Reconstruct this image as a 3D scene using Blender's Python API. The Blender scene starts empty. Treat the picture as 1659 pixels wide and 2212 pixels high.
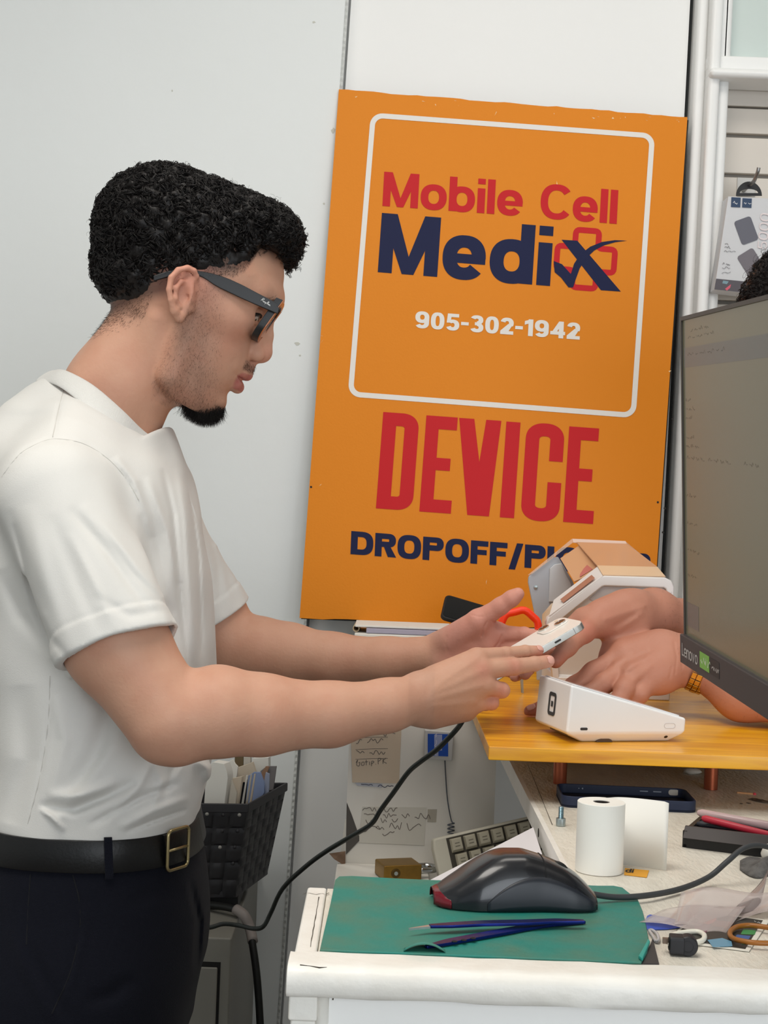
import bpy, bmesh, math, random
import numpy as np
from mathutils import Matrix, Vector
random.seed(7); RNG = np.random.default_rng(7)
sc = bpy.context.scene
COL = sc.collection
PI = math.pi
# ---------------------------------------------------------------- camera
F = 3200.0; H = 1.38; ROLL = math.radians(2.2)
cr_, sr_ = math.cos(ROLL), math.sin(ROLL)
def UV(px, py):
    dx, dy = px-829.5, py-1106.0
    return dx*cr_+dy*sr_, -dx*sr_+dy*cr_
def P(px, py, d):
    u, v = UV(px, py)
    return np.array([u*d/F, d, H-v*d/F])
def onz(px, py, z):                       # where the sight line meets a level surface
    u, v = UV(px, py); d = (H-z)*F/v
    return np.array([u*d/F, d, z])
def onplane(px, py, p0, n):
    u, v = UV(px, py); r = np.array([u/F, 1.0, -v/F]); o = np.array([0, 0, H])
    t = np.dot(np.asarray(p0)-o, n)/np.dot(r, n)
    return o+r*t
def pix(p):
    u, v = p[0]*F/p[1], (H-p[2])*F/p[1]
    return u*cr_-v*sr_+829.5, u*sr_+v*cr_+1106
cam = bpy.data.cameras.new('camera'); camo = bpy.data.objects.new('camera', cam); COL.objects.link(camo)
cam.sensor_fit = 'VERTICAL'; cam.sensor_height = 36; cam.sensor_width = 27; cam.lens = F/2212*36
cam.clip_start = .05
camo.matrix_world = Matrix.Translation((0, 0, H)) @ Matrix.Rotation(PI/2, 4, 'X') @ Matrix.Rotation(ROLL, 4, 'Z')
sc.camera = camo
# ---------------------------------------------------------------- materials
def s2l(c):
    return tuple(((x/255.0)/12.92 if x/255.0 <= .04045 else ((x/255.0+.055)/1.055)**2.4) for x in c)
MATS = {}
def mat(name, rgb, rough=.5, metal=0, spec=.5, trans=0, ior=1.45, alpha=1, sss=0, coat=0, sheen=0,
        var=0, vscale=8, vrgb=None, bump=0, bscale=60, bdetail=4, bstretch=None, attr=None, emit=0, lin=False):
    if name in MATS: return MATS[name]
    m = bpy.data.materials.new(name); m.use_nodes = True; MATS[name] = m
    nt = m.node_tree; N = nt.nodes; L = nt.links; b = N['Principled BSDF']
    c = rgb if lin else s2l(rgb)
    b.inputs['Base Color'].default_value = (*c, 1); b.inputs['Roughness'].default_value = rough
    b.inputs['Metallic'].default_value = metal; b.inputs['Specular IOR Level'].default_value = spec
    b.inputs['Transmission Weight'].default_value = trans; b.inputs['IOR'].default_value = ior
    b.inputs['Alpha'].default_value = alpha; b.inputs['Coat Weight'].default_value = coat
    b.inputs['Sheen Weight'].default_value = sheen
    if sss:
        b.inputs['Subsurface Weight'].default_value = sss
        b.inputs['Subsurface Radius'].default_value = (1, .35, .2); b.inputs['Subsurface Scale'].default_value = .006
    if emit:
        b.inputs['Emission Color'].default_value = (*c, 1); b.inputs['Emission Strength'].default_value = emit
    tc = N.new('ShaderNodeTexCoord'); src = None
    if attr:
        at = N.new('ShaderNodeAttribute'); at.attribute_name = attr; src = at.outputs['Color']
    if var:
        mp = N.new('ShaderNodeMapping'); L.new(tc.outputs['Object'], mp.inputs[0])
        if bstretch: mp.inputs['Scale'].default_value = bstretch
        nz = N.new('ShaderNodeTexNoise'); nz.inputs['Scale'].default_value = vscale; nz.inputs['Detail'].default_value = 5
        L.new(mp.outputs[0], nz.inputs[0])
        rp = N.new('ShaderNodeValToRGB'); L.new(nz.outputs[0], rp.inputs[0])
        rp.color_ramp.elements[0].position = .4; rp.color_ramp.elements[1].position = .65
        mx = N.new('ShaderNodeMix'); mx.data_type = 'RGBA'
        mm = N.new('ShaderNodeMath'); mm.operation = 'MULTIPLY'; mm.inputs[1].default_value = var
        L.new(rp.outputs[0], mm.inputs[0]); L.new(mm.outputs[0], mx.inputs[0])
        if src: L.new(src, mx.inputs[6])
        else: mx.inputs[6].default_value = (*c, 1)
        v = s2l(vrgb) if vrgb else tuple(x*.7 for x in c)
        mx.inputs[7].default_value = (*v, 1); src = mx.outputs[2]
    if src: L.new(src, b.inputs['Base Color'])
    if bump:
        mp2 = N.new('ShaderNodeMapping'); L.new(tc.outputs['Object'], mp2.inputs[0])
        if bstretch: mp2.inputs['Scale'].default_value = bstretch
        n2 = N.new('ShaderNodeTexNoise'); n2.inputs['Scale'].default_value = bscale; n2.inputs['Detail'].default_value = bdetail
        L.new(mp2.outputs[0], n2.inputs[0])
        bp = N.new('ShaderNodeBump'); bp.inputs['Strength'].default_value = bump; bp.inputs['Distance'].default_value = .002
        L.new(n2.outputs[0], bp.inputs['Height']); L.new(bp.outputs[0], b.inputs['Normal'])
    return m
# ---------------------------------------------------------------- objects
def tag(o, label=None, cat=None, group=None, kind=None):
    if label: o['label'] = label
    if cat: o['category'] = cat
    if group: o['group'] = group
    if kind: o['kind'] = kind
    return o
def empty(name, loc, label=None, cat=None, group=None):
    o = bpy.data.objects.new(name, None); COL.objects.link(o); o.location = loc; o.empty_display_size = .05
    return tag(o, label, cat, group)
def attach(o, parent):
    if parent is not None:
        o.parent = parent
        L = Vector(parent.location); q = parent
        while q.parent is not None:
            q = q.parent
        o.matrix_parent_inverse = world_of(parent).inverted()
    return o
def world_of(o):
    m = o.matrix_basis.copy()
    if o.parent is not None:
        m = world_of(o.parent) @ o.matrix_parent_inverse @ m
    return m
def obj(name, vf, m, parent=None, smooth=False, bevel=0, seg=2, sub=0, angle=40, cols=None, auto=None):
    v, f = vf
    v = np.asarray(v, float)
    c = np.array([(v[:, 0].min()+v[:, 0].max())/2, (v[:, 1].min()+v[:, 1].max())/2, v[:, 2].min()])
    me = bpy.data.meshes.new(name)
    if isinstance(f, np.ndarray):
        nf, k = f.shape
        me.vertices.add(len(v)); me.vertices.foreach_set('co', (v-c).astype(np.float32).ravel())
        me.loops.add(nf*k); me.loops.foreach_set('vertex_index', f.astype(np.int32).ravel())
        me.polygons.add(nf); me.polygons.foreach_set('loop_start', np.arange(0, nf*k, k, dtype=np.int32))
        me.update(calc_edges=True); me.validate()
    else:
        me.from_pydata([tuple(x) for x in v-c], [], [list(q) for q in f]); me.validate()
        bm = bmesh.new(); bm.from_mesh(me); bmesh.ops.recalc_face_normals(bm, faces=bm.faces); bm.to_mesh(me); bm.free()
    if m: me.materials.append(m)
    if cols is not None:
        a = me.color_attributes.new('Col', 'FLOAT_COLOR', 'POINT')
        cc = np.ones((len(me.vertices), 4), np.float32); cc[:, :3] = cols[:len(me.vertices)]
        a.data.foreach_set('color', cc.ravel())
    o = bpy.data.objects.new(name, me); COL.objects.link(o); o.location = c
    if parent is not None: attach(o, parent)
    if smooth or auto:
        me.polygons.foreach_set('use_smooth', np.ones(len(me.polygons), bool))
    if auto:
        bm = bmesh.new(); bm.from_mesh(me); lim = math.radians(auto)
        for e in bm.edges:
            if len(e.link_faces) == 2 and e.calc_face_angle(0) > lim: e.smooth = False
        bm.to_mesh(me); bm.free()
    if bevel:
        b = o.modifiers.new('bevel', 'BEVEL'); b.width = bevel; b.segments = seg; b.limit_method = 'ANGLE'; b.angle_limit = math.radians(angle)
        b.harden_normals = False
        me.polygons.foreach_set('use_smooth', np.ones(len(me.polygons), bool))
        wn = o.modifiers.new('wn', 'WEIGHTED_NORMAL'); wn.keep_sharp = True
    if sub:
        s = o.modifiers.new('sub', 'SUBSURF'); s.levels = sub; s.render_levels = sub
    return o
def structure(name, vf, m, **k):
    return tag(obj(name, vf, m, **k), kind='structure')
# ---------------------------------------------------------------- shapes: every one returns (verts, faces)
def join(*vfs):
    V, Fs, n = [], [], 0
    for v, f in vfs:
        V.append(np.asarray(v, float)); Fs += [[i+n for i in q] for q in f]; n += len(v)
    return np.vstack(V), Fs
BOXF = [[0, 1, 3, 2], [4, 6, 7, 5], [0, 4, 5, 1], [2, 3, 7, 6], [0, 2, 6, 4], [1, 5, 7, 3]]
def box(x0, x1, y0, y1, z0, z1):
    return np.array([[x, y, z] for x in (x0, x1) for y in (y0, y1) for z in (z0, z1)], float), BOXF
def obox(c, ax, ay, az):                   # centre and three half-axis vectors
    c, ax, ay, az = map(np.asarray, (c, ax, ay, az))
    return np.array([c+i*ax+j*ay+k*az for i in (-1, 1) for j in (-1, 1) for k in (-1, 1)], float), BOXF
def prism(poly, ext):                      # polygon in space, pushed along ext
    a = np.asarray(poly, float); n = len(a); v = np.vstack([a, a+np.asarray(ext)])
    f = [list(range(n))[::-1], list(range(n, 2*n))]+[[i, (i+1) % n, n+(i+1) % n, n+i] for i in range(n)]
    return v, f
def sheet(grid, t, thick_dir=(0, 0, 1)):    # grid[i][j] of points with thickness t
    g = np.asarray(grid, float); a, b = g.shape[:2]; td = np.asarray(thick_dir, float)*t
    v = np.vstack([g.reshape(-1, 3), (g+td).reshape(-1, 3)]); f = []; n = a*b
    for i in range(a-1):
        for j in range(b-1):
            q = [i*b+j, i*b+j+1, (i+1)*b+j+1, (i+1)*b+j]
            f.append(q[::-1]); f.append([k+n for k in q])
    ring = [j for j in range(b)]+[i*b+b-1 for i in range(1, a)]+[(a-1)*b+j for j in range(b-2, -1, -1)]+[i*b for i in range(a-2, 0, -1)]
    for k in range(len(ring)):
        p, q = ring[k], ring[(k+1) % len(ring)]; f.append([p, q, q+n, p+n])
    return v, f
def smooth_path(pts, n=8):
    p = np.asarray(pts, float); q = np.vstack([2*p[0]-p[1], p, 2*p[-1]-p[-2]]); out = []
    for i in range(1, len(q)-2):
        for k in range(n):
            t = k/n; a, b, c, d = q[i-1], q[i], q[i+1], q[i+2]
            out.append(.5*((2*b)+(-a+c)*t+(2*a-5*b+4*c-d)*t*t+(-a+3*b-3*c+d)*t**3))
    out.append(p[-1]); return np.array(out)
def tube(pts, r, sides=10, sx=1.0, cap=True):
    p = np.asarray(pts, float); n = len(p); r = np.broadcast_to(np.asarray(r, float), (n,))
    t = np.gradient(p, axis=0); t /= np.linalg.norm(t, axis=1)[:, None]+1e-12
    up = np.array([0, 0, 1.0]) if abs(t[0][2]) < .9 else np.array([1.0, 0, 0])
    nrm = np.cross(t[0], up); nrm /= np.linalg.norm(nrm); V = []
    a = np.linspace(0, 2*PI, sides, endpoint=False)
    for i in range(n):
        nrm = nrm-t[i]*np.dot(nrm, t[i]); nrm /= np.linalg.norm(nrm)+1e-12
        bi = np.cross(t[i], nrm)
        V.append(p[i]+r[i]*(np.cos(a)[:, None]*nrm*sx+np.sin(a)[:, None]*bi))
    V = np.vstack(V); f = []
    for i in range(n-1):
        for k in range(sides):
            f.append([i*sides+k, i*sides+(k+1) % sides, (i+1)*sides+(k+1) % sides, (i+1)*sides+k])
    if cap:
        f.append(list(range(sides))[::-1]); f.append([(n-1)*sides+k for k in range(sides)])
    return V, f
def lathe(prof, base, axis=(0, 0, 1), sides=40, closed=False):   # prof: (radius, height)
    ax = np.asarray(axis, float); ax /= np.linalg.norm(ax)
    a0 = np.cross(ax, [0, 0, 1.0] if abs(ax[2]) < .9 else [1.0, 0, 0]); a0 /= np.linalg.norm(a0); a1 = np.cross(ax, a0)
    ang = np.linspace(0, 2*PI, sides, endpoint=False); V = []
    for r, h in prof:
        V.append(np.asarray(base)+ax*h+r*(np.cos(ang)[:, None]*a0+np.sin(ang)[:, None]*a1))
    V = np.vstack(V); f = []; n = len(prof)
    for i in range(n if closed else n-1):
        j = (i+1) % n
        for k in range(sides):
            f.append([i*sides+k, i*sides+(k+1) % sides, j*sides+(k+1) % sides, j*sides+k])
    if not closed:
        f.append(list(range(sides))[::-1]); f.append([(n-1)*sides+k for k in range(sides)])
    return V, f
def rrect(w, h, r, n=5):                    # rounded rectangle outline, centred
    out = []
    for cx, cy, a0 in ((w/2-r, h/2-r, 0), (-w/2+r, h/2-r, PI/2), (-w/2+r, -h/2+r, PI), (w/2-r, -h/2+r, 1.5*PI)):
        for k in range(n+1):
            a = a0+PI/2*k/n; out.append((cx+r*math.cos(a), cy+r*math.sin(a)))
    return np.array(out)
def frame3(pts2, o, ax, ay):                # 2-D outline into space
    return np.array([np.asarray(o)+x*np.asarray(ax)+y*np.asarray(ay) for x, y in pts2])
def ringprism(outer, inner, ext):
    o, i = np.asarray(outer, float), np.asarray(inner, float); n = len(o); e = np.asarray(ext)
    v = np.vstack([o, i, o+e, i+e]); f = []
    for k in range(n):
        j = (k+1) % n
        f += [[k, j, n+j, n+k], [2*n+k, 3*n+k, 3*n+j, 2*n+j], [k, 2*n+k, 2*n+j, j], [n+k, n+j, 3*n+j, 3*n+k]]
    return v, f
def text_mesh(s, offset=0.0, spacing=1.0, shear=0.0, size=1.0, res=6):
    c = bpy.data.curves.new('t', 'FONT'); c.body = s; c.size = size; c.offset = offset; c.space_character = spacing
    c.shear = shear; c.resolution_u = res; c.fill_mode = 'FRONT'; c.dimensions = '2D'
    o = bpy.data.objects.new('t', c); COL.objects.link(o)
    dg = bpy.context.evaluated_depsgraph_get(); dg.update()
    me = bpy.data.meshes.new_from_object(o.evaluated_get(dg))
    v = np.array([q.co[:] for q in me.vertices]).reshape(-1, 3); f = [list(p.vertices) for p in me.polygons]
    bpy.data.objects.remove(o); bpy.data.curves.remove(c); bpy.data.meshes.remove(me)
    return v[:, :2], f
def glyphs_on(v2, f, o, ax, ay, lift):      # flat lettering, laid on a surface and raised a hair
    v = frame3(v2, o, ax, ay)+np.asarray(lift); return v, f
# ---------------------------------------------------------------- implicit surfaces
def smin(a, b, k):
    if k <= 0: return np.minimum(a, b)
    h = np.clip(.5+.5*(b-a)/k, 0, 1); return b*(1-h)+a*h-k*h*(1-h)
def smax(a, b, k): return -smin(-a, -b, k)
class Prim:
    def __init__(s, fn, c, r, k=.008, op='u', name=None): s.fn, s.c, s.r, s.k, s.op, s.name = fn, np.asarray(c, float), r, k, op, name
def rcone(a, b, r1, r2, k=.008, op='u', sc3=None):
    a = np.asarray(a, float); b = np.asarray(b, float)
    if np.linalg.norm(b-a) < 1e-6: b = b+np.array([1e-4, 0, 0])
    S = None
    if sc3 is not None:                      # squash along a direction: (dir, factor)
        dv = np.asarray(sc3[0], float); dv /= np.linalg.norm(dv); fac = sc3[1]
        S = np.eye(3)+(1/fac-1)*np.outer(dv, dv); mid = (a+b)/2
        a_, b_ = mid+S@(a-mid), mid+S@(b-mid)
    else: a_, b_ = a, b
    if abs(r1-r2) >= .95*np.linalg.norm(b_-a_): r2 = r1-math.copysign(.95*np.linalg.norm(b_-a_), r1-r2)
    ba = b_-a_; l2 = ba@ba; rr = r1-r2; a2 = l2-rr*rr; il2 = 1/l2
    def fn(p):
        if S is not None: p = mid+(p-mid)@S.T
        pa = p-a_; y = pa@ba; z = y-l2; w = pa*l2-ba*y[:, None]; x2 = np.einsum('ij,ij->i', w, w)
        y2 = y*y*l2; z2 = z*z*l2; kk = np.sign(rr)*rr*rr*x2
        out = (np.sqrt(np.maximum(x2*a2*il2, 0))+y*rr)*il2-r1
        m2 = np.sign(y)*a2*y2 < kk; out = np.where(m2, np.sqrt(x2+y2)*il2-r1, out)
        m1 = np.sign(z)*a2*z2 > kk; out = np.where(m1, np.sqrt(x2+z2)*il2-r2, out)
        return out*(min(1, sc3[1]) if sc3 is not None else 1)
    mul = max(1, sc3[1]) if sc3 is not None else 1
    return Prim(fn, (a+b)/2, np.linalg.norm(b-a)/2+max(r1, r2)*mul, k, op)
def ellip(c, r, R=None, k=.008, op='u'):
    c = np.asarray(c, float); r = np.asarray(r, float); R = np.eye(3) if R is None else np.asarray(R, float)   # rows = axes
    def fn(p):
        q = (p-c)@R.T; k0 = np.linalg.norm(q/r, axis=1); k1 = np.linalg.norm(q/(r*r), axis=1)+1e-9
        return np.where(k0 < .05, -r.min(), k0*(k0-1)/k1)
    return Prim(fn, c, r.max(), k, op)
class Field:
    def __init__(s, prims, post=None): s.p = prims; s.post = post
    def ev(s, pts, rad=None, cen=None):
        d = np.full(len(pts), 1.0)
        for q in s.p:
            if rad is not None and np.linalg.norm(q.c-cen) > rad+q.r+q.k+.004 and q.op == 'u': continue
            if rad is not None and q.op != 'u' and q.r < 5 and np.linalg.norm(q.c-cen) > rad+q.r+q.k+.004: continue
            e = q.fn(pts)
            if q.op == 'u': d = smin(d, e, q.k)
            elif q.op == 's': d = smax(d, -e, q.k)
            else: d = smax(d, e, q.k)
        if s.post is not None: d = s.post(pts, d)
        return d
    def mesh(s, lo, hi, h, B=16):
        lo = np.asarray(lo, float); hi = np.asarray(hi, float)
        nb = np.maximum(1, np.ceil((hi-lo)/(h*B)).astype(int)); n = nb*B+1
        G = np.full(n, 1.0, np.float32)
        loc = np.stack(np.meshgrid(*[np.arange(B+1)]*3, indexing='ij'), -1).reshape(-1, 3)*h
        rad = B*h*math.sqrt(3)/2
        cen = lo+(np.stack(np.meshgrid(*[np.arange(k) for k in nb], indexing='ij'), -1).reshape(-1, 3)+.5)*B*h
        dc = np.concatenate([s.ev(c) for c in np.array_split(cen, max(1, len(cen)//40000))])
        for c, dd in zip(cen, dc):
            i, j, k = np.round((c-lo)/h-B/2).astype(int)
            if abs(dd) > rad*1.7+.012:
                G[i:i+B+1, j:j+B+1, k:k+B+1] = np.where(G[i:i+B+1, j:j+B+1, k:k+B+1] == 1.0, dd, G[i:i+B+1, j:j+B+1, k:k+B+1]); continue
            G[i:i+B+1, j:j+B+1, k:k+B+1] = s.ev(c-B*h/2+loc, rad, c).reshape(B+1, B+1, B+1)
        return surf_nets(G, lo, h)
def surf_nets(G, lo, h):
    S = G < 0; n = np.array(G.shape)
    C = np.zeros(n-1, np.int8)
    for a in (0, 1):
        for b in (0, 1):
            for c in (0, 1): C += S[a:n[0]-1+a, b:n[1]-1+b, c:n[2]-1+c]
    idx = np.argwhere((C > 0) & (C < 8)); ids = np.full(n-1, -1, np.int64); ids[tuple(idx.T)] = np.arange(len(idx))
    acc = np.zeros((len(idx), 3)); cnt = np.zeros(len(idx))
    cor = [(a, b, c) for a in (0, 1) for b in (0, 1) for c in (0, 1)]
    val = {q: G[idx[:, 0]+q[0], idx[:, 1]+q[1], idx[:, 2]+q[2]].astype(float) for q in cor}
    for q in cor:
        for ax in range(3):
            if q[ax] == 0:
                r = list(q); r[ax] = 1; r = tuple(r); va, vb = val[q], val[r]; m = (va < 0) != (vb < 0)
                t = np.where(m, va/np.where(m, va-vb, 1), 0); p = np.tile(np.array(q, float), (len(idx), 1)); p[:, ax] += t
                acc[m] += p[m]; cnt[m] += 1
    V = lo+(idx+acc/cnt[:, None])*h
    Q = []
    for ax in range(3):
        o1, o2 = [(1, 2), (2, 0), (0, 1)][ax]
        sl0 = [slice(None)]*3; sl1 = [slice(None)]*3; sl0[ax] = slice(0, n[ax]-1); sl1[ax] = slice(1, n[ax])
        A, Bm = S[tuple(sl0)], S[tuple(sl1)]
        e = np.argwhere(A != Bm)
        ok = (e[:, o1] > 0) & (e[:, o2] > 0) & (e[:, o1] < n[o1]-1) & (e[:, o2] < n[o2]-1); e = e[ok]
        ins = A[tuple(e.T)]
        def cell(d1, d2):
            q = e.copy(); q[:, o1] -= d1; q[:, o2] -= d2; return ids[tuple(q.T)]
        q = np.stack([cell(1, 1), cell(0, 1), cell(0, 0), cell(1, 0)], 1)
        q[~ins] = q[~ins][:, ::-1]; Q.append(q)
    Q = np.vstack(Q); Q = Q[(Q >= 0).all(1)]
    return V, Q
def joinq(*vq):
    V, Q, n = [], [], 0
    for v, q in vq: V.append(v); Q.append(q+n); n += len(v)
    return np.vstack(V), np.vstack(Q)
def keepq(v, q, fn):                          # keep only faces whose vertices all satisfy fn
    m = fn(v); k = m[q].all(1); q = q[k]; use = np.unique(q); mp = np.full(len(v), -1); mp[use] = np.arange(len(use))
    return v[use], mp[q]
# ---------------------------------------------------------------- lettering drawn from strips and arcs (cap height 1)
def g_quad(*p): return np.array(p, float), [list(range(len(p)))]
def g_rect(x0, y0, x1, y1): return g_quad((x0, y0), (x1, y0), (x1, y1), (x0, y1))
def g_arc(cx, cy, rx, ry, a0, a1, wx, wy=None, n=28, e=2.3):
    wy = wy if wy is not None else wx
    a = np.radians(np.linspace(a0, a1, n)); c, s = np.cos(a), np.sin(a)
    cx_, sx_ = np.sign(c)*np.abs(c)**(2/e), np.sign(s)*np.abs(s)**(2/e)
    o = np.c_[cx+rx*cx_, cy+ry*sx_]; i = np.c_[cx+(rx-wx)*cx_, cy+(ry-wy)*sx_]
    v = np.vstack([o, i]); return v, [[k, k+1, n+k+1, n+k] for k in range(n-1)]
def g_glyph(ch, w, wide=1.0, cond=False):
    h = w*.86; X = .72; J = join; W = lambda z: z*wide
    if ch == 'M':
        a = W(.98); return J(g_rect(0, 0, w, 1), g_rect(a-w, 0, a, 1), g_quad((0, 1), (w*1.15, 1), (a/2+w*.42, 0), (a/2-w*.42, 0)), g_quad((a, 1), (a/2+w*.42, 0), (a/2-w*.42, 0), (a-w*1.15, 1))), a
    if ch == 'o': a = W(.72); return g_arc(a/2, X/2, a/2, X/2+.015, 0, 360, w, h, 48), a
    if ch in 'bd':
        a = W(.72); st = g_rect(0, 0, w, 1) if ch == 'b' else g_rect(a-w, 0, a, 1)
        return J(g_arc(a/2, X/2, a/2, X/2+.015, 0, 360, w, h, 48), st), a
    if ch == 'i': return J(g_rect(0, 0, w, X), g_rect(0, .84, w, 1)), w
    if ch == 'l': return g_rect(0, 0, w, 1), w
    if ch == 'e':
        a = W(.71); return J(g_arc(a/2, X/2, a/2, X/2+.015, 0, 322, w, h, 44), g_rect(w*.6, X/2-h*.46, a-.004, X/2+h*.3)), a
    if ch == 'n':
        a = W(.62); return J(g_rect(0, 0, w, X), g_arc(a/2, X-.34, a/2, .35, 0, 180, w, h), g_rect(a-w, 0, a, X-.34)), a
    if ch == 'v': a = W(.66); return J(g_quad((0, X), (w, X), (a/2+w*.4, 0), (a/2-w*.4, 0)), g_quad((a, X), (a/2+w*.4, 0), (a/2-w*.4, 0), (a-w, X))), a
    if ch == 'L': a = W(.56); return J(g_rect(0, 0, w, 1), g_rect(0, 0, a, h)), a
    if ch == 'C':
        a = W(.92); return g_arc(a/2, .5, a/2, .52, 38, 322, w, h, 48), a*.93
    if ch == 'D':
        a = W(.8); r = a*.55
        return J(g_rect(0, 0, w, 1), g_rect(0, 0, a-r, h), g_rect(0, 1-h, a-r, 1), g_arc(a-r, .5, r, .5, -90, 90, w, h, 28, 2.6)), a
    if ch == 'O': a = W(.84); return g_arc(a/2, .5, a/2, .515, 0, 360, w, h, 48, 2.6), a
    if ch == '0': a = W(.64); return g_arc(a/2, .5, a/2, .51, 0, 360, w, h, 48, 2.5), a
    if ch in 'PR':
        a = W(.74); r = .29; q = J(g_rect(0, 0, w, 1), g_rect(0, 1-h, a-r, 1), g_rect(0, 1-2*r, a-r, 1-2*r+h), g_arc(a-r, 1-r, r, r, -90, 90, w, h))
        if ch == 'R': q = J(q, g_quad((a-w*1.12, 0), (a+.03, 0), (a*.62+w*.2, 1-2*r+h*.5), (a*.62-w*.75, 1-2*r+h*.5)))
        return q, a
    if ch in 'EF':
        a = W(.62); q = [g_rect(0, 0, w, 1), g_rect(0, 1-h, a, 1), g_rect(0, .5-h*.42, a*.92, .5+h*.5)]
        if ch == 'E': q.append(g_rect(0, 0, a, h))
        return J(*q), a
    if ch == 'I': return g_rect(0, 0, w, 1), w
    if ch == '/': a = W(.5); return g_quad((0, -.12), (w*.95, -.12), (a, 1.02), (a-w*.95, 1.02)), a
    if ch == 'K': a = W(.8); return J(g_rect(0, 0, w, 1), g_quad((w*.8, .36), (w*.8, .68), (a-w*1.15, 1), (a, 1)), g_quad((w*1.1, .55), (w*2, .72), (a+.03, 0), (a-w*1.15, 0))), a
    if ch == 'U': a = W(.78); return J(g_rect(0, .4, w, 1), g_rect(a-w, .4, a, 1), g_arc(a/2, .4, a/2, .41, 180, 360, w, h, 28, 2.5)), a
    if ch == '-': a = W(.36); return g_rect(0, .36, a, .36+h*.95), a
    if ch == '1': a = W(.4); return J(g_rect(a-w, 0, a, 1), g_quad((0, .66), (0, .88), (a-w*.5, 1), (a-w*.5, .78))), a
    if ch == '2':
        a = W(.62); r = a/2
        return J(g_arc(r, 1-r, r, r, -32, 168, w, h), g_quad((0, h*.4), (0, h*.98), (.385, .63), (.575, .525), (w*1.5, h*.4)), g_rect(0, 0, a, h)), a
    if ch == '3':
        a = W(.62); return J(g_arc(a/2-.01, .73, a/2-.01, .28, -90, 160, w, h), g_arc(a/2, .28, a/2, .29, -162, 90, w, h), g_rect(.22, .5-h*.45, .36, .5+h*.45)), a
    if ch == '4': a = W(.7); return J(g_rect(a-w*1.35, 0, a-w*.35, 1), g_rect(0, .2, a, .2+h), g_quad((0, .2), (w*1.0, .2), (a-w*.4, 1), (a-w*1.35, 1))), a
    if ch == '5': a = W(.63); return J(g_arc(a/2, .32, a/2, .33, -158, 138, w, h), g_rect(.07, 1-h, a-.03, 1), g_quad((.03, .45), (w*.9, .45), (.07+w*.9, 1), (.07, 1))), a
    if ch == '9': a = W(.66); return J(g_arc(a/2, .66, a/2, .35, 0, 360, w, h, 44), g_arc(a/2, .34, a/2, .35, -150, 0, w, h), g_rect(a-w, .33, a, .68)), a
    return g_rect(0, 0, .01, .01), .3
def g_text(s, w=.2, gap=.06, wide=1.0, space=.35):
    out, x = [], 0
    for ch in s:
        if ch == ' ': x += space; continue
        (v, f), a = g_glyph(ch, w, wide); out.append((v+[x, 0], f)); x += a+gap
    v, f = join(*out); return v, f, x-gap
def stack(vf, lift):                           # strokes that cross are laid a hair above each other
    v, f = vf; par = list(range(len(v)))
    def root(i):
        while par[i] != i: par[i] = par[par[i]]; i = par[i]
        return i
    for q in f:
        for k in q[1:]: par[root(k)] = root(q[0])
    ids = {}; out = np.array(v, float); lift = np.asarray(lift)/np.linalg.norm(lift)*.0006
    for i in range(len(v)): out[i] = out[i]+lift*.07*(ids.setdefault(root(i), len(ids)) % 5)
    return out, f
def g_write(s, p00, p10, p01, lift, w=.2, gap=.06, wide=1.0, space=.35):
    """letters filling the parallelogram p00 (baseline start), p10 (baseline end), p01 (cap height above start)"""
    v, f, W = g_text(s, w, gap, wide, space)
    p00, p10, p01 = map(np.asarray, (p00, p10, p01))
    return stack((frame3(v, p00+np.asarray(lift), (p10-p00)/W, p01-p00), f), lift)
def g_scrawl(n, seed, amp=.5):               # a line of handwriting as a thin ribbon path (x 0..1)
    r = random.Random(seed); pts = []; x = 0
    while x < 1:
        for k in range(r.randint(4, 9)):
            pts.append((x, r.uniform(-.1, 1)*amp+(.5 if r.random() < .15 else 0))); x += 1/n
        pts.append(None); x += 1.6/n
    return pts
def g_ribbon(pts, o, ax, ay, lift, w):
    out, run = [], []
    o = np.asarray(o)+lift; ax, ay = np.asarray(ax, float), np.asarray(ay, float); nrm = np.cross(ax, ay); nrm /= np.linalg.norm(nrm)
    for p in list(pts)+[None]:
        if p is None:
            if len(run) > 1:
                q = smooth_path([o+x*ax+y*ay for x, y in run], 4) if len(run) > 2 else np.array([o+x*ax+y*ay for x, y in run])
                t = np.gradient(q, axis=0); t /= np.linalg.norm(t, axis=1)[:, None]+1e-9; s = np.cross(t, nrm)*w/2; n = len(q)
                out.append((np.vstack([q+s, q-s]), [[k, k+1, n+k+1, n+k] for k in range(n-1)]))
            run = []
        else: run.append(p)
    return join(*out)
# ---------------------------------------------------------------- the room
ZD = H-.302                                   # top of the white work table
ZB = H-.2405                                  # top of the orange board
wallm = mat('wall_paint', (226, 229, 228), .55, var=.12, vscale=2.5, vrgb=(214, 217, 215), bump=.25, bscale=35)
wallw = mat('wall_paint_white', (240, 240, 238), .5, bump=.2, bscale=30)
floorm = mat('floor_vinyl', (120, 112, 104), .6, var=.4, vscale=6)
ceilm = mat('ceiling_paint', (225, 225, 222), .8)
wood_w = mat('white_gloss_wood', (236, 233, 226), .38, var=.35, vscale=26, vrgb=(216, 210, 198), bump=.28, bscale=110, bdetail=6)
chipm = mat('chipped_paint', (205, 198, 184), .6, var=.8, vscale=60, vrgb=(120, 108, 92), bump=.6, bscale=120)
YW = 2.72                                     # back wall
YC = 2.66                                     # face of the wall on the left
structure('floor', box(-2.3, 2.3, -2.6, YW+.1, -.05, 0), floorm)
structure('ceiling_unseen', box(-2.3, 2.3, -2.6, YW+.1, 2.95, 3.0), ceilm)  # out of view, added to limit the sky light
b0, b1 = P(757, -80, YC), P(597, 2300, YC)
def bead_x(z): return b0[0]+(b1[0]-b0[0])*(b0[2]-z)/(b0[2]-b1[2])
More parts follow.
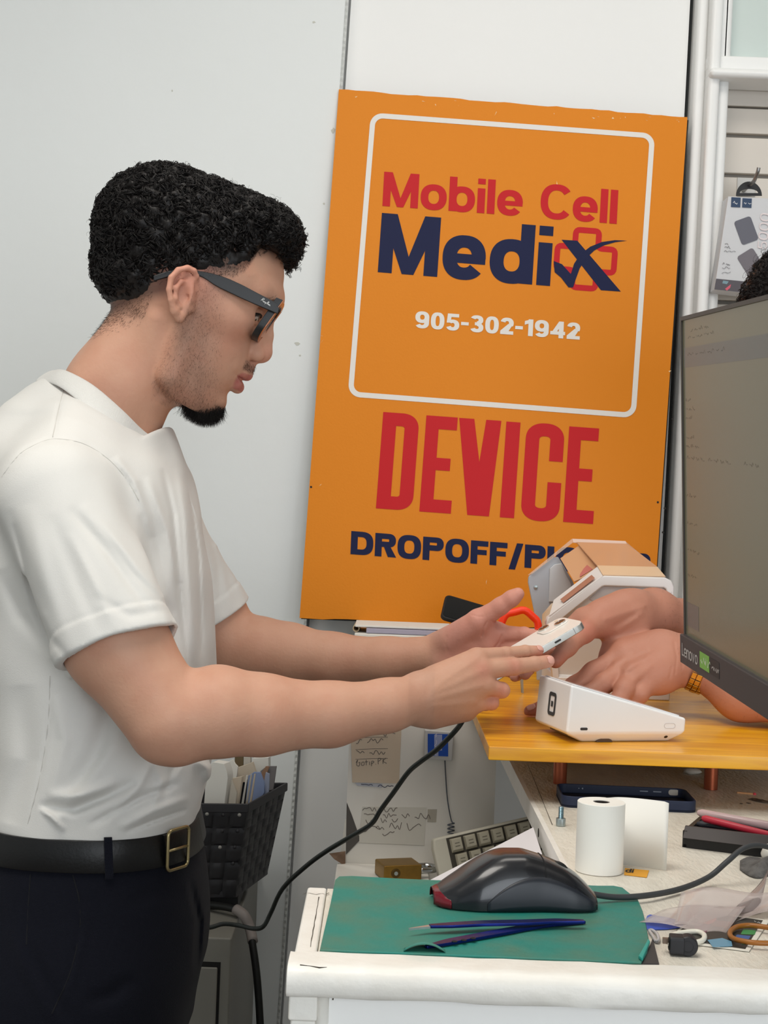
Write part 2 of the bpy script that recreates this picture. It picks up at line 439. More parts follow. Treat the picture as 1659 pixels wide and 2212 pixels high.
xt, xb = bead_x(2.95), bead_x(0)
# wall on the left: its right edge runs very slightly out of plumb, as in the photo
poly = [(-2.3, YC, 0), (xb, YC, 0), (xt, YC, 2.95), (-2.3, YC, 2.95)]
structure('wall_left', prism(poly, (0, YW-YC+.1, 0)), wallm)
structure('wall_back', box(min(xt, xb)-.1, 2.3, YW, YW+.1, 0, 2.95), wallw)
structure('wall_side_unseen', box(-2.4, -2.3, -2.6, YW+.1, 0, 2.95), wallm)  # out of view, added to keep sky light out on the left
structure('wall_right_unseen', box(2.3, 2.4, -2.6, YW+.1, 0, 2.95), wallm)  # out of view, added to keep sky light out on the right
# perforated corner bead along the outer corner, a little dimple per hole
n = 210; v = []
zs = np.linspace(.2, 2.6, n*2)
for i, z in enumerate(zs):
    x = bead_x(z); o_ = .0022 if i % 2 else .0002
    v.append([(x-.0042, YC-.0004, z), (x-.0021, YC-.0004-o_*.7, z), (x+.0005, YC-.0005-o_*.8, z)])
g = np.array(v); structure('trim_1', sheet(g, .0005, (0, -1, 0)), mat('bead_metal', (205, 207, 204), .5, var=.5, vscale=90, vrgb=(165, 167, 164)))
# chips and dents in the wall paint
chip = mat('wall_chip', (196, 196, 186), .8)
def blob2(c, rx, rz, seed, y):
    r = random.Random(seed); n = 11
    return prism([(c[0]+rx*math.cos(2*PI*i/n)*r.uniform(.6, 1.2), y, c[2]+rz*math.sin(2*PI*i/n)*r.uniform(.6, 1.2)) for i in range(n)], (0, -.0006, 0))
marks = [blob2(P(*q[:2], YC), q[2], q[3], i, YC) for i, q in enumerate([(642, 742, .005, .003), (720, 282, .004, .005), (678, 48, .003, .002), (700, 440, .002, .002), (372, 196, .0015, .002), (648, 768, .002, .0015)])]
wl = bpy.data.objects['wall_left']
for m_ in marks: obj('paint_chip', m_, chip, wl)

structure('wall_front_unseen', join(box(-2.3, 2.3, -2.7, -2.6, 0, .5), box(-2.3, 2.3, -2.7, -2.6, 2.75, 2.95), box(-2.3, -1.6, -2.7, -2.6, .5, 2.75), box(2.2, 2.3, -2.7, -2.6, .5, 2.75)), wallm)  # unseen wall with window opening, added to block low daylight
# tall recess to the right: dark gap, white painted posts, display bay of slatted panel
def bar(px0, py0, px1, py1, d0, d1, w, dep):    # upright board between two photo points of its left edge
    a, b = P(px0, py0, d0), P(px1, py1, d1); e = b-a
    return prism([a, b, b+[w, 0, 0], a+[w, 0, 0]], (0, dep, 0))
# outer door/leaf panel on which the sign leans stands a little proud of the posts
YP = 2.70
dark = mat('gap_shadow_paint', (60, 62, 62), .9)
pA, pB = P(1494, -60, YP), P(1404, 1700, YP)
def px_on(z): return pA[0]+(pB[0]-pA[0])*(pA[2]-z)/(pA[2]-pB[2])
zt, zl = 2.93, .02
structure('wall_back_panel', prism([(bead_x(zl)+.004, YP, zl), (px_on(zl), YP, zl), (px_on(zt), YP, zt), (bead_x(zt)+.004, YP, zt)], (0, .019, 0)), wallw)
structure('gap_shade_strip', prism([(px_on(zl)+.004, YP+.012, zl), (px_on(zl)+.024, YP+.012, zl), (px_on(zt)+.024, YP+.012, zt), (px_on(zt)+.004, YP+.012, zt)], (0, .007, 0)), dark)  # dark strip paints the shade inside the gap
gl = mat('white_gloss_trim', (240, 240, 238), .32, bump=.25, bscale=25)
def post(x0, x1, y0, y1, nm):                   # leaning exactly as the panel edge leans
    s = lambda z, x: px_on(z)+x
    pr = prism([(s(zl, x0), y0, zl), (s(zl, x1), y0, zl), (s(zt, x1), y0, zt), (s(zt, x0), y0, zt)], (0, y1-y0, 0))
    return structure(nm, pr, gl, bevel=.008, seg=3)
post(.008, .028, 2.66, 2.72, 'trim_3')
post(.027, .048, 2.63, 2.72, 'trim_4')
post(.048, .068, 2.645, 2.72, 'trim_5')
# frosted light above the display bay and its rail
za = P(1600, 128, 2.66)[2]; zb_ = P(1600, 160, 2.66)[2]; zc_ = P(1600, 178, 2.66)[2]
xr = px_on(1.9)+.05
structure('trim_6', box(xr-.02, 1.6, 2.64, 2.70, zb_, za), gl, bevel=.004)
structure('trim_7', box(xr-.02, 1.6, 2.615, 2.70, zc_-.004, zb_-.002), gl, bevel=.008, seg=3)
structure('trim_8', prism([(px_on(za)+.046, 2.645, za), (px_on(za)+.058, 2.645, za), (px_on(zt)+.058, 2.645, zt), (px_on(zt)+.046, 2.645, zt)], (0, .06, 0)), gl)
structure('wall_light_back', box(px_on(za)+.02, 1.6, 2.684, 2.70, za-.002, 2.93), gl)
glass = mat('frosted_glass', (230, 242, 237), .45, trans=.25, var=.2, vscale=3, vrgb=(190, 205, 200))
structure('window_1', box(px_on(za)+.044, 1.6, 2.672, 2.68, za-.002, 2.93), glass)
# display bay: slatted panel set back behind the rail
slatm = mat('slat_panel', (216, 208, 198), .5, bump=.1, bscale=30)
groovem = mat('slat_groove', (150, 144, 136), .7)
YS = 2.71
edges = [237, 300, 386, 478, 562, 660, 760, 850, 940, 1030, 1120, 1210, 1300, 1400]
zs_ = [P(1600, e, YS)[2] for e in edges]
structure('wall_slat_back', box(px_on(1.2)+.02, 1.6, YS+.004, YS+.012, .9, zc_), groovem)
sl = []
sl.append(box(px_on(1.7)+.03, 1.6, 2.70, YS+.004, zs_[0]+.004, zc_))
for i in range(len(zs_)-1):
    sl.append(box(px_on(zs_[i])+.01, 1.6, YS-.010, YS+.004, zs_[i+1]+.0075, zs_[i]))
structure('wall_slat_panel', join(*sl), slatm, bevel=.0015, seg=1)
# ---------------------------------------------------------------- white unit behind: ledge, back board, shelf
whm = mat('white_melamine', (222, 219, 211), .5, var=.15, vscale=5, vrgb=(205, 200, 190), bump=.1)
ZS = P(860, 1354.5, 2.5)[2]                       # shelf the sign stands on
ZL = H-.48                                      # lower ledge
unit = empty('shelf_unit', (.1, 2.45, 0), 'scuffed white shelf unit with taped notes behind the work table', 'shelf')
xl = P(748, 1700, 2.40)[0]
YBK = 2.02; ZT = 1.119
obj('back_board', prism([(P(743, 1870, YBK)[0], YBK, ZL-.135), (.166, YBK, ZL-.135), (.166, YBK, ZT), (P(756, 1560, YBK)[0], YBK, ZT)], (0, .015, 0)), whm, unit)
obj('top_cap', box(P(756, 1560, YBK)[0], .166, YBK-.002, 2.40, ZT-.014, ZT-.0005), whm, unit)
obj('rear_panel', box(-.06, 1.1, 2.40, 2.412, ZT, ZS-.012), whm, unit)
obj('shelf', box(P(766, 1360, 2.34)[0], 1.1, 2.34, 2.69, ZS-.012, ZS), whm, unit, bevel=.002)
XLE = P(928, 1890, 1.95)[0]
obj('ledge', box(xl-.002, XLE, 1.84, YBK, ZL-.02, ZL), whm, unit, bevel=.002)
obj('bottom_shelf', box(xl+.018, .165, 1.86, YBK, ZL-.135, ZL-.115), whm, unit)
obj('side_panel', box(xl, xl+.018, 1.86, 2.40, 0, ZL-.02), whm, unit)
obj('kick_board', box(xl+.018, .165, 1.95, 1.97, 0, ZL-.135), whm, unit)
# ---------------------------------------------------------------- work table
XL = -.0495
desk = empty('work_table', (.3, 1.1, 0), 'white painted wooden work table with chipped rounded front edge', 'table')
topm = mat('table_top_paint', (226, 220, 207), .42, var=.7, vscale=30, vrgb=(200, 192, 178), bump=.9, bscale=240, bdetail=8, bstretch=(1, .35, 1))
obj('table_top', join(box(XL+.016, 1.0, 1.008, 1.182, ZD-.02, ZD), box(.172, .50, 1.182, 2.28, ZD-.02, ZD)), topm, desk)
obj('side_rim', box(XL, XL+.0155, 1.0, 1.182, ZD-.022, ZD+.0008), wood_w, desk, bevel=.002)
obj('wing_edge', box(.1668, .1718, 1.182, 2.28, ZD-.021, ZD+.0004), wood_w, desk)
# rounded lip along the front
lip = []
prof = [(1.008, ZD+.0010), (.984, ZD+.0014), (.9775, ZD+.0003), (.9738, ZD-.0025), (.9722, ZD-.0062), (.9721, ZD-.0150), (.9735, ZD-.0182), (.977, ZD-.0198), (.99, ZD-.020), (1.008, ZD-.020)]
xs = [XL-.003, XL-.0025]+list(np.linspace(XL, 1.0, 60)); rr = random.Random(3)
for i, x in enumerate(xs):
    e = .0 if i else .004
    ring = []
    for (y, z) in prof:
        jx = rr.uniform(-.0006, .0006) if i > 1 else 0
        cy, cz = .992, ZD-.0095
        ring.append((x, cy+(y-cy)*(1-e*60*.5)+jx, cz+(z-cz)*(1-e*60*.5)+jx*.6))
    lip.append(ring)
lip = np.array(lip); a, b = lip.shape[:2]
fl = [[i*b+j, i*b+(j+1) % b, (i+1)*b+(j+1) % b, (i+1)*b+j] for i in range(a-1) for j in range(b)]+[list(range(b))[::-1], [(a-1)*b+j for j in range(b)]]
obj('front_lip', (lip.reshape(-1, 3), fl), wood_w, desk, auto=55)
obj('apron', box(XL+.02, 1.0, .990, 1.0, ZD-.40, ZD-.0195), mat('apron_paint', (246, 245, 242), .35, var=.15, vscale=8, vrgb=(232, 232, 230), bump=.35, bscale=28), desk)
obj('corner_post', join(box(XL+.0005, XL+.017, .979, 1.0, ZD-.40, ZD-.036), box(XL-.001, XL+.018, .9775, 1.0, ZD-.036, ZD-.0195)), wood_w, desk, bevel=.0015)
obj('corner_bead', tube([(XL+.021, .9885, ZD-.4), (XL+.021, .9885, ZD-.022)], .0045, 12), wood_w, desk, smooth=True)
obj('side_board', box(XL+.001, XL+.016, 1.0, 1.18, ZD-.40, ZD-.022), wood_w, desk)
for lx, ly in ((XL+.001, .981), (XL+.001, 1.14), (.95, .981), (.45, 2.2)):
    obj('leg', box(lx, lx+.04, ly, ly+.04, 0, ZD-.40), wood_w, desk)
hz = P(1167, 1800, 1)
# drilled hole in the edge of the wing
u_, v_ = UV(1166, 1801); dh = .168*F/u_; hp = np.array([.1667, dh, H-v_*dh/F])
obj('drill_hole', lathe([(.0001, 0), (.0045, 0), (.0045, .0004), (.0001, .0004)], hp+[-.0003, 0, .001], (1, 0, 0), 20), mat('hole_dark', (38, 30, 26), .9), desk)
# cracks and worn patches in the paint (shapes of their own)
ck = mat('paint_crack', (72, 64, 54), .9)
def flat_ribbon(pxs, z, w):
    p = np.array([onz(x, y, z) for x, y in pxs])
    t = np.gradient(p, axis=0); t /= np.linalg.norm(t, axis=1)[:, None]; s = np.c_[-t[:, 1], t[:, 0], 0*t[:, 0]]
    ww = np.array([w*random.uniform(.5, 1.3) for _ in p])[:, None]
    n = len(p); return np.vstack([p+s*ww/2, p-s*ww/2])+[0, 0, .0003], [[k, k+1, n+k+1, n+k] for k in range(n-1)]
cr1 = [(689+random.uniform(-1, 1)-(y-1940)*.17, y) for y in range(1938, 2050, 9)]
cr2 = [(655+i*7, 1931+random.uniform(-2, 2)) for i in range(9)]
cr3 = [(1140, 1652), (1160, 1700), (1178, 1745), (1193, 1782)]
obj('paint_crack', flat_ribbon(cr1, ZD+.0008, .0007), ck, desk); obj('paint_crack', flat_ribbon(cr2, ZD+.0008, .0008), ck, desk); obj('paint_crack', flat_ribbon(cr3, ZD+.0002, .0006), ck, desk)
def on_y(px, py, y): return onplane(px, py, (0, y, 0), (0, 1, 0))
def vrib(pxs, y, w):
    p = np.array([on_y(a_, b_, y) for a_, b_ in pxs]); t = np.gradient(p, axis=0); t /= np.linalg.norm(t, axis=1)[:, None]
    s = np.c_[-t[:, 2], 0*t[:, 0], t[:, 0]]; n = len(p); ww = np.array([w*random.uniform(.3, 1.4) for _ in p])[:, None]
    return np.vstack([p+s*ww/2, p-s*ww/2])+[0, -.0004, 0], [[k, k+1, n+k+1, n+k] for k in range(n-1)]
obj('paint_flake', vrib([(648, 2084), (668, 2086), (690, 2090), (706, 2089)], .9716, .0007), ck, desk)
obj('paint_flake', join(vrib([(724, 2137), (745, 2126), (768, 2122), (800, 2119), (850, 2117)], .9895, .0012), vrib([(729, 2146), (740, 2150), (748, 2153)], .9895, .001),
    vrib([(724, 2140), (721, 2150), (719, 2160)], .9895, .0008)), ck, desk)
# ---------------------------------------------------------------- orange board on copper stubs
bm_ = bpy.data.materials.new('orange_stained_wood'); bm_.use_nodes = True
nt = bm_.node_tree; N = nt.nodes; L = nt.links; bs = N['Principled BSDF']
tc = N.new('ShaderNodeTexCoord'); mp = N.new('ShaderNodeMapping'); mp.inputs['Scale'].default_value = (2.2, 26, 26); L.new(tc.outputs['Object'], mp.inputs[0])
nz = N.new('ShaderNodeTexNoise'); nz.inputs['Scale'].default_value = 3; nz.inputs['Detail'].default_value = 7; nz.inputs['Distortion'].default_value = .6; L.new(mp.outputs[0], nz.inputs[0])
rp = N.new('ShaderNodeValToRGB'); L.new(nz.outputs[0], rp.inputs[0]); L.new(rp.outputs[0], bs.inputs['Base Color'])
rp.color_ramp.elements[0].position = .3; rp.color_ramp.elements[0].color = (*s2l((210, 134, 4)), 1)
rp.color_ramp.elements[1].position = .62; rp.color_ramp.elements[1].color = (*s2l((246, 180, 12)), 1)
e_ = rp.color_ramp.elements.new(.8); e_.color = (*s2l((250, 194, 36)), 1)
bs.inputs['Roughness'].default_value = .34; bs.inputs['Coat Weight'].default_value = .25; bs.inputs['Coat Roughness'].default_value = .2
bp = N.new('ShaderNodeBump'); bp.inputs['Strength'].default_value = .25; bp.inputs['Distance'].default_value = .001; L.new(nz.outputs[0], bp.inputs['Height']); L.new(bp.outputs[0], bs.inputs['Normal'])
YBF = 1.54
def bx_(px, py): return onz(px, py, ZB)
c0 = bx_(1056, 1612); c1 = bx_(1031, 1553)
xb0 = c0[0]; YBB = bx_(1255, 1444)[1]; xb1 = c0[0]+(c1[0]-c0[0])*(YBB-c0[1])/(c1[1]-c0[1])
board = empty('counter_board', (.32, 1.8, ZD), 'orange stained wooden board raised above the white table on copper stubs', 'board')
obj('board', prism([(xb0, c0[1], ZB-.0145), (.505, c0[1]+.002, ZB-.0145), (.505, YBB, ZB-.0145), (xb1, YBB, ZB-.0145)], (0, 0, .0145)), bm_, board, bevel=.0012, seg=2)
cop = mat('copper_pipe', (176, 96, 66), .35, metal=.8, var=.3, vscale=20, vrgb=(110, 56, 40))
for (sx, sy, sd) in ((1210, 1665, 1.69), (1536, 1683, 1.69)):
    q = P(sx, sy, sd)
    obj('copper_stub', lathe([(.0078, .0003), (.0078, ZB-.0145-ZD)], (q[0], sd, ZD), (0, 0, 1), 24), cop, board, auto=40)
for sx in (.16+.05, .37):
    obj('copper_stub', lathe([(.0078, .0003), (.0078, ZB-.0145-ZD)], (sx, 2.15, ZD), (0, 0, 1), 24), cop, board, auto=40)
# ---------------------------------------------------------------- tools for figures
def seg_px(p):
    u = p[:, 0]*F/p[:, 1]; v = (H-p[:, 2])*F/p[:, 1]
    return np.c_[u*cr_-v*sr_+829.5, u*sr_+v*cr_+1106]
def poly_dist(q, pts):
    best = np.full(len(q), 1e9)
    for a, b in zip(pts[:-1], pts[1:]):
        a = np.asarray(a, float); b = np.asarray(b, float); ab = b-a
        t = np.clip(((q-a)@ab)/(ab@ab), 0, 1); best = np.minimum(best, np.hypot(*(q-a-t[:, None]*ab).T))
    return best
def fold_w(q, pts, w):
    """bell across the line, fading out towards both of its ends"""
    pts = [np.asarray(a, float) for a in pts]; L = [0]
    for a, b in zip(pts[:-1], pts[1:]): L.append(L[-1]+np.hypot(*(b-a)))
    best = np.full(len(q), 1e9); s = np.zeros(len(q))
    for i, (a, b) in enumerate(zip(pts[:-1], pts[1:])):
        ab = b-a; t = np.clip(((q-a)@ab)/(ab@ab), 0, 1); d = np.hypot(*(q-a-t[:, None]*ab).T); m = d < best
        best = np.where(m, d, best); s = np.where(m, (L[i]+t*(L[i+1]-L[i]))/L[-1], s)
    return np.exp(-(best/w)**2)*np.sin(PI*np.clip(s, .0, 1))**.7
def chain(pts, k=.006, sc3=None):              # pts: (px, py, d, r)
    w = [(P(*q[:3]), q[3]) for q in pts]
    return [rcone(a[0], b[0], a[1], b[1], k, 'u', sc3) for a, b in zip(w[:-1], w[1:])]
def finger(mcp, pip, dip, tip, k=.006):          # each (px,py,d,r): three phalanges with a fuller knuckle
    out = chain([mcp, pip], k*.6)+chain([pip, dip, tip], .0015)
    for q in (pip, dip): out.append(ellip(P(*q[:3]), (q[3]*1.06,)*3, k=.0015))
    return out
def skin_mat(name, rgb):
    m = mat(name, rgb, .52, spec=.35, sss=.08, attr='Col', bump=.16, bscale=260, bdetail=3, var=.22, vscale=30, vrgb=(182, 118, 94))
    return m
def cone_frame(a, b):
    ax = (b-a)/np.linalg.norm(b-a); s = np.cross(ax, [0, 0, 1.0]); s /= np.linalg.norm(s); return ax, s, np.cross(s, ax)
def strands(roots, dirs, length, rad, n=5, curl=0, sides=3, rng=RNG, droop=0):
    """many tapering hairs as one (verts, quads)"""
    m = len(roots); t = np.linspace(0, 1, n)
    L = np.broadcast_to(np.asarray(length, float), (m,)); R = np.broadcast_to(np.asarray(rad, float), (m,))
    d = dirs/np.linalg.norm(dirs, axis=1)[:, None]
    e1 = np.cross(d, rng.normal(size=(m, 3))); e1 /= np.linalg.norm(e1, axis=1)[:, None]; e2 = np.cross(d, e1)
    pts = roots[:, None, :]+d[:, None, :]*(L[:, None]*t)[:, :, None]
    if np.any(curl):
        cu = np.broadcast_to(np.asarray(curl, float), (m,))
        pts = pts+e1[:, None, :]*(cu[:, None]*t**2)[:, :, None]
    if droop: pts[:, :, 2] -= droop*(t**2)[None, :]
    return sweep(pts, R[:, None]*(1-.75*t)[None, :], sides)
def sweep(pts, rad, sides=3):
    m, n, _ = pts.shape; tan = np.gradient(pts, axis=1); tan /= np.linalg.norm(tan, axis=2)[:, :, None]+1e-12
    ref = np.tile(np.array([.3, .5, .8]), (m, 1)); nr = np.cross(tan, ref[:, None, :]); nr /= np.linalg.norm(nr, axis=2)[:, :, None]+1e-12
    bi = np.cross(tan, nr); a = np.linspace(0, 2*PI, sides, endpoint=False)
    V = pts[:, :, None, :]+rad[:, :, None, None]*(np.cos(a)[None, None, :, None]*nr[:, :, None, :]+np.sin(a)[None, None, :, None]*bi[:, :, None, :])
    idx = np.arange(m*n*sides).reshape(m, n, sides); r = np.roll(idx, -1, 2)
    Q = np.stack([idx[:, :-1], r[:, :-1], r[:, 1:], idx[:, 1:]], -1).reshape(-1, 4)
    return V.reshape(-1, 3), Q
def vnormals(v, q):
    n = np.cross(v[q[:, 2]]-v[q[:, 0]], v[q[:, 3]]-v[q[:, 1]]); o = np.zeros_like(v)
    for k in range(4): np.add.at(o, q[:, k], n)
    return o/(np.linalg.norm(o, axis=1)[:, None]+1e-12)
def slices(zs, x0, x1, W, yc, n=2.3, k=.01, rot=None):
    """body trunk: at each height an oval from x0 to x1 and half-width W"""
    o = np.argsort(zs); zs, x0, x1, W = [np.asarray(q, float)[o] for q in (zs, x0, x1, W)]
    zz = np.linspace(zs[0], zs[-1], 300)
    def sm(a):
        t = np.interp(zz, zs, a); ker = np.hanning(31); ker /= ker.sum(); return np.convolve(np.pad(t, 15, 'edge'), ker, 'valid')
    X0, X1, WW = sm(x0), sm(x1), sm(W)
    def fn(p):
        z = p[:, 2]; a = np.interp(z, zz, X0); b = np.interp(z, zz, X1); w = np.interp(z, zz, WW)
        c = (a+b)/2; A = np.abs(b-a)/2; dx = p[:, 0]-c; dy = p[:, 1]-yc
        kk = ((np.abs(dx)/A)**n+(np.abs(dy)/w)**n)**(1/n)+1e-9
        d = (1-1/kk)*np.sqrt(dx*dx+dy*dy)*.85; d = np.where(kk < .1, -np.minimum(A, w)*.8, d)
        return smax(d, np.maximum(z-zs[-1], zs[0]-z), .012)
    c = np.array([(x0.min()+x1.max())/2, yc, (zs[0]+zs[-1])/2])
    return Prim(fn, c, np.linalg.norm([(x1.max()-x0.min())/2, W.max(), (zs[-1]-zs[0])/2])+.02, k)
# ---------------------------------------------------------------- the man in the white T-shirt
DH = 1.72
AH = math.radians(22); ch_, sh_ = math.cos(AH), math.sin(AH); SH = DH/F*1000
YAW = math.radians(7.1); HC = P(430, 640, DH); cy_, sy_ = math.cos(YAW), math.sin(YAW); NL = np.array([sy_, -cy_, 0])
def turn(p):                                    # the head is turned a little away from the camera
    q = p-HC; return HC+np.array([q[0]*cy_-q[1]*sy_, q[0]*sy_+q[1]*cy_, q[2]])
def hl(f, y, g):
    return turn(P(400+(f*ch_+g*sh_)/SH, 640+(f*sh_-g*ch_)/SH, DH))+NL*y/1000
def hside(px, py, y, side=1):                   # a point on the near side of the head seen at (px, py), or its mirror image
    p = P(px, py, (turn(P(px, py, DH))+NL*y/1000)[1])
    return p if side > 0 else p-NL*2*y/1000
HO = hl(0, 0, 0); HA = np.array([(hl(1, 0, 0)-HO), (hl(0, 1, 0)-HO), (hl(0, 0, 1)-HO)])*1000
HA /= np.linalg.norm(HA, axis=1)[:, None]
def loc(p): return (p-HO)@HA.T*1000
def E_(c, r, k=8, op='u'): return ellip(hl(*c), np.array(r)/1000, HA, k/1000, op)
def R_(a, b, r1, r2, k=8, op='u'): return rcone(hl(*a), hl(*b), r1/1000, r2/1000, k/1000, op)
def both(fn):
    return [fn(1), fn(-1)]
skull = [E_((-6, 0, 30), (102, 75, 97)), E_((-36, 0, 58), (69, 70, 63), 20), E_((30, 0, 50), (67, 62, 55), 20)]
gs = [-119, -112, -100, -88, -73, -60, -42, -20, 5, 20, 40]
fr = [70, 80, 87, 86, 93, 96, 97, 92, 90, 94, 96]
bk = [22, 12, 2, -4, -8, -10, -16, -24, -34, -38, -40]
wd = [34, 42, 49, 53, 56, 58, 61, 64, 67, 67, 66]
fc_ = [30, 28, 26, 26, 26, 26, 26, 26, 26, 24, 20]
GG = np.linspace(-119, 40, 200)
def sm_(a): return np.convolve(np.pad(np.interp(GG, gs, a), 8, 'edge'), np.hanning(17)/np.hanning(17).sum(), 'valid')
FR, BK, WD, FC = map(sm_, (fr, bk, wd, fc_))
def face_fn(p):
    q = loc(p); f, y, g = q.T
    a, b, w, c = [np.interp(g, GG, t) for t in (FR, BK, WD, FC)]
    A = np.where(f > c, a-c, c-b); n = 2.15
    kk = ((np.abs(f-c)/A)**n+(np.abs(y)/w)**n)**(1/n)+1e-9
    d = (1-1/kk)*np.hypot(f-c, y)*.85; d = np.where(kk < .1, -25, d)
    return smax(d, np.maximum(-118.5-g, g-42), 9)/1000
head = list(skull)+[Prim(face_fn, hl(30, 0, -40), .14, .018)]
head += both(lambda s: R_((96, s*8, 33), (78, s*42, 30), 8, 8, 18))                       # brow
head += both(lambda s: E_((57, s*49, -6), (25, 13, 15), 22))                                # cheekbone
head += both(lambda s: R_((22, s*46, -98), (70, s*17, -110), 9, 8, 14))                     # jaw line
head += both(lambda s: R_((20, s*52, -20), (22, s*47, -96), 10, 9, 14))
head += [E_((75, 0, -103), (14.5, 16, 14), 12)]
head += both(lambda s: E_((93, s*31, 8), (15, 17, 12), 8, 's'))                             # eye sockets
head += [R_((98, 0, 16), (104.5, 0, -6), 6.5, 7, 9), R_((104.5, 0, -6), (109.5, 0, -23), 7, 8.3, 5), E_((108.6, 0, -28), (9.6, 10.5, 9.4), 4)]
head += both(lambda s: R_((90, s*9, 8), (98, s*10, -26), 7, 8, 8))
head += both(lambda s: E_((100, s*12.5, -32), (11, 7.5, 8.5), 2.2))                            # wings of the nose
head += [R_((108, 0, -34), (100, 0, -41), 4, 4, 4)]
head += both(lambda s: E_((106, s*7.5, -40), (6, 3.2, 4.2), 1.5, 's'))                      # nostrils
head += both(lambda s: R_((98, s*2, -50), (80, s*26, -54), 5, 5, 10))                        # muzzle
LIPS = [R_((100.3, 0, -57.5), (95, s*11, -58.5), 6, 5.4, 4) for s in (1, -1)]+[R_((95, s*11, -58.5), (86, s*23, -63.5), 5.2, 2.6, 4) for s in (1, -1)] + \
       [R_((95.3, 0, -74.5), (92, s*10, -73), 7, 6.4, 4) for s in (1, -1)]+[R_((92, s*10, -73), (85, s*22, -65.5), 6.2, 2.8, 4) for s in (1, -1)]
head += LIPS
head += [R_((104, s*.1, -66), (96, s*12, -66), 1.1, 1.1, 2.2, 's') for s in (1,)]+both(lambda s: R_((98, s*9, -65.6), (87, s*25, -64), 1.2, .8, 2.4, 's'))
EYE = [hl(77, s*31.5, 5) for s in (1, -1)]
for e in EYE: head.append(ellip(e, (.0118,)*3, k=.0015))                                     # ball, lidded below
for s in (1, -1):                                                                             # lids
    head += [R_((88.5, s*21, 10), (87, s*33, 12), 3.0, 3.2, 2.5), R_((87, s*33, 12), (75, s*44.5, 7.5), 3.2, 2.6, 2.5), R_((88, s*21, 0.5), (85.5, s*33, -1.2), 2.8, 2.8, 2.5), R_((85.5, s*33, -1.2), (74, s*44.5, 3), 2.8, 2.6, 2.5)]
# ears
def ear(side):
    Q = lambda px, py, y: hside(px, py, y, side)
    out = []
    c = Q(391, 630, 76); t = Q(404, 578, 82)-Q(385, 690, 78); t /= np.linalg.norm(t)
    nrm = NL*side+np.array([-.34, 0, .05]); nrm -= t*(nrm@t); nrm /= np.linalg.norm(nrm); s2 = np.cross(t, nrm)
    out.append(ellip(c, (.026, .0145, .0042), np.array([t, s2, nrm]), .004))
    rim = [(418, 607, 77), (425, 597, 79), (419, 585, 82), (405, 579, 84.5), (385, 584, 87), (370, 600, 89), (365, 625, 90), (369, 648, 88.5), (376, 672, 84)]
    w = [Q(*r) for r in rim]; rr = [2.4, 2.8, 3.2, 3.5, 3.6, 3.5, 3.2, 3.2, 4.2]
    out += [rcone(a, b, ra/1000, rb/1000, .0015) for a, b, ra, rb in zip(w[:-1], w[1:], rr[:-1], rr[1:])]
    out.append(rcone(Q(378, 672, 82), Q(387, 688, 78), .0048, .0046, .003)); out.append(rcone(Q(390, 688, 78), Q(404, 668, 73), .004, .0045, .004))
    anti = [(409, 606, 78), (392, 607, 83), (380, 622, 86), (379, 645, 85), (388, 662, 80)]
    w = [Q(*r) for r in anti]; out += [rcone(a, b, .0028, .0028, .003) for a, b in zip(w[:-1], w[1:])]
    out.append(ellip(Q(399, 640, 84), (.0062, .0105, .0066), np.array([s2, t, nrm]), .003, 's'))
    out.append(ellip(Q(404, 596, 85), (.0105, .0042, .0042), np.array([s2, t, nrm]), .003, 's'))
    out.append(rcone(Q(411, 634, 76), Q(411, 648, 75), .0042, .0042, .003))
    out.append(ellip(Q(405, 643, 77), (.003, .0045, .007), np.array([s2, t, nrm]), .0015, 's'))
    out.append(rcone(Q(415, 610, 72), Q(408, 664, 70), .006, .006, .006))
    return out
head += ear(1)+ear(-1)
# neck and trunk under the shirt
def sag(px, py, y=0): p = P(px, py, DH); p[1] -= y/1000; return p
neck = [rcone(sag(325, 725), sag(250, 850), .053, .055, .02), rcone(sag(250, 850), sag(200, 955), .054, .056, .03), rcone(sag(318, 800), sag(284, 930), .028, .026, .02)]
neck += [rcone(sag(352, 700, s*50), sag(305, 925, s*16), .013, .010, .014) for s in (1, -1)]
neck += [rcone(sag(268, 762, s*22), sag(176, 892, s*40), .022, .026, .02) for s in (1, -1)]
TR = [  # silhouette rows of the shirt: (py, front px, back px, half width)
    (915, 262, 60, .075), (955, 334, 15, .105), (1000, 392, -10, .150), (1060, 416, -18, .176), (1120, 431, -24, .182), (1250, 453, -34, .178), (1400, 459, -20, .168),
    (1560, 460, 0, .163), (1640, 458, 8, .163), (1700, 446, 0, .162), (1760, 428, -14, .158), (1830, 425, -24, .156)]
Tz = [P(r[1], r[0], DH)[2] for r in TR]; Tf = [P(r[1], r[0], DH)[0] for r in TR]; Tb = [P(r[2], r[0], DH)[0] for r in TR]; Tw = [r[3] for r in TR]
SHN = (118, 1072, 1.545); SHF = (300, 1082, 1.90)
arm_n = chain([(*SHN, .050), (250, 1390, 1.51, .050), (362, 1548, 1.50, .0445)], .02) + \
    chain([(372, 1556, 1.50, .040), (470, 1537, 1.512, .0450), (565, 1544, 1.527, .0405), (715, 1543, 1.555, .0325), (836, 1524, 1.58, .0268), (905, 1508, 1.60, .0255)], .012)
arm_n += [rcone(P(352, 1600, 1.497), P(385, 1597, 1.50), .017, .022, .02)]
arm_f = chain([(*SHF, .050), (430, 1300, 1.935, .050), (496, 1388, 1.93, .044)], .02) + \
    chain([(500, 1400, 1.93, .040), (560, 1402, 1.925, .0400), (622, 1410, 1.92, .0372), (720, 1422, 1.91, .0315), (836, 1425, 1.895, .0272), (950, 1413, 1.88, .0235)], .012)
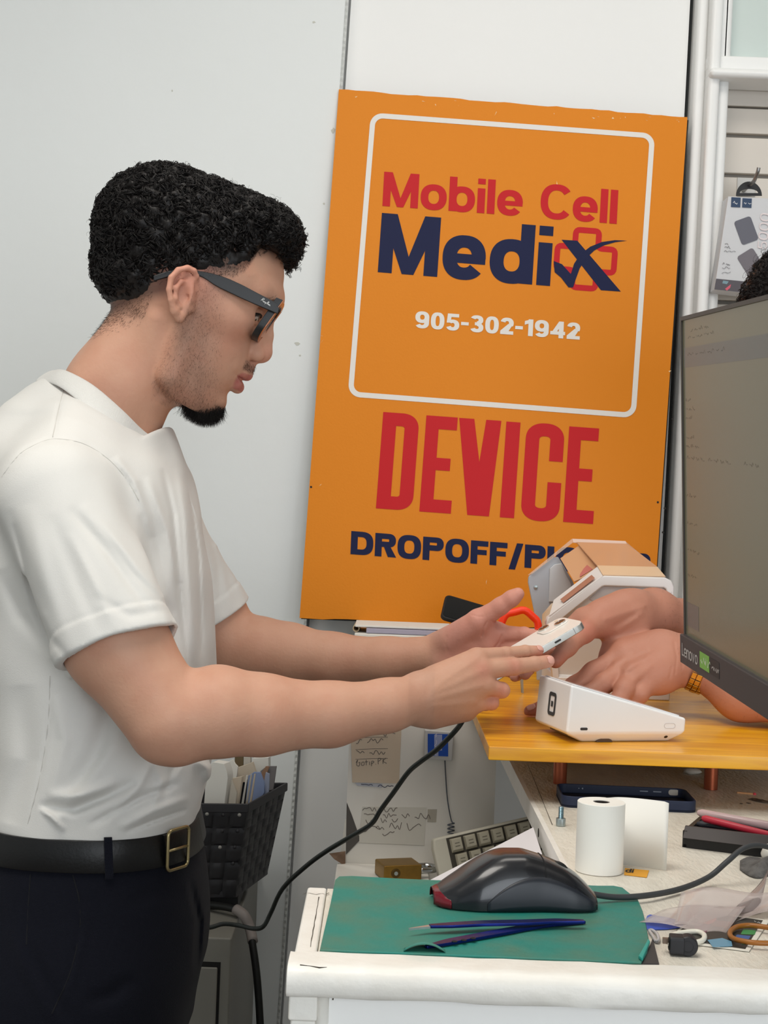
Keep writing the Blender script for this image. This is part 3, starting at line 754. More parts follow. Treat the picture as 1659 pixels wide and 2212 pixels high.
# right hand (near): back towards us, two fingers straight under the phone, two curled
hn = []
MN = {'i': (1030, 1421, 1.637, .0108), 'm': (1040, 1448, 1.628, .0112), 'r': (1046, 1481, 1.626, .0105), 'p': (1028, 1518, 1.63, .0098)}
WN = [(912, 1488, 1.605, .0165), (908, 1502, 1.602, .0175), (908, 1518, 1.604, .0175), (915, 1535, 1.608, .0165)]
for a, b in zip(WN, ('i', 'm', 'r', 'p')):
    hn += chain([a, MN[b]], .014)
hn += chain([(935, 1545, 1.622, .0145), (1005, 1535, 1.640, .0125)], .014)                   # heel of the hand
hn += chain([(940, 1470, 1.625, .014), (1005, 1440, 1.645, .0125)], .014)
hn += finger(MN['i'], (1092, 1412.5, 1.655, .0078), (1134, 1407, 1.668, .0068), (1163, 1406, 1.676, .0060))
hn += finger(MN['m'], (1111, 1440, 1.648, .0094), (1154, 1434, 1.660, .0082), (1184, 1428.5, 1.668, .0072))
hn += finger(MN['r'], (1084, 1491, 1.638, .0086), (1066, 1497, 1.662, .0075), (1046, 1494, 1.664, .0068))
hn += finger(MN['p'], (1062, 1518, 1.636, .0078), (1048, 1522, 1.655, .0066), (1032, 1519, 1.656, .006))
hn += chain([(928, 1484, 1.632, .0135), (978, 1450, 1.672, .0112), (1008, 1430, 1.692, .0092), (1026, 1421, 1.70, .0080)], .008)
for (a, b) in (((1100, 1396), 0),): pass
# left hand (far): palm towards us, thumb raised
hf = []
MF = {'i': (1078, 1370, 1.855, .0118), 'm': (1080, 1396, 1.862, .0118), 'r': (1070, 1420, 1.862, .011), 'p': (1052, 1442, 1.858, .010)}
WF = [(958, 1392, 1.878, .0165), (958, 1404, 1.88, .0175), (956, 1420, 1.88, .0175), (955, 1434, 1.876, .0155)]
for a, b in zip(WF, ('i', 'm', 'r', 'p')): hf += chain([a, MF[b]], .014)
hf += chain([(978, 1383, 1.862, .0195), (1032, 1343, 1.842, .0150)], .012)                    # ball of the thumb
hf += chain([(1000, 1405, 1.862, .013), (1050, 1392, 1.850, .012)], .014)
hf += chain([(972, 1440, 1.862, .015), (1040, 1440, 1.852, .0115)], .014)
hf += chain([(1036, 1340, 1.842, .0138), (1082, 1309, 1.832, .0102), (1105, 1293, 1.828, .0094), (1119, 1283, 1.826, .0078)], .006)
hf += chain([(1040, 1360, 1.848, .011), (1072, 1362, 1.852, .010)], .012)
hf += finger(MF['i'], (1132, 1371, 1.838, .0094), (1168, 1377, 1.826, .008), (1192, 1380, 1.82, .0072))
hf += finger(MF['m'], (1138, 1398, 1.836, .0094), (1172, 1405, 1.815, .008), (1192, 1408, 1.80, .0072))
hf += finger(MF['r'], (1122, 1428, 1.832, .009), (1140, 1446, 1.806, .0078), (1134, 1456, 1.785, .0072))
hf += finger(MF['p'], (1096, 1447, 1.836, .008), (1116, 1458, 1.815, .007), (1112, 1462, 1.795, .0062))
pelvis_b = [slices([.78, .9, 1.0, 1.12], [-.40, -.42, -.42, -.40], [-.235, -.225, -.225, -.22], [.14, .15, .145, .14], DH)]
legs_b = []
for s in (1, -1): legs_b += [rcone((-.335, DH-s*.085, .86), (-.325, DH-s*.10, .50), .075, .050, .02), rcone((-.325, DH-s*.10, .50), (-.345, DH-s*.105, .09), .050, .036, .02)]
trunk_b = [slices(Tz, np.array(Tb)+.022, np.array(Tf)-.022, np.array(Tw)-.02, DH), rcone(P(*SHN), sag(180, 960), .05, .05, .03), rcone(P(*SHF), sag(180, 960), .05, .05, .03)]
body_f = Field(trunk_b+pelvis_b+legs_b+neck+head+arm_n+hn+arm_f+hf)
# creases of palm and knuckles, pressed into the skin
CR = [([(1052, 1343), (1047, 1352), (1044, 1362), (1041, 1374)], 1.80, 1.9, 1.6, .0011), ([(1062, 1342), (1071, 1346), (1074, 1358)], 1.8, 1.9, 1.6, .0010), ([(1084, 1372), (1079, 1386), (1070, 1397)], 1.8, 1.9, 1.8, .0008),
      ([(965, 1374), (962, 1390), (966, 1408)], 1.8, 1.9, 2, .0007), ([(1018, 1328), (1030, 1331), (1042, 1333)], 1.8, 1.9, 1.6, .0005)]
KN = [((1092, 1408), 1.7), ((1092, 1415), 1.7), ((1110, 1434), 1.7), ((1112, 1443), 1.7)]
def body_post(p, d):
    m = (p[:, 0] > -.02) & (p[:, 1] > 1.55) & (p[:, 1] < 1.9)
    if m.any():
        q = p[m]; px = seg_px(q); add = np.zeros(len(q))
        for pts, a, b, w, dep in CR:
            add += np.where((q[:, 1] > a) & (q[:, 1] < b), dep*np.exp(-(poly_dist(px, pts)/w)**2), 0)
        for (cx, cy), b in KN:
            for o in (-4, 0, 4):
                add += np.where(q[:, 1] < b, .00035*np.exp(-((px[:, 0]-cx-o)/1.1)**2-((px[:, 1]-cy)/7)**2), 0)
        # tendons on the back of the near hand
        for a_, b_ in (((935, 1488), (1030, 1422)), ((930, 1500), (1038, 1450)), ((930, 1512), (1040, 1482)), ((935, 1525), (1025, 1517))):
            add -= np.where(q[:, 1] < 1.66, .0007*np.exp(-(poly_dist(px, [a_, b_])/8)**2), 0)
        d = d.copy(); d[m] += add
    return d
body_f.post = body_post
xw_n = P(880, 1512, 1.595)[0]; xw_f = P(925, 1416, 1.885)[0]
def near_y(v): return v[:, 1] < 1.74
parts = []
v, q = body_f.mesh((-.62, 1.45, 0.02), (-.10, 2.05, 1.52), .007)                               # clothed trunk and legs
cut = lambda v: ~((v[:, 2] > 1.40) & (v[:, 0] > -.50) & (np.abs(v[:, 1]-DH) < .12)) & ~((v[:, 0] > -.34) & (v[:, 2] < 1.36) & (v[:, 2] > 1.09) & (np.abs(v[:, 1]-DH) > .13))
parts.append(keepq(v, q, cut))
v, q = body_f.mesh((-.46, 1.60, 1.41), (-.06, 1.84, 1.80), .0016); parts.append(keepq(v, q, lambda v: (v[:, 2] > 1.412) | (v[:, 0] > -.30)))
v, q = body_f.mesh((-.36, 1.42, 1.05), (xw_n+.004, 1.66, 1.40), .0022); parts.append(keepq(v, q, lambda v: (v[:, 1] < 1.64)))
v, q = body_f.mesh((xw_n, 1.56, 1.10), (.24, 1.735, 1.28), .0012); parts.append(v_q := (v, q))
v, q = body_f.mesh((-.36, 1.80, 1.10), (xw_f+.004, 2.02, 1.40), .0024); parts.append(v_q := (v, q))
v, q = body_f.mesh((xw_f, 1.76, 1.12), (.24, 1.93, 1.32), .0013); parts.append(v_q := (v, q))
# the near hand box must not catch the far hand and vice versa: they are apart in depth
V, Q = joinq(*parts)
man = empty('person', (-.335, DH, 0), 'man in white T-shirt, black glasses and navy trousers holding out a phone', 'person')
base = np.array(s2l((200, 153, 128))); pink = np.array(s2l((205, 128, 112))); lipc = np.array(s2l((172, 98, 94))); stub = np.array(s2l((128, 96, 82)))
C = np.tile(base, (len(V), 1))
L_ = loc(V); inhead = (np.abs(L_[:, 1]) < 100) & (L_[:, 2] > -128) & (np.linalg.norm(V-hl(0, 0, 20), axis=1) < .19)
hi = np.where(inhead)[0]
dl = np.min([pr.fn(V[hi]) for pr in LIPS], axis=0)*1000
mouthzone = (L_[hi, 2] < -55.5+np.abs(L_[hi, 1])*-.12) & (L_[hi, 2] > -79) & (np.abs(L_[hi, 1]) < 25)
wl = np.clip((2.2-dl)/1.6, 0, 1)*mouthzone
C[hi] = C[hi]*(1-wl[:, None])+lipc*wl[:, None]
f_, y_, g_ = L_[hi].T
def sg(x, a, b): return np.clip((x-a)/(b-a), 0, 1)
def jaw_mask(f, y, g):
    fedge = np.interp(g, [-120, -100, -70, -45, -20, 0, 20, 35], [90, 74, 62, 54, 46, 40, 36, 34])
    bedge = np.interp(g, [-125, -100, -70, -45, -20, 0, 20, 35], [16, 10, 8, 10, 14, 17, 18, 14])
    m = sg(fedge-f, -14, 14)*sg(f-bedge, -8, 8)*sg(g, -132, -116)*sg(34-g, 0, 8)*sg(np.abs(y), 8, 26)
    return m
def must_mask(f, y, g):
    return sg(g, -57, -54)*sg(-43-g, -2, 4)*sg(27-np.abs(y), 0, 7)*(f > 78)*.9
def goat_mask(f, y, g):
    return np.clip(1.35-np.sqrt(((f-70)/24)**2+(y/24)**2+((g+112)/15)**2), 0, 1)
mj = jaw_mask(f_, y_, g_)*.55; mm_ = must_mask(f_, y_, g_)*.6; mg = goat_mask(f_, y_, g_)
for m_, c_ in ((mj, stub), (mm_, stub*.8), (np.clip(mg*1.5, 0, 1), np.array([.03, .022, .018]))):
    C[hi] = C[hi]*(1-m_[:, None])+c_*m_[:, None]
GL = lambda f: np.interp(f, [-100, -95, -78, -57, -34, -12, 5, 46, 56, 60, 70, 92, 112], [-46, -52, -56, -44, -25, -12, 16, 37, 50, 70, 75, 75, 72])
scalp = np.clip(sg(g_-GL(f_), -8, 6)*sg(np.abs(y_)+np.where(f_ < 20, 60, 0), 30, 40), 0, 1)*.85*(np.abs(y_) < 81)
scalp = np.where((np.abs(y_) > 79) & (f_ > -24) & (f_ < 18), 0, scalp)
C[hi] = C[hi]*(1-scalp[:, None])+np.array([.035, .026, .022])*scalp[:, None]
# warmer ears, nose and cheeks; pinker palm and finger tips
w_ = np.exp(-(np.linalg.norm(L_[hi]-[108, 0, -28], axis=1)/18)**2)*.35+np.exp(-(np.linalg.norm(L_[hi]-[0, 84, 8], axis=1)/30)**2)*.5
w_ += np.exp(-(np.linalg.norm((L_[hi]-[70, 50, -22])*[1, 1, 1], axis=1)/24)**2)*.25
w_ = np.clip(w_, 0, .6)[:, None]; C[hi] = C[hi]*(1-w_)+pink*w_
w_ = (np.clip((V[:, 0]-xw_f+.005)/.05, 0, .6)*(V[:, 1] > 1.75))[:, None]; C = C*(1-w_)+np.array(s2l((212, 140, 128)))*w_
for q_ in ((1163, 1406, 1.676), (1184, 1428, 1.668), (1110, 1440, 1.64), (1040, 1448, 1.62), (1084, 1491, 1.63), (1062, 1518, 1.63)):
    w_ = (.55*np.exp(-(np.linalg.norm(V-P(*q_), axis=1)/.010)**2))[:, None]; C = C*(1-w_)+pink*w_
# eyes on the ball: white, dark iris looking down
body = obj('body', (V, Q), skin_mat('skin', (200, 153, 128)), man, smooth=True, cols=C)
eyem = mat('eye_white', (186, 172, 162), .2); irism = mat('iris', (44, 28, 20), .15); lashm = mat('lash', (20, 15, 14), .6)
for e, s in zip(EYE, (1, -1)):
    look = HA[0]*.70-HA[2]*.30+HA[1]*.50*s; look /= np.linalg.norm(look)
    o = obj('eye', lathe([(.0001, -.0121)]+[(.0121*math.sin(a), -.0121*math.cos(a)) for a in np.linspace(.15, PI-.15, 16)]+[(.0001, .0121)], e, look, 28), eyem, man, smooth=True)
    obj('iris', lathe([(.0001, .01165), (.0068, .0103), (.0064, .0107), (.0001, .01235)], e, look, 24), irism, o, smooth=True)
    a = smooth_path([hl(90.2, s*22, 7), hl(90.6, s*30, 8.8), hl(88, s*37, 8.9), hl(82.5, s*42, 7.2), hl(75.5, s*46.6, 4.6)], 5)
    obj('eyelash', tube(a, [.0005+.0008*math.sin(PI*i/(len(a)-1)) for i in range(len(a))], 6), lashm, man)
# finger nails on the near hand
nailm = mat('nail', (222, 166, 150), .3)
def nail(fld, c, along, out, l, w):
    """a nail plate laid on the finger: every point is brought down onto the skin"""
    along = np.asarray(along, float); along /= np.linalg.norm(along); out = np.asarray(out, float); out -= along*(out@along); out /= np.linalg.norm(out); sd = np.cross(along, out)
    t = np.linspace(.016, -.006, 90); g = []
    for i in range(9):
        u = i/8-.5; row = []; half = w*.5*(1-.35*max(0, abs(u)*2-.55)/.45)
        for j in range(9):
            p = np.asarray(c)+along*l*u+sd*half*(j/4-1)
            e = fld.ev(p[None, :]+out[None, :]*t[:, None]); k = np.where(e < 0)[0]; tt_ = t[k[0]] if len(k) else 0
            row.append(p+out*(tt_+.00035))
        g.append(row)
    return sheet(np.array(g), .00035, out)
pm = P(1182, 1429, 1.668); ax = P(1184, 1428.5, 1.668)-P(1154, 1434, 1.660)
obj('fingernail', nail(body_f, P(1186, 1428.3, 1.6685), ax, (0, -1, .35), .0112, .0092), nailm, man, smooth=True)
pi_ = P(1161, 1406, 1.676); ax = P(1163, 1406, 1.676)-P(1134, 1407, 1.668)
obj('fingernail', nail(body_f, P(1164, 1405.8, 1.6762), ax, (0, -.72, .68), .0100, .0080), nailm, man, smooth=True)
# ---------------------------------------------------------------- hair of the man
glow = GL
skf = Field(skull+[Prim(face_fn, hl(30, 0, -40), .14, .018)]+neck[:1])
hv = [E_((-10, 0, 52), (119, 88, 92)), E_((70, 0, 106), (35, 64, 31), 30), E_((-60, 0, 60), (72, 82, 72), 20), E_((40, 0, 96), (60, 76, 44), 20), E_((-56, 0, -8), (54, 66, 40), 34), E_((-58, 0, 92), (46, 62, 40), 16)]
def hair_post(inset):
    def post(p, d):
        q = loc(p); f, y, g = q.T
        gl_ = glow(f)
        sd = skf.ev(p)*1000
        th = np.where(f < 0, np.clip(5+(g-gl_)*.6, 3, 60), np.clip(2.2+(g-gl_)*.42, 2.2, 60))
        th = np.where((f > 28) & (f < 66) & (g < 66) & (np.abs(y) > 40), np.clip(2.0+(g-gl_)*.16, 2, 6), th)
        th = th+np.clip((f-56)*1.1, 0, 45)*sg(g, 66, 84)
        lim = sd-th
        fr_ = np.where(f > 70, 0, 0)
        dd = smax(d*1000+inset, lim+inset*.5, 6)
        dd = smax(dd, gl_-g+np.where(f > 60, inset, 0), 5)
        return dd/1000
    return post
HF = Field(hv, hair_post(6)); HS = Field(hv, hair_post(0))
hv_, hq_ = HF.mesh(hl(0, 0, 0)-.21, hl(0, 0, 0)+np.array([.2, .21, .21]), .003)
hairm = mat('black_curly_hair', (19, 15, 14), .5, spec=.34)
hnm = vnormals(hv_, hq_)
# lumpy under-mass
bump = (np.sin(hv_[:, 0]*520+hv_[:, 2]*310)*np.sin(hv_[:, 1]*470+hv_[:, 0]*150)*np.sin(hv_[:, 2]*560+1))*.0030+(np.sin(hv_[:, 0]*210+hv_[:, 1]*160)*np.sin(hv_[:, 2]*230+hv_[:, 1]*90))*.003
hvb = hv_+hnm*(bump*np.clip((loc(hv_)[:, 2]-glow(loc(hv_)[:, 0]))/30, .1, 1))[:, None]
def curls(surf_v, surf_n, count, R0, L0, nst, rng, tight=None, turns=(1.2, 2.4), rad=.00042, npt=18, keep=None, bias=(0, 0, 0)):
    idx = rng.choice(len(surf_v), count); p = surf_v[idx]; n = surf_n[idx]
    tn = rng.normal(size=(count, 3))+np.asarray(bias); tn -= n*np.einsum('ij,ij->i', tn, n)[:, None]; tn /= np.linalg.norm(tn, axis=1)[:, None]
    a = n*rng.uniform(.15, .75, count)[:, None]+tn*.9; a /= np.linalg.norm(a, axis=1)[:, None]
    e1 = np.cross(a, rng.normal(size=(count, 3))); e1 /= np.linalg.norm(e1, axis=1)[:, None]; e2 = np.cross(a, e1)
    R = R0*rng.uniform(.6, 1.35, count); L = L0*rng.uniform(.5, 1.3, count)
    if tight is not None: s = tight(p); R, L = R*s, L*s
    t = np.linspace(0, 1, npt); tw = rng.uniform(*turns, count)*2*PI; ph = rng.uniform(0, 2*PI, count)
    out = []
    for k in range(nst):
        off = rng.normal(size=(count, 3))*.0007; th = tw[:, None]*t+ph[:, None]+rng.normal(size=(count, 1))*.18
        rr_ = R[:, None]*(.55+.45*np.sin(PI*np.minimum(1, t*1.4+.15)))*(1+rng.normal(size=(count, 1))*.08)
        pts = p[:, None, :]-n[:, None, :]*.0035+off[:, None, :]+a[:, None, :]*(L[:, None]*t*.8)[:, :, None]+e1[:, None, :]*(rr_*np.cos(th))[:, :, None]+e2[:, None, :]*(rr_*np.sin(th))[:, :, None]
        out.append(sweep(pts, np.broadcast_to(rad*(1-.5*t)[None, :], (count, npt)), 3))
    return joinq(*out)
lv = loc(hv_); gap = lv[:, 2]-glow(lv[:, 0])
def tight(p):
    q = loc(p); return np.clip((q[:, 2]-glow(q[:, 0]))/34, .22, 1)
zone = (gap > np.where(lv[:, 0] < 0, 0, 4)) & ~((lv[:, 0] > 26) & (lv[:, 0] < 66) & (lv[:, 2] < 62)) & (np.einsum('ij,ij->i', hnm, hv_-skf.p[0].c) > 0)
rngh = np.random.default_rng(11)
c1 = curls(hv_[zone], hnm[zone], 4600, .0060, .0120, 4, rngh, tight, npt=16, rad=.0006)
c2 = curls(hv_[zone], hnm[zone], 1100, .0042, .020, 1, rngh, tight, turns=(1.5, 3), npt=20, rad=.00022)
fz = zone & (lv[:, 0] > 62) & (lv[:, 2] < 112)
c3 = curls(hv_[fz], hnm[fz], 260, .0050, .017, 4, rngh, None, npt=18, bias=HA[0]*.6-HA[2]*.9)
hair = obj('hair', joinq((hvb, hq_), c1, c2, c3), hairm, man, smooth=True)
# close-cropped sides: short hairs over the temple and the nape
hb_v, hb_q = V, Q
vn = vnormals(V, Q)
rngb = np.random.default_rng(5)
vi = np.where(inhead)[0]; LV = L_[vi]
def pick(mask, n, rng=rngb):
    w = np.clip(mask, 0, None); w = w/w.sum(); return vi[rng.choice(len(vi), n, p=w)]
side = ((LV[:, 0] > 12) & (LV[:, 0] < 64) & (LV[:, 2] > glow(LV[:, 0])-3) & (LV[:, 2] < 72) & (np.abs(LV[:, 1]) > 35)).astype(float)
nape = (sg(glow(LV[:, 0])-LV[:, 2], -10, 14)*sg(glow(LV[:, 0])-LV[:, 2], 34, 10)*(LV[:, 0] < -30)).astype(float)
def fuzz(mask, n, L, R, lean, curl):
    i = pick(mask, n); d = vn[i]*.7+lean+rngb.normal(size=(n, 3))*.35
    return strands(V[i]-vn[i]*.0004, d, L*rngb.uniform(.5, 1.3, n), R, 4, curl*rngb.uniform(-1, 1, n))
sides_ = joinq(fuzz(side, 2600, .004, .00016, -HA[2]*.7-HA[0]*.2, .0012), fuzz(nape, 1500, .0045, .00014, -HA[2]*1.0, .0014))
obj('cropped_hair', sides_, hairm, man)
# beard: stubble on the jaw, moustache, goatee, eyebrows
mj2 = jaw_mask(*LV.T); mm2 = must_mask(*LV.T)
beard = [fuzz(mj2, 5200, .0032, .00008, -HA[2]*.9+HA[0]*.1, .0014), fuzz(mm2*(LV[:, 2] > -53.5), 700, .0030, .00010, -HA[2]*.8, .0008)]
gmask = np.clip(1.25-np.sqrt(((LV[:, 0]-69)/24)**2+(LV[:, 1]/24)**2+((LV[:, 2]+113)/15)**2), 0, 1)
beard.append(fuzz(gmask, 3400, .0115, .00020, -HA[2]*1.1+np.array([-.05, 0, -.5]), .0055))
obj('beard', joinq(*beard), hairm, man)
bm2 = (np.exp(-((LV[:, 2]-(30-np.clip(np.abs(LV[:, 1])-32, 0, 30)*.25))/3.0)**2)*(LV[:, 0] > 70)*sg(np.abs(LV[:, 1]), 9, 14)*sg(52-np.abs(LV[:, 1]), 0, 8))
i = pick(bm2, 450); dd = np.stack([np.zeros(450), np.sign(DH-V[i][:, 1])*-1.0, np.full(450, .1)], 1)+vn[i]*.3
obj('eyebrow', strands(V[i], dd, .007, .00018, 4, .001), hairm, man)
# ---------------------------------------------------------------- T-shirt
shirtm = mat('white_cotton', (216, 214, 209), .85, sheen=.1, var=.1, vscale=6, vrgb=(206, 203, 198), bump=.12, bscale=900, bdetail=2)
SA, SB = P(*SHN), P(256, 1398, 1.503)
FA, FB = P(*SHF), P(446, 1338, 1.932)
nax = (SB-SA)/np.linalg.norm(SB-SA); fax = (FB-FA)/np.linalg.norm(FB-FA)
hemN = np.cross(nax, [0, 1, 0]); 
trunk_s = [slices(Tz, Tb, Tf, Tw, DH, 2.35),
    rcone(sag(185, 975), sag(180, 1030), .062, .10, .04), rcone(P(150, 1010, 1.60), sag(200, 960), .055, .07, .05), rcone(P(288, 1042, 1.86), sag(225, 970), .048, .066, .05),
    rcone(sag(118, 912, 18), sag(45, 1015, 40), .042, .060, .03), rcone(sag(118, 912, -18), sag(45, 1015, -40), .042, .060, .03)]
def sleeve(a, ax, b, r0, r1, cutn):
    L = np.linalg.norm(b-a)
    tubef = rcone(a, b+ax*.05, r0, r1, .03).fn
    def fn(p):
        d = tubef(p); e = (p-b)@cutn
        d = smax(d, e, .002)
        c = np.linalg.norm((p-b)-((p-b)@ax)[:, None]*ax, axis=1)
        inner = np.maximum(c-(r1-.0075), -((p-b)@ax+.012))
        return np.maximum(d, -inner)
    return Prim(fn, (a+b)/2, L/2+.14, .026)
# the hem is cut square to the arm, a little lower at the back
cutN = nax*.985+np.array([-.10, .0, -.02]); cutN /= np.linalg.norm(cutN)
cutF = fax.copy()
sl_n = sleeve(SA, nax, SB, .0600, .0655, cutN); sl_f = sleeve(FA, fax, FB, .060, .060, cutF)
FOLDS = [  # (photo points, near/far, width px, depth mm: + out, - in)
    ([(150, 1095), (230, 1190), (330, 1330)], 11, -3.0), ([(176, 1090), (262, 1185), (352, 1300)], 13, 2.6), ([(60, 1090), (100, 1250), (150, 1410)], 20, 2.6), ([(110, 1110), (170, 1260), (225, 1380)], 15, -2.0),
    ([(30, 1130), (70, 1290), (112, 1420)], 8, -2.2),
    ([(-10, 1050), (20, 1005), (55, 972), (105, 948), (150, 950), (190, 962), (235, 992), (272, 1032), (300, 1080), (312, 1110)], 6.5, -1.1), ([(250, 985), (290, 1040), (318, 1110), (330, 1160)], 9, 3.2),
    ([(300, 1040), (340, 1180), (372, 1330), (398, 1420)], 10, -2.6), ([(318, 1030), (362, 1150), (385, 1260)], 9, 3.0), ([(350, 1010), (374, 1110), (384, 1230), (400, 1390), (405, 1440)], 7, -3.0), ([(385, 1010), (402, 1120), (412, 1300), (425, 1440)], 9, 2.6), ([(408, 1060), (428, 1200), (436, 1420)], 6, -2.2),
    ([(112, 1450), (106, 1560), (88, 1670), (62, 1790)], 5, -1.0), ([(165, 1430), (238, 1530), (205, 1640), (140, 1740)], 24, -6.0), ([(250, 1600), (190, 1690), (120, 1770)], 16, 4.0), ([(50, 1480), (60, 1640), (20, 1780)], 26, -3.5),
    ([(82, 1742), (160, 1748), (225, 1722), (292, 1688)], 11, -6.5), ([(100, 1720), (180, 1718), (250, 1690)], 12, 4.5), ([(190, 1785), (255, 1748), (330, 1712), (390, 1690)], 8, -5.0), ([(255, 1790), (330, 1752), (410, 1722)], 9, 4.0), ([(270, 1798), (335, 1772), (405, 1748)], 5, -3.5),
    ([(352, 1720), (385, 1640), (398, 1560)], 8, -3.0), ([(330, 1640), (300, 1700), (230, 1770)], 9, 3.0), ([(85, 1745), (112, 1765), (140, 1795)], 6, 4.0), ([(140, 830), (126, 880), (112, 945)], 5, -.7), ([(420, 1640), (448, 1660), (452, 1690)], 12, 5.0)]
FOLDS += [([(200, 1285), (280, 1330), (365, 1318)], 10, -1.6), ([(60, 1300), (105, 1375), (150, 1425)], 9, -1.8), ([(302, 1110), (330, 1200), (352, 1290)], 8, -2.2), ([(0, 1230), (45, 1330), (112, 1410)], 16, -3.0), ([(20, 1100), (60, 1220), (95, 1330)], 12, -1.8), ([(190, 1100), (290, 1240), (380, 1330)], 9, -1.6), ([(150, 1150), (210, 1270), (250, 1360)], 10, 1.6), ([(120, 1500), (140, 1600), (110, 1720)], 14, 2.2), ([(330, 1640), (350, 1690), (330, 1750)], 10, 2.2), ([(225, 1760), (300, 1730), (360, 1690), (400, 1650)], 9, 2.0)]
FFAR = [([(470, 1180), (500, 1270), (520, 1310)], 10, -2.0), ([(440, 1120), (470, 1220), (480, 1330)], 9, -2.5)]
rs = np.random.default_rng(21)
WAV = [(rs.normal(size=3)*np.array([55, 40, 30]), rs.uniform(0, 6.3)) for _ in range(9)]
c_a, c_b = sag(86, 815), sag(344, 977); COLN = np.cross(c_b-c_a, [0, 1, 0]); COLN /= np.linalg.norm(COLN)
if COLN[2] < 0: COLN = -COLN
COL0 = c_a+COLN*.009; COLX = sag(328, 977)[0]
def shirt_post(p, d):
    m = np.abs(d) < .03
    if not m.any(): return d
    q = p[m]; px = seg_px(q); add = np.zeros(len(q)); near = q[:, 1] < 1.70
    for pts, w, a in FOLDS: add -= np.where(near, a*.0014*fold_w(px, pts, w), 0)
    for pts, w, a in FFAR: add -= np.where(~near, a*.0014*fold_w(px, pts, w), 0)
    for kv, ph in WAV: add += .00042*np.sin(q@kv+ph)
    add += 0*near
    # folded hem of each sleeve
    for b, ax, cu, nr in ((SB, nax, cutN, True), (FB, fax, cutF, False)):
        e = (q-b)@cu; rad = np.linalg.norm((q-b)-((q-b)@ax)[:, None]*ax, axis=1)
        z = (e > -.026) & (e < .004) & (rad < .085) & (near == nr)
        add -= np.where(z, .0012*sg(e, -.026, -.022), 0)
        add += np.where((e > -.034) & (e < -.018) & (rad < .085) & (near == nr), .0006*np.exp(-((e+.026)/.0022)**2), 0)
    d = d.copy(); d[m] += add
    cutp = (p-COL0)@COLN
    return smax(d, cutp-np.maximum(0, p[:, 0]-COLX)*1.3, .008)
# opening for the neck
neck_hole = [rcone(sag(300, 780), sag(222, 905), .060, .058, .004, 's')]
shirt_f = Field(trunk_s+[sl_n, sl_f], shirt_post)
zb_belt = P(430, 1770, DH)[2]
v, q = shirt_f.mesh((-.62, 1.40, .985), (-.12, 2.03, 1.50), .0021)
v, q = keepq(v, q, lambda v: v[:, 2] > .99)
shirt = obj('shirt', (v, q), shirtm, man, smooth=True)
def on_cloth(fld, pts, d0=1.36, d1=1.74, n=7):
    out = []; t = np.linspace(d0, d1, 260)
    for x, y in smooth_path([(a, b, 0) for a, b in pts], n)[:, :2]:
        e = fld.ev(np.array([P(x, y, d) for d in t])); k = np.where(e < 0)[0]
        if len(k): out.append(P(x, y, t[k[0]]-.0008))
    return np.array(out)
seamm = mat('seam_thread', (198, 195, 189), .9)
for pts in ([(4, 1030), (30, 995), (55, 972), (105, 950), (150, 951), (190, 963), (235, 993), (272, 1034), (300, 1080)], [(139, 836), (128, 880), (114, 944)], [(108, 1460), (104, 1560), (88, 1670), (60, 1780)]):
    q = on_cloth(shirt_f, pts)
    if len(q) > 3: obj('seam', tube(q, .00055, 6), seamm, shirt)
# ribbed collar standing round the neck
CT = [(114, 799, 0), (140, 799, 50), (200, 830, 80), (262, 882, 79), (305, 924, 55), (333, 946, 22), (338, 948, 0)]
CBm = [(76, 824, 0), (122, 833, 66), (184, 878, 100), (246, 926, 98), (302, 968, 67), (342, 983, 26), (348, 985, 0)]
def ringpts(L):
    a = [P(x, y, DH-yy/1000) for x, y, yy in L]; b = [np.array([p[0], 2*DH-p[1], p[2]+.011*min(1, max(0, (p[0]-a[0][0])/.10))]) for p in a[-2:0:-1]]
    return smooth_path(np.array(a+b+[a[0], a[1]]), 8)[:-8]
top, bot = ringpts(CT), ringpts(CBm)
cg = []
for a, b in zip(top, bot):
    cg.append([a+(b-a)*t for t in np.linspace(0, 1, 7)])
cg = np.array(cg); cen = cg.mean(axis=(0, 1)); m_, k_ = cg.shape[:2]
outw = cg-np.array([cen[0], cen[1], 0]); outw[:, :, 2] = .25*np.linalg.norm(outw[:, :, :2], axis=2); outw /= np.linalg.norm(outw, axis=2)[:, :, None]
prof_ = np.array([.0, .0016, .0022, .0024, .0022, .0016, 0.])[None, :, None]
o_ = cg+outw*prof_; i_ = cg-outw*.0022
allv = np.concatenate([o_, i_[:, ::-1]], 1); kk = allv.shape[1]
fq = np.array([[i*kk+j, ((i+1) % m_)*kk+j, ((i+1) % m_)*kk+(j+1) % kk, i*kk+(j+1) % kk] for i in range(m_) for j in range(kk)])
obj('collar', (allv.reshape(-1, 3), fq), mat('white_rib_cotton', (218, 216, 211), .85, sheen=.15, bump=.4, bscale=500, bdetail=1, bstretch=(3, 3, .6)), man, smooth=True, sub=1)
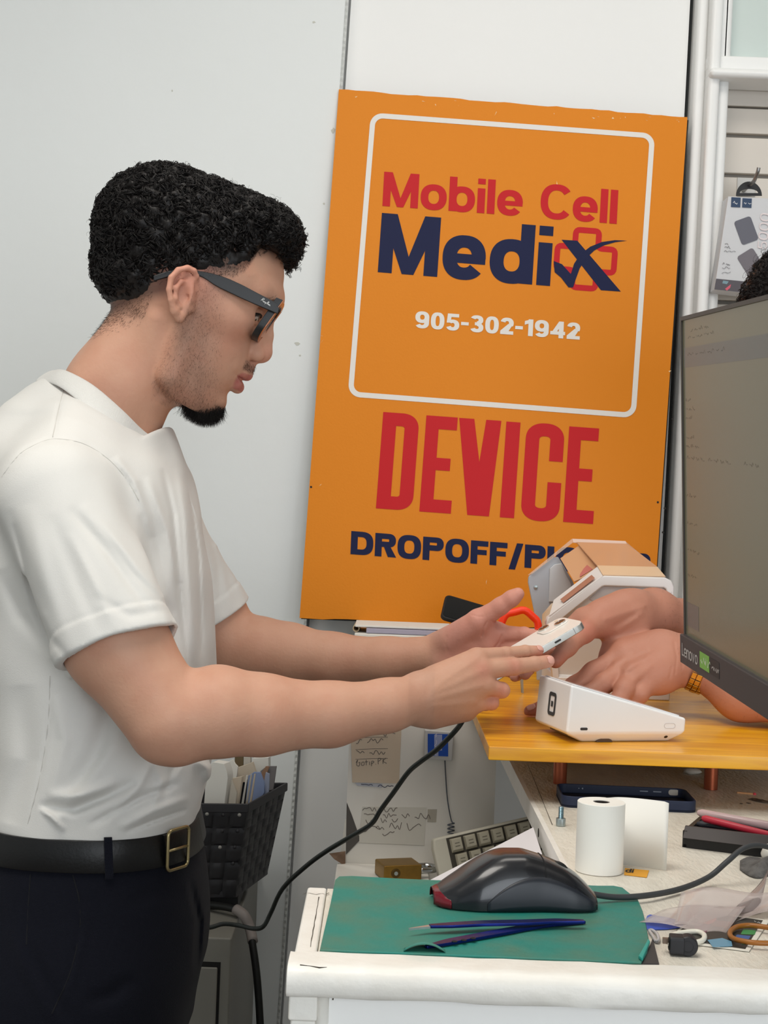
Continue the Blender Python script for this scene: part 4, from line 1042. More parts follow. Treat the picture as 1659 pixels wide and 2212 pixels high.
# ---------------------------------------------------------------- trousers, belt, shoes
TP = [(1760, 420, -16, .156), (1800, 428, -24, .158), (1850, 436, -34, .162), (1900, 443, -46, .166), (1960, 448, -60, .170), (2010, 448, -70, .172), (2060, 443, -76, .173), (2110, 428, -76, .172), (2170, 414, -70, .170), (2230, 405, -60, .166)]
pz = [P(r[1], r[0], DH)[2] for r in TP]; pf = [P(r[1], r[0], DH)[0] for r in TP]; pb = [P(r[2], r[0], DH)[0] for r in TP]
trs = [slices(pz, pb, pf, [r[3] for r in TP], DH, 2.5)]
zc = min(pz)
for s in (1, -1):
    xm = (pf[-1]+pb[-1])/2
    trs += [rcone((xm, DH-s*.082, zc+.06), (xm+.01, DH-s*.10, .50), .098, .068, .05), rcone((xm+.01, DH-s*.10, .50), (xm-.01, DH-s*.105, .06), .068, .058, .03)]
TFD = [([(157, 1895), (172, 1950), (172, 2010), (150, 2100), (112, 2190)], 3.2, -1.8), ([(172, 1900), (184, 1960), (182, 2020), (160, 2110), (122, 2195)], 6, 2.0), ([(66, 1890), (60, 1960), (56, 2040)], 2.5, -1.3),
       ([(270, 1960), (330, 1930), (400, 1925)], 18, -2.2), ([(180, 2165), (240, 2150), (290, 2110)], 16, -4.0), ([(60, 2040), (100, 2120), (150, 2212)], 14, -3.0), ([(20, 2000), (60, 2100), (120, 2212)], 14, 3.0), ([(410, 1900), (430, 1990), (424, 2100)], 7, -4.5)]
def tr_post(p, d):
    m = (np.abs(d) < .02) & (p[:, 1] < 1.72)
    if m.any():
        px = seg_px(p[m]); add = np.zeros(m.sum())
        for pts, w, a in TFD: add -= a*.001*fold_w(px, pts, w)
        d = d.copy(); d[m] += add
    return smax(d, (.055-p[:, 2]), .003)
trf = Field(trs, tr_post)
v1 = trf.mesh((-.62, 1.50, .70), (-.12, 1.94, pz[0]+.01), .003); v1 = keepq(*v1, lambda v: v[:, 2] > .705)
v2 = trf.mesh((-.60, 1.48, .03), (-.14, 1.96, .72), .007)
navy = mat('navy_twill', (12, 14, 24), .9, spec=.2, sheen=.03, bump=.3, bscale=900, bdetail=1)
obj('trousers', joinq(v1, v2), navy, man, smooth=True)
nseam = mat('navy_seam', (7, 8, 14), .9)
for pts in ([(157, 1890), (171, 1945), (172, 2010), (152, 2100), (112, 2190)], [(66, 1888), (61, 1960), (57, 2040)]):
    q = on_cloth(trf, pts, 1.45, 1.72)
    if len(q) > 3: obj('pocket_seam', tube(q, .0007, 6), nseam, man)
def oval(z, grow, n=96, lift=0):
    o = np.argsort(pz); a = np.interp(z, np.array(pz)[o], np.array(pb)[o])-grow; b = np.interp(z, np.array(pz)[o], np.array(pf)[o])+grow; w = np.interp(z, np.array(pz)[o], np.array([r[3] for r in TP])[o])+grow
    t = np.linspace(0, 2*PI, n, endpoint=False); c, s = np.cos(t), np.sin(t); e = 2/2.5
    return np.c_[(a+b)/2+(b-a)/2*np.sign(c)*np.abs(c)**e, DH-w*np.sign(s)*np.abs(s)**e, np.full(n, z)]
zb1 = P(428, 1758, DH)[2]; zb0 = zb1-.0335
def band(z0, z1, g0, g1, n=96, i0=0, i1=None):
    zs_ = [z0, z0+.001, z1-.001, z1]; R = [oval(z0, g1-.0008, n), oval(z0+.0012, g1, n), oval(z1-.0012, g1, n), oval(z1, g1-.0008, n), oval(z1, g0, n), oval(z0, g0, n)]
    A = np.stack(R, 1)
    if i1 is not None: A = np.take(A, np.arange(i0, i1+1) % n, 0); closed = False
    else: closed = True
    m, k = A.shape[:2]; f = []
    for i in range(m if closed else m-1):
        for j in range(k): f.append([i*k+j, ((i+1) % m)*k+j, ((i+1) % m)*k+(j+1) % k, i*k+(j+1) % k])
    if not closed: f += [list(range(k))[::-1], [(m-1)*k+j for j in range(k)]]
    return A.reshape(-1, 3), f
leather = mat('black_leather', (13, 13, 14), .4, spec=.4, bump=.12, bscale=300)
belt = obj('belt', band(zb0, zb1, .0005, .0045), leather, man, auto=40)
obj('belt_tip', band(zb0+.0005, zb1-.0005, .0046, .0080, i0=1, i1=11), leather, belt, auto=40)
brass = mat('old_brass', (176, 160, 118), .3, metal=.9)
# buckle: rounded frame with a pin, on the near side of the front
def on_belt(k, z, g): return oval(z, g, 96)[k % 96]
bc = [on_belt(11, zb0-.003, .010), on_belt(11, zb1+.003, .010), on_belt(7, zb1+.003, .012), on_belt(7, zb0-.003, .012)]
cc_ = sum(bc)/4; ax_ = (bc[3]-bc[0]); az_ = np.array([0, 0, 1.0]); wx_ = np.linalg.norm(ax_); ax_ = ax_/wx_
rr2 = rrect(wx_, zb1-zb0+.010, .006, 5); pth = frame3(np.vstack([rr2, rr2[:2]]), cc_, ax_, az_)
obj('buckle', join(tube(pth, .0019, 8), tube([cc_-ax_*wx_*.5, cc_+ax_*wx_*.45], .0016, 8)), brass, belt, smooth=True)
for k in (19, 44):
    b_ = band(zb0-.006, zb1+.004, .0047, .0068, i0=k, i1=k+1)
    obj('belt_loop', b_, navy, man)
for s in (1, -1):
    xm = (pf[-1]+pb[-1])/2-.01; yy = DH-s*.105
    sh = Field([rcone((xm-.03, yy, .045), (xm+.14, yy, .032), .042, .034, .02), ellip((xm+.06, yy, .03), (.14, .046, .03), k=.02)], lambda p, d: smax(d, .0-p[:, 2], .003))
    obj('shoe', sh.mesh((xm-.12, yy-.08, -.01), (xm+.24, yy+.08, .12), .005), leather, man, smooth=True)
# ---------------------------------------------------------------- glasses: worn, but a thing of their own
gl_o = empty('eyeglasses', hl(100, 0, 10), 'thick black framed glasses with amber front edge worn by the man', 'glasses')
blk = mat('black_acetate', (20, 20, 22), .42, spec=.5); amb = mat('amber_front', (176, 104, 58), .25, trans=.2, ior=1.45)
def fr_pt(y, g, off): return hl(109-.00065*y*y-(27-g)*.235+off, y, g)
def lens_outline(s, grow=0, n=40):
    out = []
    for k in range(n):
        t = 2*PI*k/n; c, q_ = math.cos(t), math.sin(t); e = 2/3.2
        y = 35.5+(25+grow)*math.copysign(abs(c)**e, c)*(1+.06*q_); g = 5+(20+grow*.95)*math.copysign(abs(q_)**e, q_)-(2.0*c*c if q_ < 0 else -1.2*(c > 0)*c)
        out.append((s*y, g))
    return out
fro, fri = [], []
for s in (1, -1):
    o1 = [fr_pt(y, g, 0) for y, g in lens_outline(s, 5.4)]; i1 = [fr_pt(y, g, 0) for y, g in lens_outline(s, 0)]
    ex = (hl(-8.0, 0, 0)-hl(0, 0, 0)); fro.append(ringprism(o1, i1, ex)); fri.append(ringprism(o1, i1, -ex*.11))
bridge = [(-11, 19), (0, 21), (11, 19), (11, 11), (6, 9), (0, 12.5), (-6, 9), (-11, 11)]
fro.append(prism([fr_pt(y, g, 0) for y, g in bridge], ex)); fri.append(prism([fr_pt(y, g, 0) for y, g in bridge], -ex*.11))
for s in (1, -1):
    ep = [(s*58, 27.5), (s*71, 29.5), (s*71.5, 20), (s*60, 12)]
    fro.append(prism([fr_pt(y, g, 0) for y, g in ep], ex)); fri.append(prism([fr_pt(y, g, 0) for y, g in ep], -ex*.11))
fo = obj('frame', join(*fro), blk, gl_o, bevel=.0006, seg=2)
obj('front_layer', join(*fri), amb, gl_o);  # thin amber strip along the front of the frame
bpy.data.objects['front_layer']['label'] = 'amber front layer of the frame'
lensm = mat('lens', (250, 248, 244), .02, trans=.97, ior=1.02, spec=.5)
for s in (1, -1):
    L2 = [fr_pt(y, g, -.6) for y, g in lens_outline(s, .3)]; obj('lens', prism(L2, ex*.35), lensm, gl_o)
for s in (1, -1):
    top_ = [(606, 659), (582, 646), (554, 631.5), (525, 616), (498, 603.5), (478, 596), (461, 591), (445, 587.5), (430, 585), (405, 580), (385, 580), (360, 586), (331, 595.5)]
    bot_ = [(600, 678), (576, 668), (548, 656), (520, 643.5), (494, 631), (475, 622), (461, 614), (448, 605), (436, 598), (410, 589), (388, 590), (360, 599), (332, 607)]
    yy = [70, 71.5, 73, 74, 74.6, 75, 75.2, 75.4, 75.6, 75, 74.4, 74, 73.5]
    if s > 0: yy = [a_+1.5 for a_ in yy]
    g_ = []
    for (a_, b_, y_) in zip(top_, bot_, yy):
        q1, q2 = hside(*a_, y_, s), hside(*b_, y_, s)
        g_.append([q1, (q1+q2)/2, q2])
    te = obj('temple', sheet(np.array(g_), .0036, -NL*s), blk, gl_o, bevel=.0008, seg=2)
    if s > 0:
        wh = mat('logo_white', (225, 225, 222), .5)
        o_ = hside(563.5, 649.5, 74); a_ = hside(581, 660, 73.2)-o_; u_ = hside(567, 643.5, 74)-o_
        scr = [(0.0, 0), (.05, .55), (.1, .95), (.22, 1.0), (.24, .7), (.1, .5), (.3, .0), None, (.36, .35), (.28, .1), (.38, .05), (.42, .35), (.44, 0), None, (.48, .35), (.54, .05), (.62, .4), (.52, -.35), None, (.62, .2), (.67, .2), None, (.72, 0), (.74, .9), (.86, .8), (.76, .5), (.88, .3), (.74, 0), None, (.93, .3), (.89, .05), (.95, .05), (.97, .3), (.98, 0), (1.02, .3), (1.06, .25), (1.08, 0), (1.14, .1)]
        obj('logo_lettering', g_ribbon(scr, o_, a_, u_, NL*.0012, .00042), wh, te)
# ---------------------------------------------------------------- the orange sign leaning on the wall
DT, DBt = 2.655, 2.59
TL = P(732, 193, DT); BL = P(647, 1335, DBt); TRr = P(1485, 253, DT-.005)
sn = np.cross(TRr-TL, BL-TL); sn /= np.linalg.norm(sn)
if sn[1] > 0: sn = -sn
def S(px, py): return onplane(px, py, TL, sn)
sign = empty('sign_board', S(1030, 1345), 'orange shop sign with red and navy lettering leaning on the wall', 'sign')
orange = mat('orange_print', (222, 132, 24), .5, spec=.25, var=.10, vscale=4, vrgb=(214, 124, 20), bump=.12, bscale=260)
BR = S(1409, 1367)
rg = random.Random(4)
def ragged(a, b, n, j): return [a+(b-a)*i/n+(BL-TL)/np.linalg.norm(BL-TL)*rg.uniform(-j, j)*(0 < i < n) for i in range(n)]
outl = ragged(TL, TRr, 40, .0012)+[TRr]+[BR]+ragged(BR, BL, 30, .0016)[1:]+[BL]
obj('panel', prism(outl, -sn*.006), orange, sign)
edge = mat('sign_back_edge', (46, 44, 40), .8)
obj('rear_layer', prism([S(735, 197)-sn*.0062, S(1489, 257)-sn*.0062, S(1412, 1369)-sn*.0062, S(650, 1337)-sn*.0062], -sn*.004), edge, sign)
lift = sn*.0006
white = mat('sign_white', (228, 224, 218), .5, spec=.2); red = mat('sign_red', (196, 32, 38), .5, spec=.2); nav = mat('sign_navy', (24, 30, 66), .5, spec=.2)
# white rounded border
cT = [S(800, 242), S(1416, 290), S(1372, 902), S(752, 858)]
eu = (cT[1]-cT[0]+cT[2]-cT[3])/2; ev_ = (cT[3]-cT[0]+cT[2]-cT[1])/2; c0_ = sum(cT)/4
wu, wv = np.linalg.norm(eu), np.linalg.norm(ev_); eu /= wu; ev_ /= wv
o2, i2 = rrect(wu, wv, .022, 8), rrect(wu-.0185, wv-.0185, .0135, 8)
n = len(o2); vv = np.vstack([frame3(o2, c0_+lift, eu, ev_), frame3(i2, c0_+lift, eu, ev_)])
obj('border', (vv, [[k, (k+1) % n, n+(k+1) % n, n+k] for k in range(n)]), white, sign)
def line(name, txt, p00, p10, p01, m, w, gap, wide=1.0, space=.35):
    return obj(name, g_write(txt, S(*p00), S(*p10), S(*p01), lift, w, gap, wide, space), m, sign)
line('name_lettering', 'Mobile', (826, 445), (1128, 467), (830, 371), red, .21, .065)
line('name_lettering', 'Cell', (1166, 470), (1332, 484), (1170, 397), red, .21, .07)
line('name_lettering', 'Medi', (816, 588), (1188, 618), (825, 460), nav, .24, .07, 1.05)
# the x of the logo: a tick and a slash over a red cross outline
def poly(name, pts, m, l=lift):
    return obj(name, (np.array([S(*p) for p in pts])+l, [list(range(len(pts)))]), m, sign)
def px_path(pts, w, closed=False, m=red, name='cross_outline', l=lift*.6):
    a = np.array(pts, float)
    t = (np.roll(a, -1, 0)-np.roll(a, 1, 0)) if closed else np.gradient(a, axis=0)
    t /= np.linalg.norm(t, axis=1)[:, None]; s = np.c_[-t[:, 1], t[:, 0]]*w/2; n = len(a)
    v = np.array([S(*q) for q in np.vstack([a+s, a-s])])+l
    return obj(name, (v, [[k, (k+1) % n, n+(k+1) % n, n+k] for k in range(n if closed else n-1)]), m, sign)
cc = np.array([1265., 560.]); ux, uy = np.array([1, .077]), np.array([-.073, 1])
def cl(x, y): return tuple(cc+ux*x+uy*y)
a, b = 25, 62
cross = [(-a, -b), (a, -b), (a, -a), (b, -a), (b, a), (a, a), (a, b), (-a, b), (-a, a), (-b, a), (-b, -a), (-a, -a)]
def rounded(pts, r, n=4):
    out = []
    for i in range(len(pts)):
        p, q, s_ = np.array(pts[i-1], float), np.array(pts[i], float), np.array(pts[(i+1) % len(pts)], float)
        d1, d2 = (p-q)/np.linalg.norm(p-q), (s_-q)/np.linalg.norm(s_-q)
        for k in range(n+1):
            t = k/n; A, B = q+d1*r, q+d2*r; out.append((1-t)**2*A+2*t*(1-t)*q+t*t*B)
    return out
px_path([cl(*p) for p in rounded(cross, 9)], 12.5, True)
poly('logo_lettering', [(1213, 518), (1247, 520), (1341, 630), (1298, 627)], nav)
arc = [(1355, 520), (1330, 523), (1305, 530), (1284, 541), (1266, 558), (1252, 580), (1243, 605), (1238, 621), (1228, 621), (1212, 600), (1198, 588), (1196, 564), (1214, 571), (1233, 592), (1240, 570), (1253, 550), (1275, 533), (1300, 523), (1328, 519)]
me_f = [[0, 1, 18], [1, 2, 17, 18], [2, 3, 16, 17], [3, 4, 15, 16], [4, 5, 14, 15], [5, 6, 13, 14], [6, 7, 8, 13], [8, 9, 12, 13], [9, 10, 11, 12]]
obj('logo_lettering', (np.array([S(*p) for p in arc])+lift*1.5, me_f), nav, sign)
line('phone_number_lettering', '905-302-1942', (896, 708), (1252, 734), (898, 672), white, .235, .085, 1.05)
# condensed capitals
def cond(ch, w=.128, W=.335):
    J = join; h = .135
    if ch == 'D': return J(g_rect(0, 0, w, 1), g_rect(0, 0, W-.16, h), g_rect(0, 1-h, W-.16, 1), g_rect(W-w, .16, W, .84), g_arc(W-.16, .84, .16, .16, 0, 90, w, h), g_arc(W-.16, .16, .16, .16, 270, 360, w, h))
    if ch == 'E': return J(g_rect(0, 0, w, 1), g_rect(0, 0, W-.03, h), g_rect(0, 1-h, W-.03, 1), g_rect(0, .5-h*.45, W-.07, .5+h*.5))
    if ch == 'V': return J(g_quad((0, 1), (w*1.05, 1), (W/2+w*.52+.02, 0), (W/2-w*.75+.02, 0)), g_quad((W+.04, 1), (W/2+w*.75+.02, 0), (W/2-w*.52+.02, 0), (W-w*1.05+.04, 1)))
    if ch == 'I': return g_rect(0, 0, w, 1)
    return J(g_rect(0, .16, w, .84), g_arc(.18, .84, .18, .17, 0, 180, w, h), g_arc(.18, .16, .18, .17, 180, 360, w, h), g_rect(.36-w, .62, .36, .84), g_rect(.36-w, .16, .36, .40))
bx = {'D': (812, 880, 1098), 'E': (907, 980, 1108), 'V': (990, 1083, 0), 'I': (1078, 1110, 0), 'C': (1126, 1216, 0), 'F': (1214, 1294, 0)}
# baseline and cap line of the word, letter by letter
def base_pt(t): return np.array([812, 1098])*(1-t)+np.array([1281, 1132])*t
def cap_pt(t): return np.array([828, 890])*(1-t)+np.array([1294, 926])*t
x0, xs_ = 0.0, []
for ch, t0, t1, W_ in (('D', 0, .168, .335), ('E', .200, .345, .305), ('V', .382, .562, .375), ('I', .5705, .636, .128), ('C', .665, .842, .36), ('E', .862, 1.0, .305)):
    b0_, b1_, c_ = S(*base_pt(t0)), S(*base_pt(t1)), S(*cap_pt(t0))
    v, f = cond(ch); xx = (v[:, 0].max()-v[:, 0].min())
    if ch == 'V': b0_ = S(*(base_pt(.373))); b1_ = S(*base_pt(.568)); c_ = S(*cap_pt(.352))
    obj('device_lettering', stack((frame3(v, b0_+lift, (b1_-b0_)/xx, c_-b0_), f), lift), red, sign)
line('service_lettering', 'DROPOFF/PICKUP', (757, 1197), (1404, 1247), (759, 1147), nav, .27, .07, 1.12)
# scuffs along the edges
sc_ = mat('scuff', (236, 206, 160), .8)
sp = []
for k in range(16):
    t = rg.random(); p = np.array([740, 199])*(1-t)+np.array([1478, 256])*t+[0, rg.uniform(1, 14)]
    sp.append(prism([S(p[0]+rg.uniform(-4, 4), p[1]+rg.uniform(-2.5, 2.5)) for _ in range(3)], sn*.0004))
for (x, y) in ((694, 725), (696, 738), (691, 1050), (1447, 800), (1070, 246), (1205, 395), (1050, 1258)):
    sp.append(prism([S(x+rg.uniform(-4, 4), y+rg.uniform(-6, 6)) for _ in range(3)], sn*.0004))
for q in sp: obj('scuff_mark', q, sc_, sign)
dk = mat('dark_speck', (40, 36, 34), .8); sp = []
for (x, y) in ((1039, 267), (1421, 1085), (1436, 1098), (1432, 1150), (1453, 905), (672, 1052)):
    sp.append(prism([S(x+2.6*math.cos(q), y+2.6*math.sin(q)) for q in np.linspace(0, 5.2, 6)], sn*.0004))
for q in sp: obj('dark_speck', q, dk, sign)
# ---------------------------------------------------------------- things on the white table
def Z(px, py, z=ZD+.0): return onz(px, py, z)
# teal cutting mat
tealm = mat('teal_mat', (30, 124, 112), .55, var=.7, vscale=22, vrgb=(80, 116, 96), bump=.5, bscale=60, bdetail=8)
pm_ = [(690, 2062), (700, 2015), (714, 1955), (724, 1905), (732, 1898), (760, 1897), (850, 1902), (940, 1906), (1050, 1909), (1160, 1912), (1250, 1916), (1290, 1918), (1325, 1918), (1345, 1922), (1357, 1932), (1378, 1948), (1388, 1972), (1395, 2000), (1402, 2040), (1398, 2062), (1386, 2085)]
mt = [Z(x, y, ZD+.0004) for x, y in pm_]; mt = [np.array([max(p[0], XL+.0168), max(p[1], 1.0095), p[2]]) for p in mt]
mat_o = obj('cutting_mat', prism(mt, (0, 0, .0020)), tealm, bevel=.0007, seg=2)
tag(mat_o, 'worn teal rubber work mat lying at the table front edge under the mouse', 'mat')
MZ = ZD+.0025
# lifted scrap of the mat at its front edge
cg_ = []
for x in np.linspace(872, 962, 14):
    t = (x-872)/90; h = .0052*math.sin(PI*t)**.8
    a = Z(x, 2056+(x-872)*.03, MZ); a[1] = max(a[1], 1.0105)
    cg_.append([a+[0, .0004, h], a+[0, .004*math.sin(PI*t)+.001, h*.92], a+[0, .009*math.sin(PI*t)+.002, h*.55], a+[0, .015*math.sin(PI*t)+.003, .0003]])
curl = obj('curled_flap', sheet(np.array(cg_), .0012, (0, 0, 1)), tealm, mat_o, smooth=True)
tr = prism([Z(1400, 2052, MZ+.0003), Z(1406, 2036, MZ+.0003), Z(1378, 2074, MZ+.0003), Z(1384, 2080, MZ+.0003)][:0] or [Z(1379, 2072, MZ), Z(1400, 2034, MZ), Z(1404, 2040, MZ), Z(1388, 2078, MZ)], (0, 0, .0025))
tr = (np.array([[p[0], max(p[1], 1.0095), p[2]] for p in tr[0]]), tr[1])
obj('curled_corner', tr, mat('teal_edge', (40, 150, 138), .5), mat_o, bevel=.0006)
dkf = [Z(1388, 2084, ZD+.0003), Z(1410, 2030, ZD+.0003), Z(1425, 2088, ZD+.0003)]
dkf = [np.array([p[0], max(p[1], 1.0095), p[2]]) for p in dkf]
tag(obj('rubber_sheet', prism(dkf, (0, 0, .0012)), mat('dark_rubber', (62, 57, 56), .7)), 'dark grey rubber scrap poking out beneath the teal mat corner', 'sheet')
# mouse: profile drawn in its long plane, rounded across
MC0 = Z(938, 1968, MZ); 
mf = Z(1288, 1972, MZ); mb = Z(940, 1966, MZ)
mdir = (mf-mb); ML = np.linalg.norm(mdir); mdir /= ML; msd = np.array([mdir[1], -mdir[0], 0])           # towards the camera
msd = -msd if msd[1] > 0 else msd
s0 = mb+np.array([0, .026, 0])
def mouse_top(t): return np.interp(t, [0, .03, .08, .14, .2, .28, .35, .42, .55, .68, .8, .9, .97, 1.0], [.009, .0120, .0156, .0208, .0265, .0332, .0380, .0406, .0410, .0364, .0305, .0230, .0152, .0102])
def mouse_w(t): return np.interp(t, [0, .03, .1, .25, .45, .65, .85, .96, 1.0], [.012, .020, .027, .0315, .0300, .0275, .0285, .0260, .021])
ts = np.concatenate([[0, .012, .03, .06], np.linspace(.1, .9, 34), [.93, .96, .98, 1.0]])
tt = np.linspace(0, 1, 200); ker = np.hanning(15); ker /= ker.sum()
MTs = np.convolve(np.pad(mouse_top(tt), 7, 'edge'), ker, 'valid'); MWs = np.convolve(np.pad(mouse_w(tt), 7, 'edge'), ker, 'valid')
def mouse_sec(t, n=28, z0=.0012, shrink=0):
    h, w = np.interp(t, tt, MTs)-shrink, np.interp(t, tt, MWs)-shrink; out = []
    for k in range(n):
        a = PI*k/(n-1); c, s = math.cos(a), math.sin(a)
        y = w*math.copysign(abs(c)**.62, c); z = z0+(h-z0)*abs(s)**.72
        out.append(s0+mdir*ML*t+msd*y+np.array([0, 0, z]))
    return out
g = np.array([mouse_sec(t) for t in ts]); a_, b_ = g.shape[:2]
mouse = empty('computer_mouse', s0+mdir*ML/2, 'black corded computer mouse with dark red tail resting on teal mat', 'mouse')
mblk = mat('mouse_black', (26, 27, 31), .26, spec=.5, coat=.2); mside = mat('mouse_side', (28, 32, 40), .42)
fm = [[i*b_+j, i*b_+j+1, (i+1)*b_+j+1, (i+1)*b_+j] for i in range(a_-1) for j in range(b_-1)]
fm += [list(range(b_))[::-1], [(a_-1)*b_+j for j in range(b_)]]+[[i*b_, (i+1)*b_, (i+1)*b_+b_-1, i*b_+b_-1] for i in range(a_-1)]
obj('shell', (g.reshape(-1, 3), fm), mblk, mouse, auto=50)
# side panel: arc on the near side
arc_t = np.linspace(.30, .985, 30); sp = []
for t in arc_t:
    q = (t-.30)/.685; top_h = .004+.0275*math.sin(PI*min(1, q*.93+.02))**.85*(1-.38*q)
    h, w = np.interp(t, tt, MTs), np.interp(t, tt, MWs); row = []
    for zz in np.linspace(.0012, min(top_h, h*.9), 7):
        s_ = ((zz-.0012)/(h-.0012))**(1/.72); c = math.sqrt(max(0, 1-min(1, s_)**2)); y = w*c**.62
        row.append(s0+mdir*ML*t+msd*(y+.0002)+np.array([0, 0, zz]))
    sp.append(row)
obj('side_panel', sheet(np.array(sp), .0007, msd), mside, mouse, smooth=True)
seam = [s0+mdir*ML*.665+(p-(s0+mdir*ML*.665))*1.006 for p in mouse_sec(.665)][:20]
obj('button_seam', tube(seam, .00035, 6), mat('seam_black', (8, 8, 9), .6), mouse)
whl = s0+mdir*ML*.765+np.array([0, 0, np.interp(.765, tt, MTs)-.0102])
obj('scroll_wheel', lathe([(.0085, -.0035), (.0105, -.0028), (.0108, 0), (.0105, .0028), (.0085, .0035)], whl, msd, 32), mat('wheel_rubber', (20, 21, 20), .6), mouse, smooth=True)
redp = mat('red_translucent', (120, 16, 34), .18, trans=.25, spec=.6)
tail = []
for i, t in enumerate(np.linspace(.0, .085, 9)):
    r_ = []
    for k in range(15):
        a = PI*k/14; c, s = math.cos(a), math.sin(a); h = np.interp(t, tt, MTs)*1.04*(1-(t/.10)*.35); w = np.interp(t, tt, MWs)
        r_.append(s0+mdir*(ML*t-.0012*(1-t/.085))+msd*(w+.0005)*math.copysign(abs(c)**.62, c)+np.array([0, 0, .0012+max(.003, h-.0012)*abs(s)**.72]))
    tail.append(r_)
obj('tail_light', sheet(np.array(tail), .0008, -mdir), redp, mouse, smooth=True)
cab = [s0+mdir*ML*.985+[0, 0, .008], Z(1330, 1938, ZD+.006), Z(1400, 1934, ZD+.0056), Z(1470, 1920, ZD+.0045), Z(1530, 1895, ZD+.008), P(1570, 1862, 1.24), P(1605, 1833, 1.25), P(1640, 1826, 1.262), P(1690, 1838, 1.28), P(1760, 1850, 1.30)]
cb = obj('cord', tube(smooth_path(cab, 10), .0024, 10), mat('cord_grey', (58, 60, 62), .5), mouse, smooth=True)
# tweezers
tw = empty('tweezers', Z(1080, 2010, MZ), 'open blue metal tweezers with pale tip lying on teal mat', 'tweezers')
blue = mat('blue_anodised', (22, 40, 120), .25, metal=.75, var=.4, vscale=40, vrgb=(36, 24, 44)); steel = mat('tweezer_tip', (205, 208, 206), .3, metal=.8)
def strip(pts, w, t, z0):                       # flat bar following photo points on the mat
    c = np.array([Z(x, y, z0) for x, y in pts]); d = np.gradient(c, axis=0); d /= np.linalg.norm(d, axis=1)[:, None]; s = np.c_[-d[:, 1], d[:, 0], 0*d[:, 0]]
    w = np.asarray(w)[:, None]/2
    return sheet(np.stack([c-s*w, c+s*w], 1), t, (0, 0, 1))
def resamp(pts, n): p = np.array(pts, float); s = np.r_[0, np.cumsum(np.hypot(*np.diff(p, axis=0).T))]; u = np.linspace(0, s[-1], n); return np.c_[np.interp(u, s, p[:, 0]), np.interp(u, s, p[:, 1])]
up = resamp([(928, 2004), (972, 2002), (1040, 1998), (1130, 1996), (1200, 1993), (1262, 1994)], 24)
lo_ = resamp([(920, 2049), (980, 2036), (1050, 2023), (1130, 2008), (1190, 1999), (1262, 1994)], 24)
obj('arm', strip(up, np.interp(np.linspace(0, 1, 24), [0, .14, .5, .85, 1], [.0045, .0085, .0095, .0075, .005]), .0022, MZ+.0042), blue, tw, bevel=.0004)
obj('arm', strip(lo_, np.interp(np.linspace(0, 1, 24), [0, .14, .5, .85, 1], [.003, .0085, .0095, .0075, .005]), .0022, MZ+.0006), blue, tw, bevel=.0004)
obj('tip', strip(resamp([(883, 2010), (905, 2007), (930, 2004)], 8), np.linspace(.0006, .0042, 8), .0016, MZ+.0040), steel, tw)
hd = mat('hole_black', (10, 10, 12), .8)
for (x, y) in ((982, 2034), (1002, 2031), (1022, 2027)):
    obj('grip_hole', lathe([(.0001, 0), (.0020, 0), (.0020, .0003), (.0001, .0003)], Z(x, y, MZ+.0029), (0, 0, 1), 16), hd, tw)
# paper roll with a loose end
rd = P(1302, 1880, 1.245); rz = ZD+.0004
rb = Z(1301, 1893, rz)+[0, .020, 0]
RR, RH = .0205, .0595
roll = empty('receipt_roll', rb, 'upright white receipt paper roll with its loose end unwound to the right', 'paper roll')
paper = mat('thermal_paper', (246, 243, 235), .6, var=.05, vscale=4)
rid = mat('roll_end', (240, 234, 222), .75, bump=.5, bscale=400, bdetail=1)
obj('roll', lathe([(.0072, 0), (RR-.0003, 0), (RR, .0004), (RR, RH-.0004), (RR-.0003, RH), (.0072, RH)], rb, (0, 0, 1), 64, closed=True), paper, roll, auto=35)
obj('core', lathe([(.0060, 0.0004), (.0072, .0004), (.0072, RH-.0006), (.0060, RH-.0006)], rb, (0, 0, 1), 40, closed=True), mat('core_plastic', (44, 36, 32), .5), roll, auto=35)
ln = [rb+np.array([RR*math.cos(a)*1.004, RR*math.sin(a)*1.004, 0]) for a in np.linspace(2.6, 1.15, 14)]
ln += [rb+np.array([.018, .0235, 0]), rb+np.array([.031, .0225, 0]), rb+np.array([.046, .017, 0]), rb+np.array([.060, .0095, 0])]
ln = smooth_path(ln, 4); gp = np.stack([ln, ln+[0, 0, RH]], 1)
gp[-1, :, 2] += [.000, -.001]
obj('loose_end', sheet(gp, .00025, (.3, 1, 0)), paper, roll, smooth=True)
# orange slip under the roll
sl_p = [Z(1350, 1876, ZD+.0003), Z(1402, 1881, ZD+.0003), Z(1397, 1896, ZD+.0003), Z(1348, 1890, ZD+.0003)]
slip = obj('paper_slip', prism(sl_p, (0, 0, .0004)), mat('orange_paper', (226, 160, 44), .7)); tag(slip, 'small orange printed paper slip at the foot of the receipt roll', 'slip')
obj('print', g_write('dip', Z(1350, 1884, ZD+.0008), Z(1374, 1886, ZD+.0008), Z(1353, 1876, ZD+.0008), np.array([0, 0, .0001]), .22), mat('print_black', (30, 26, 22), .7), slip)
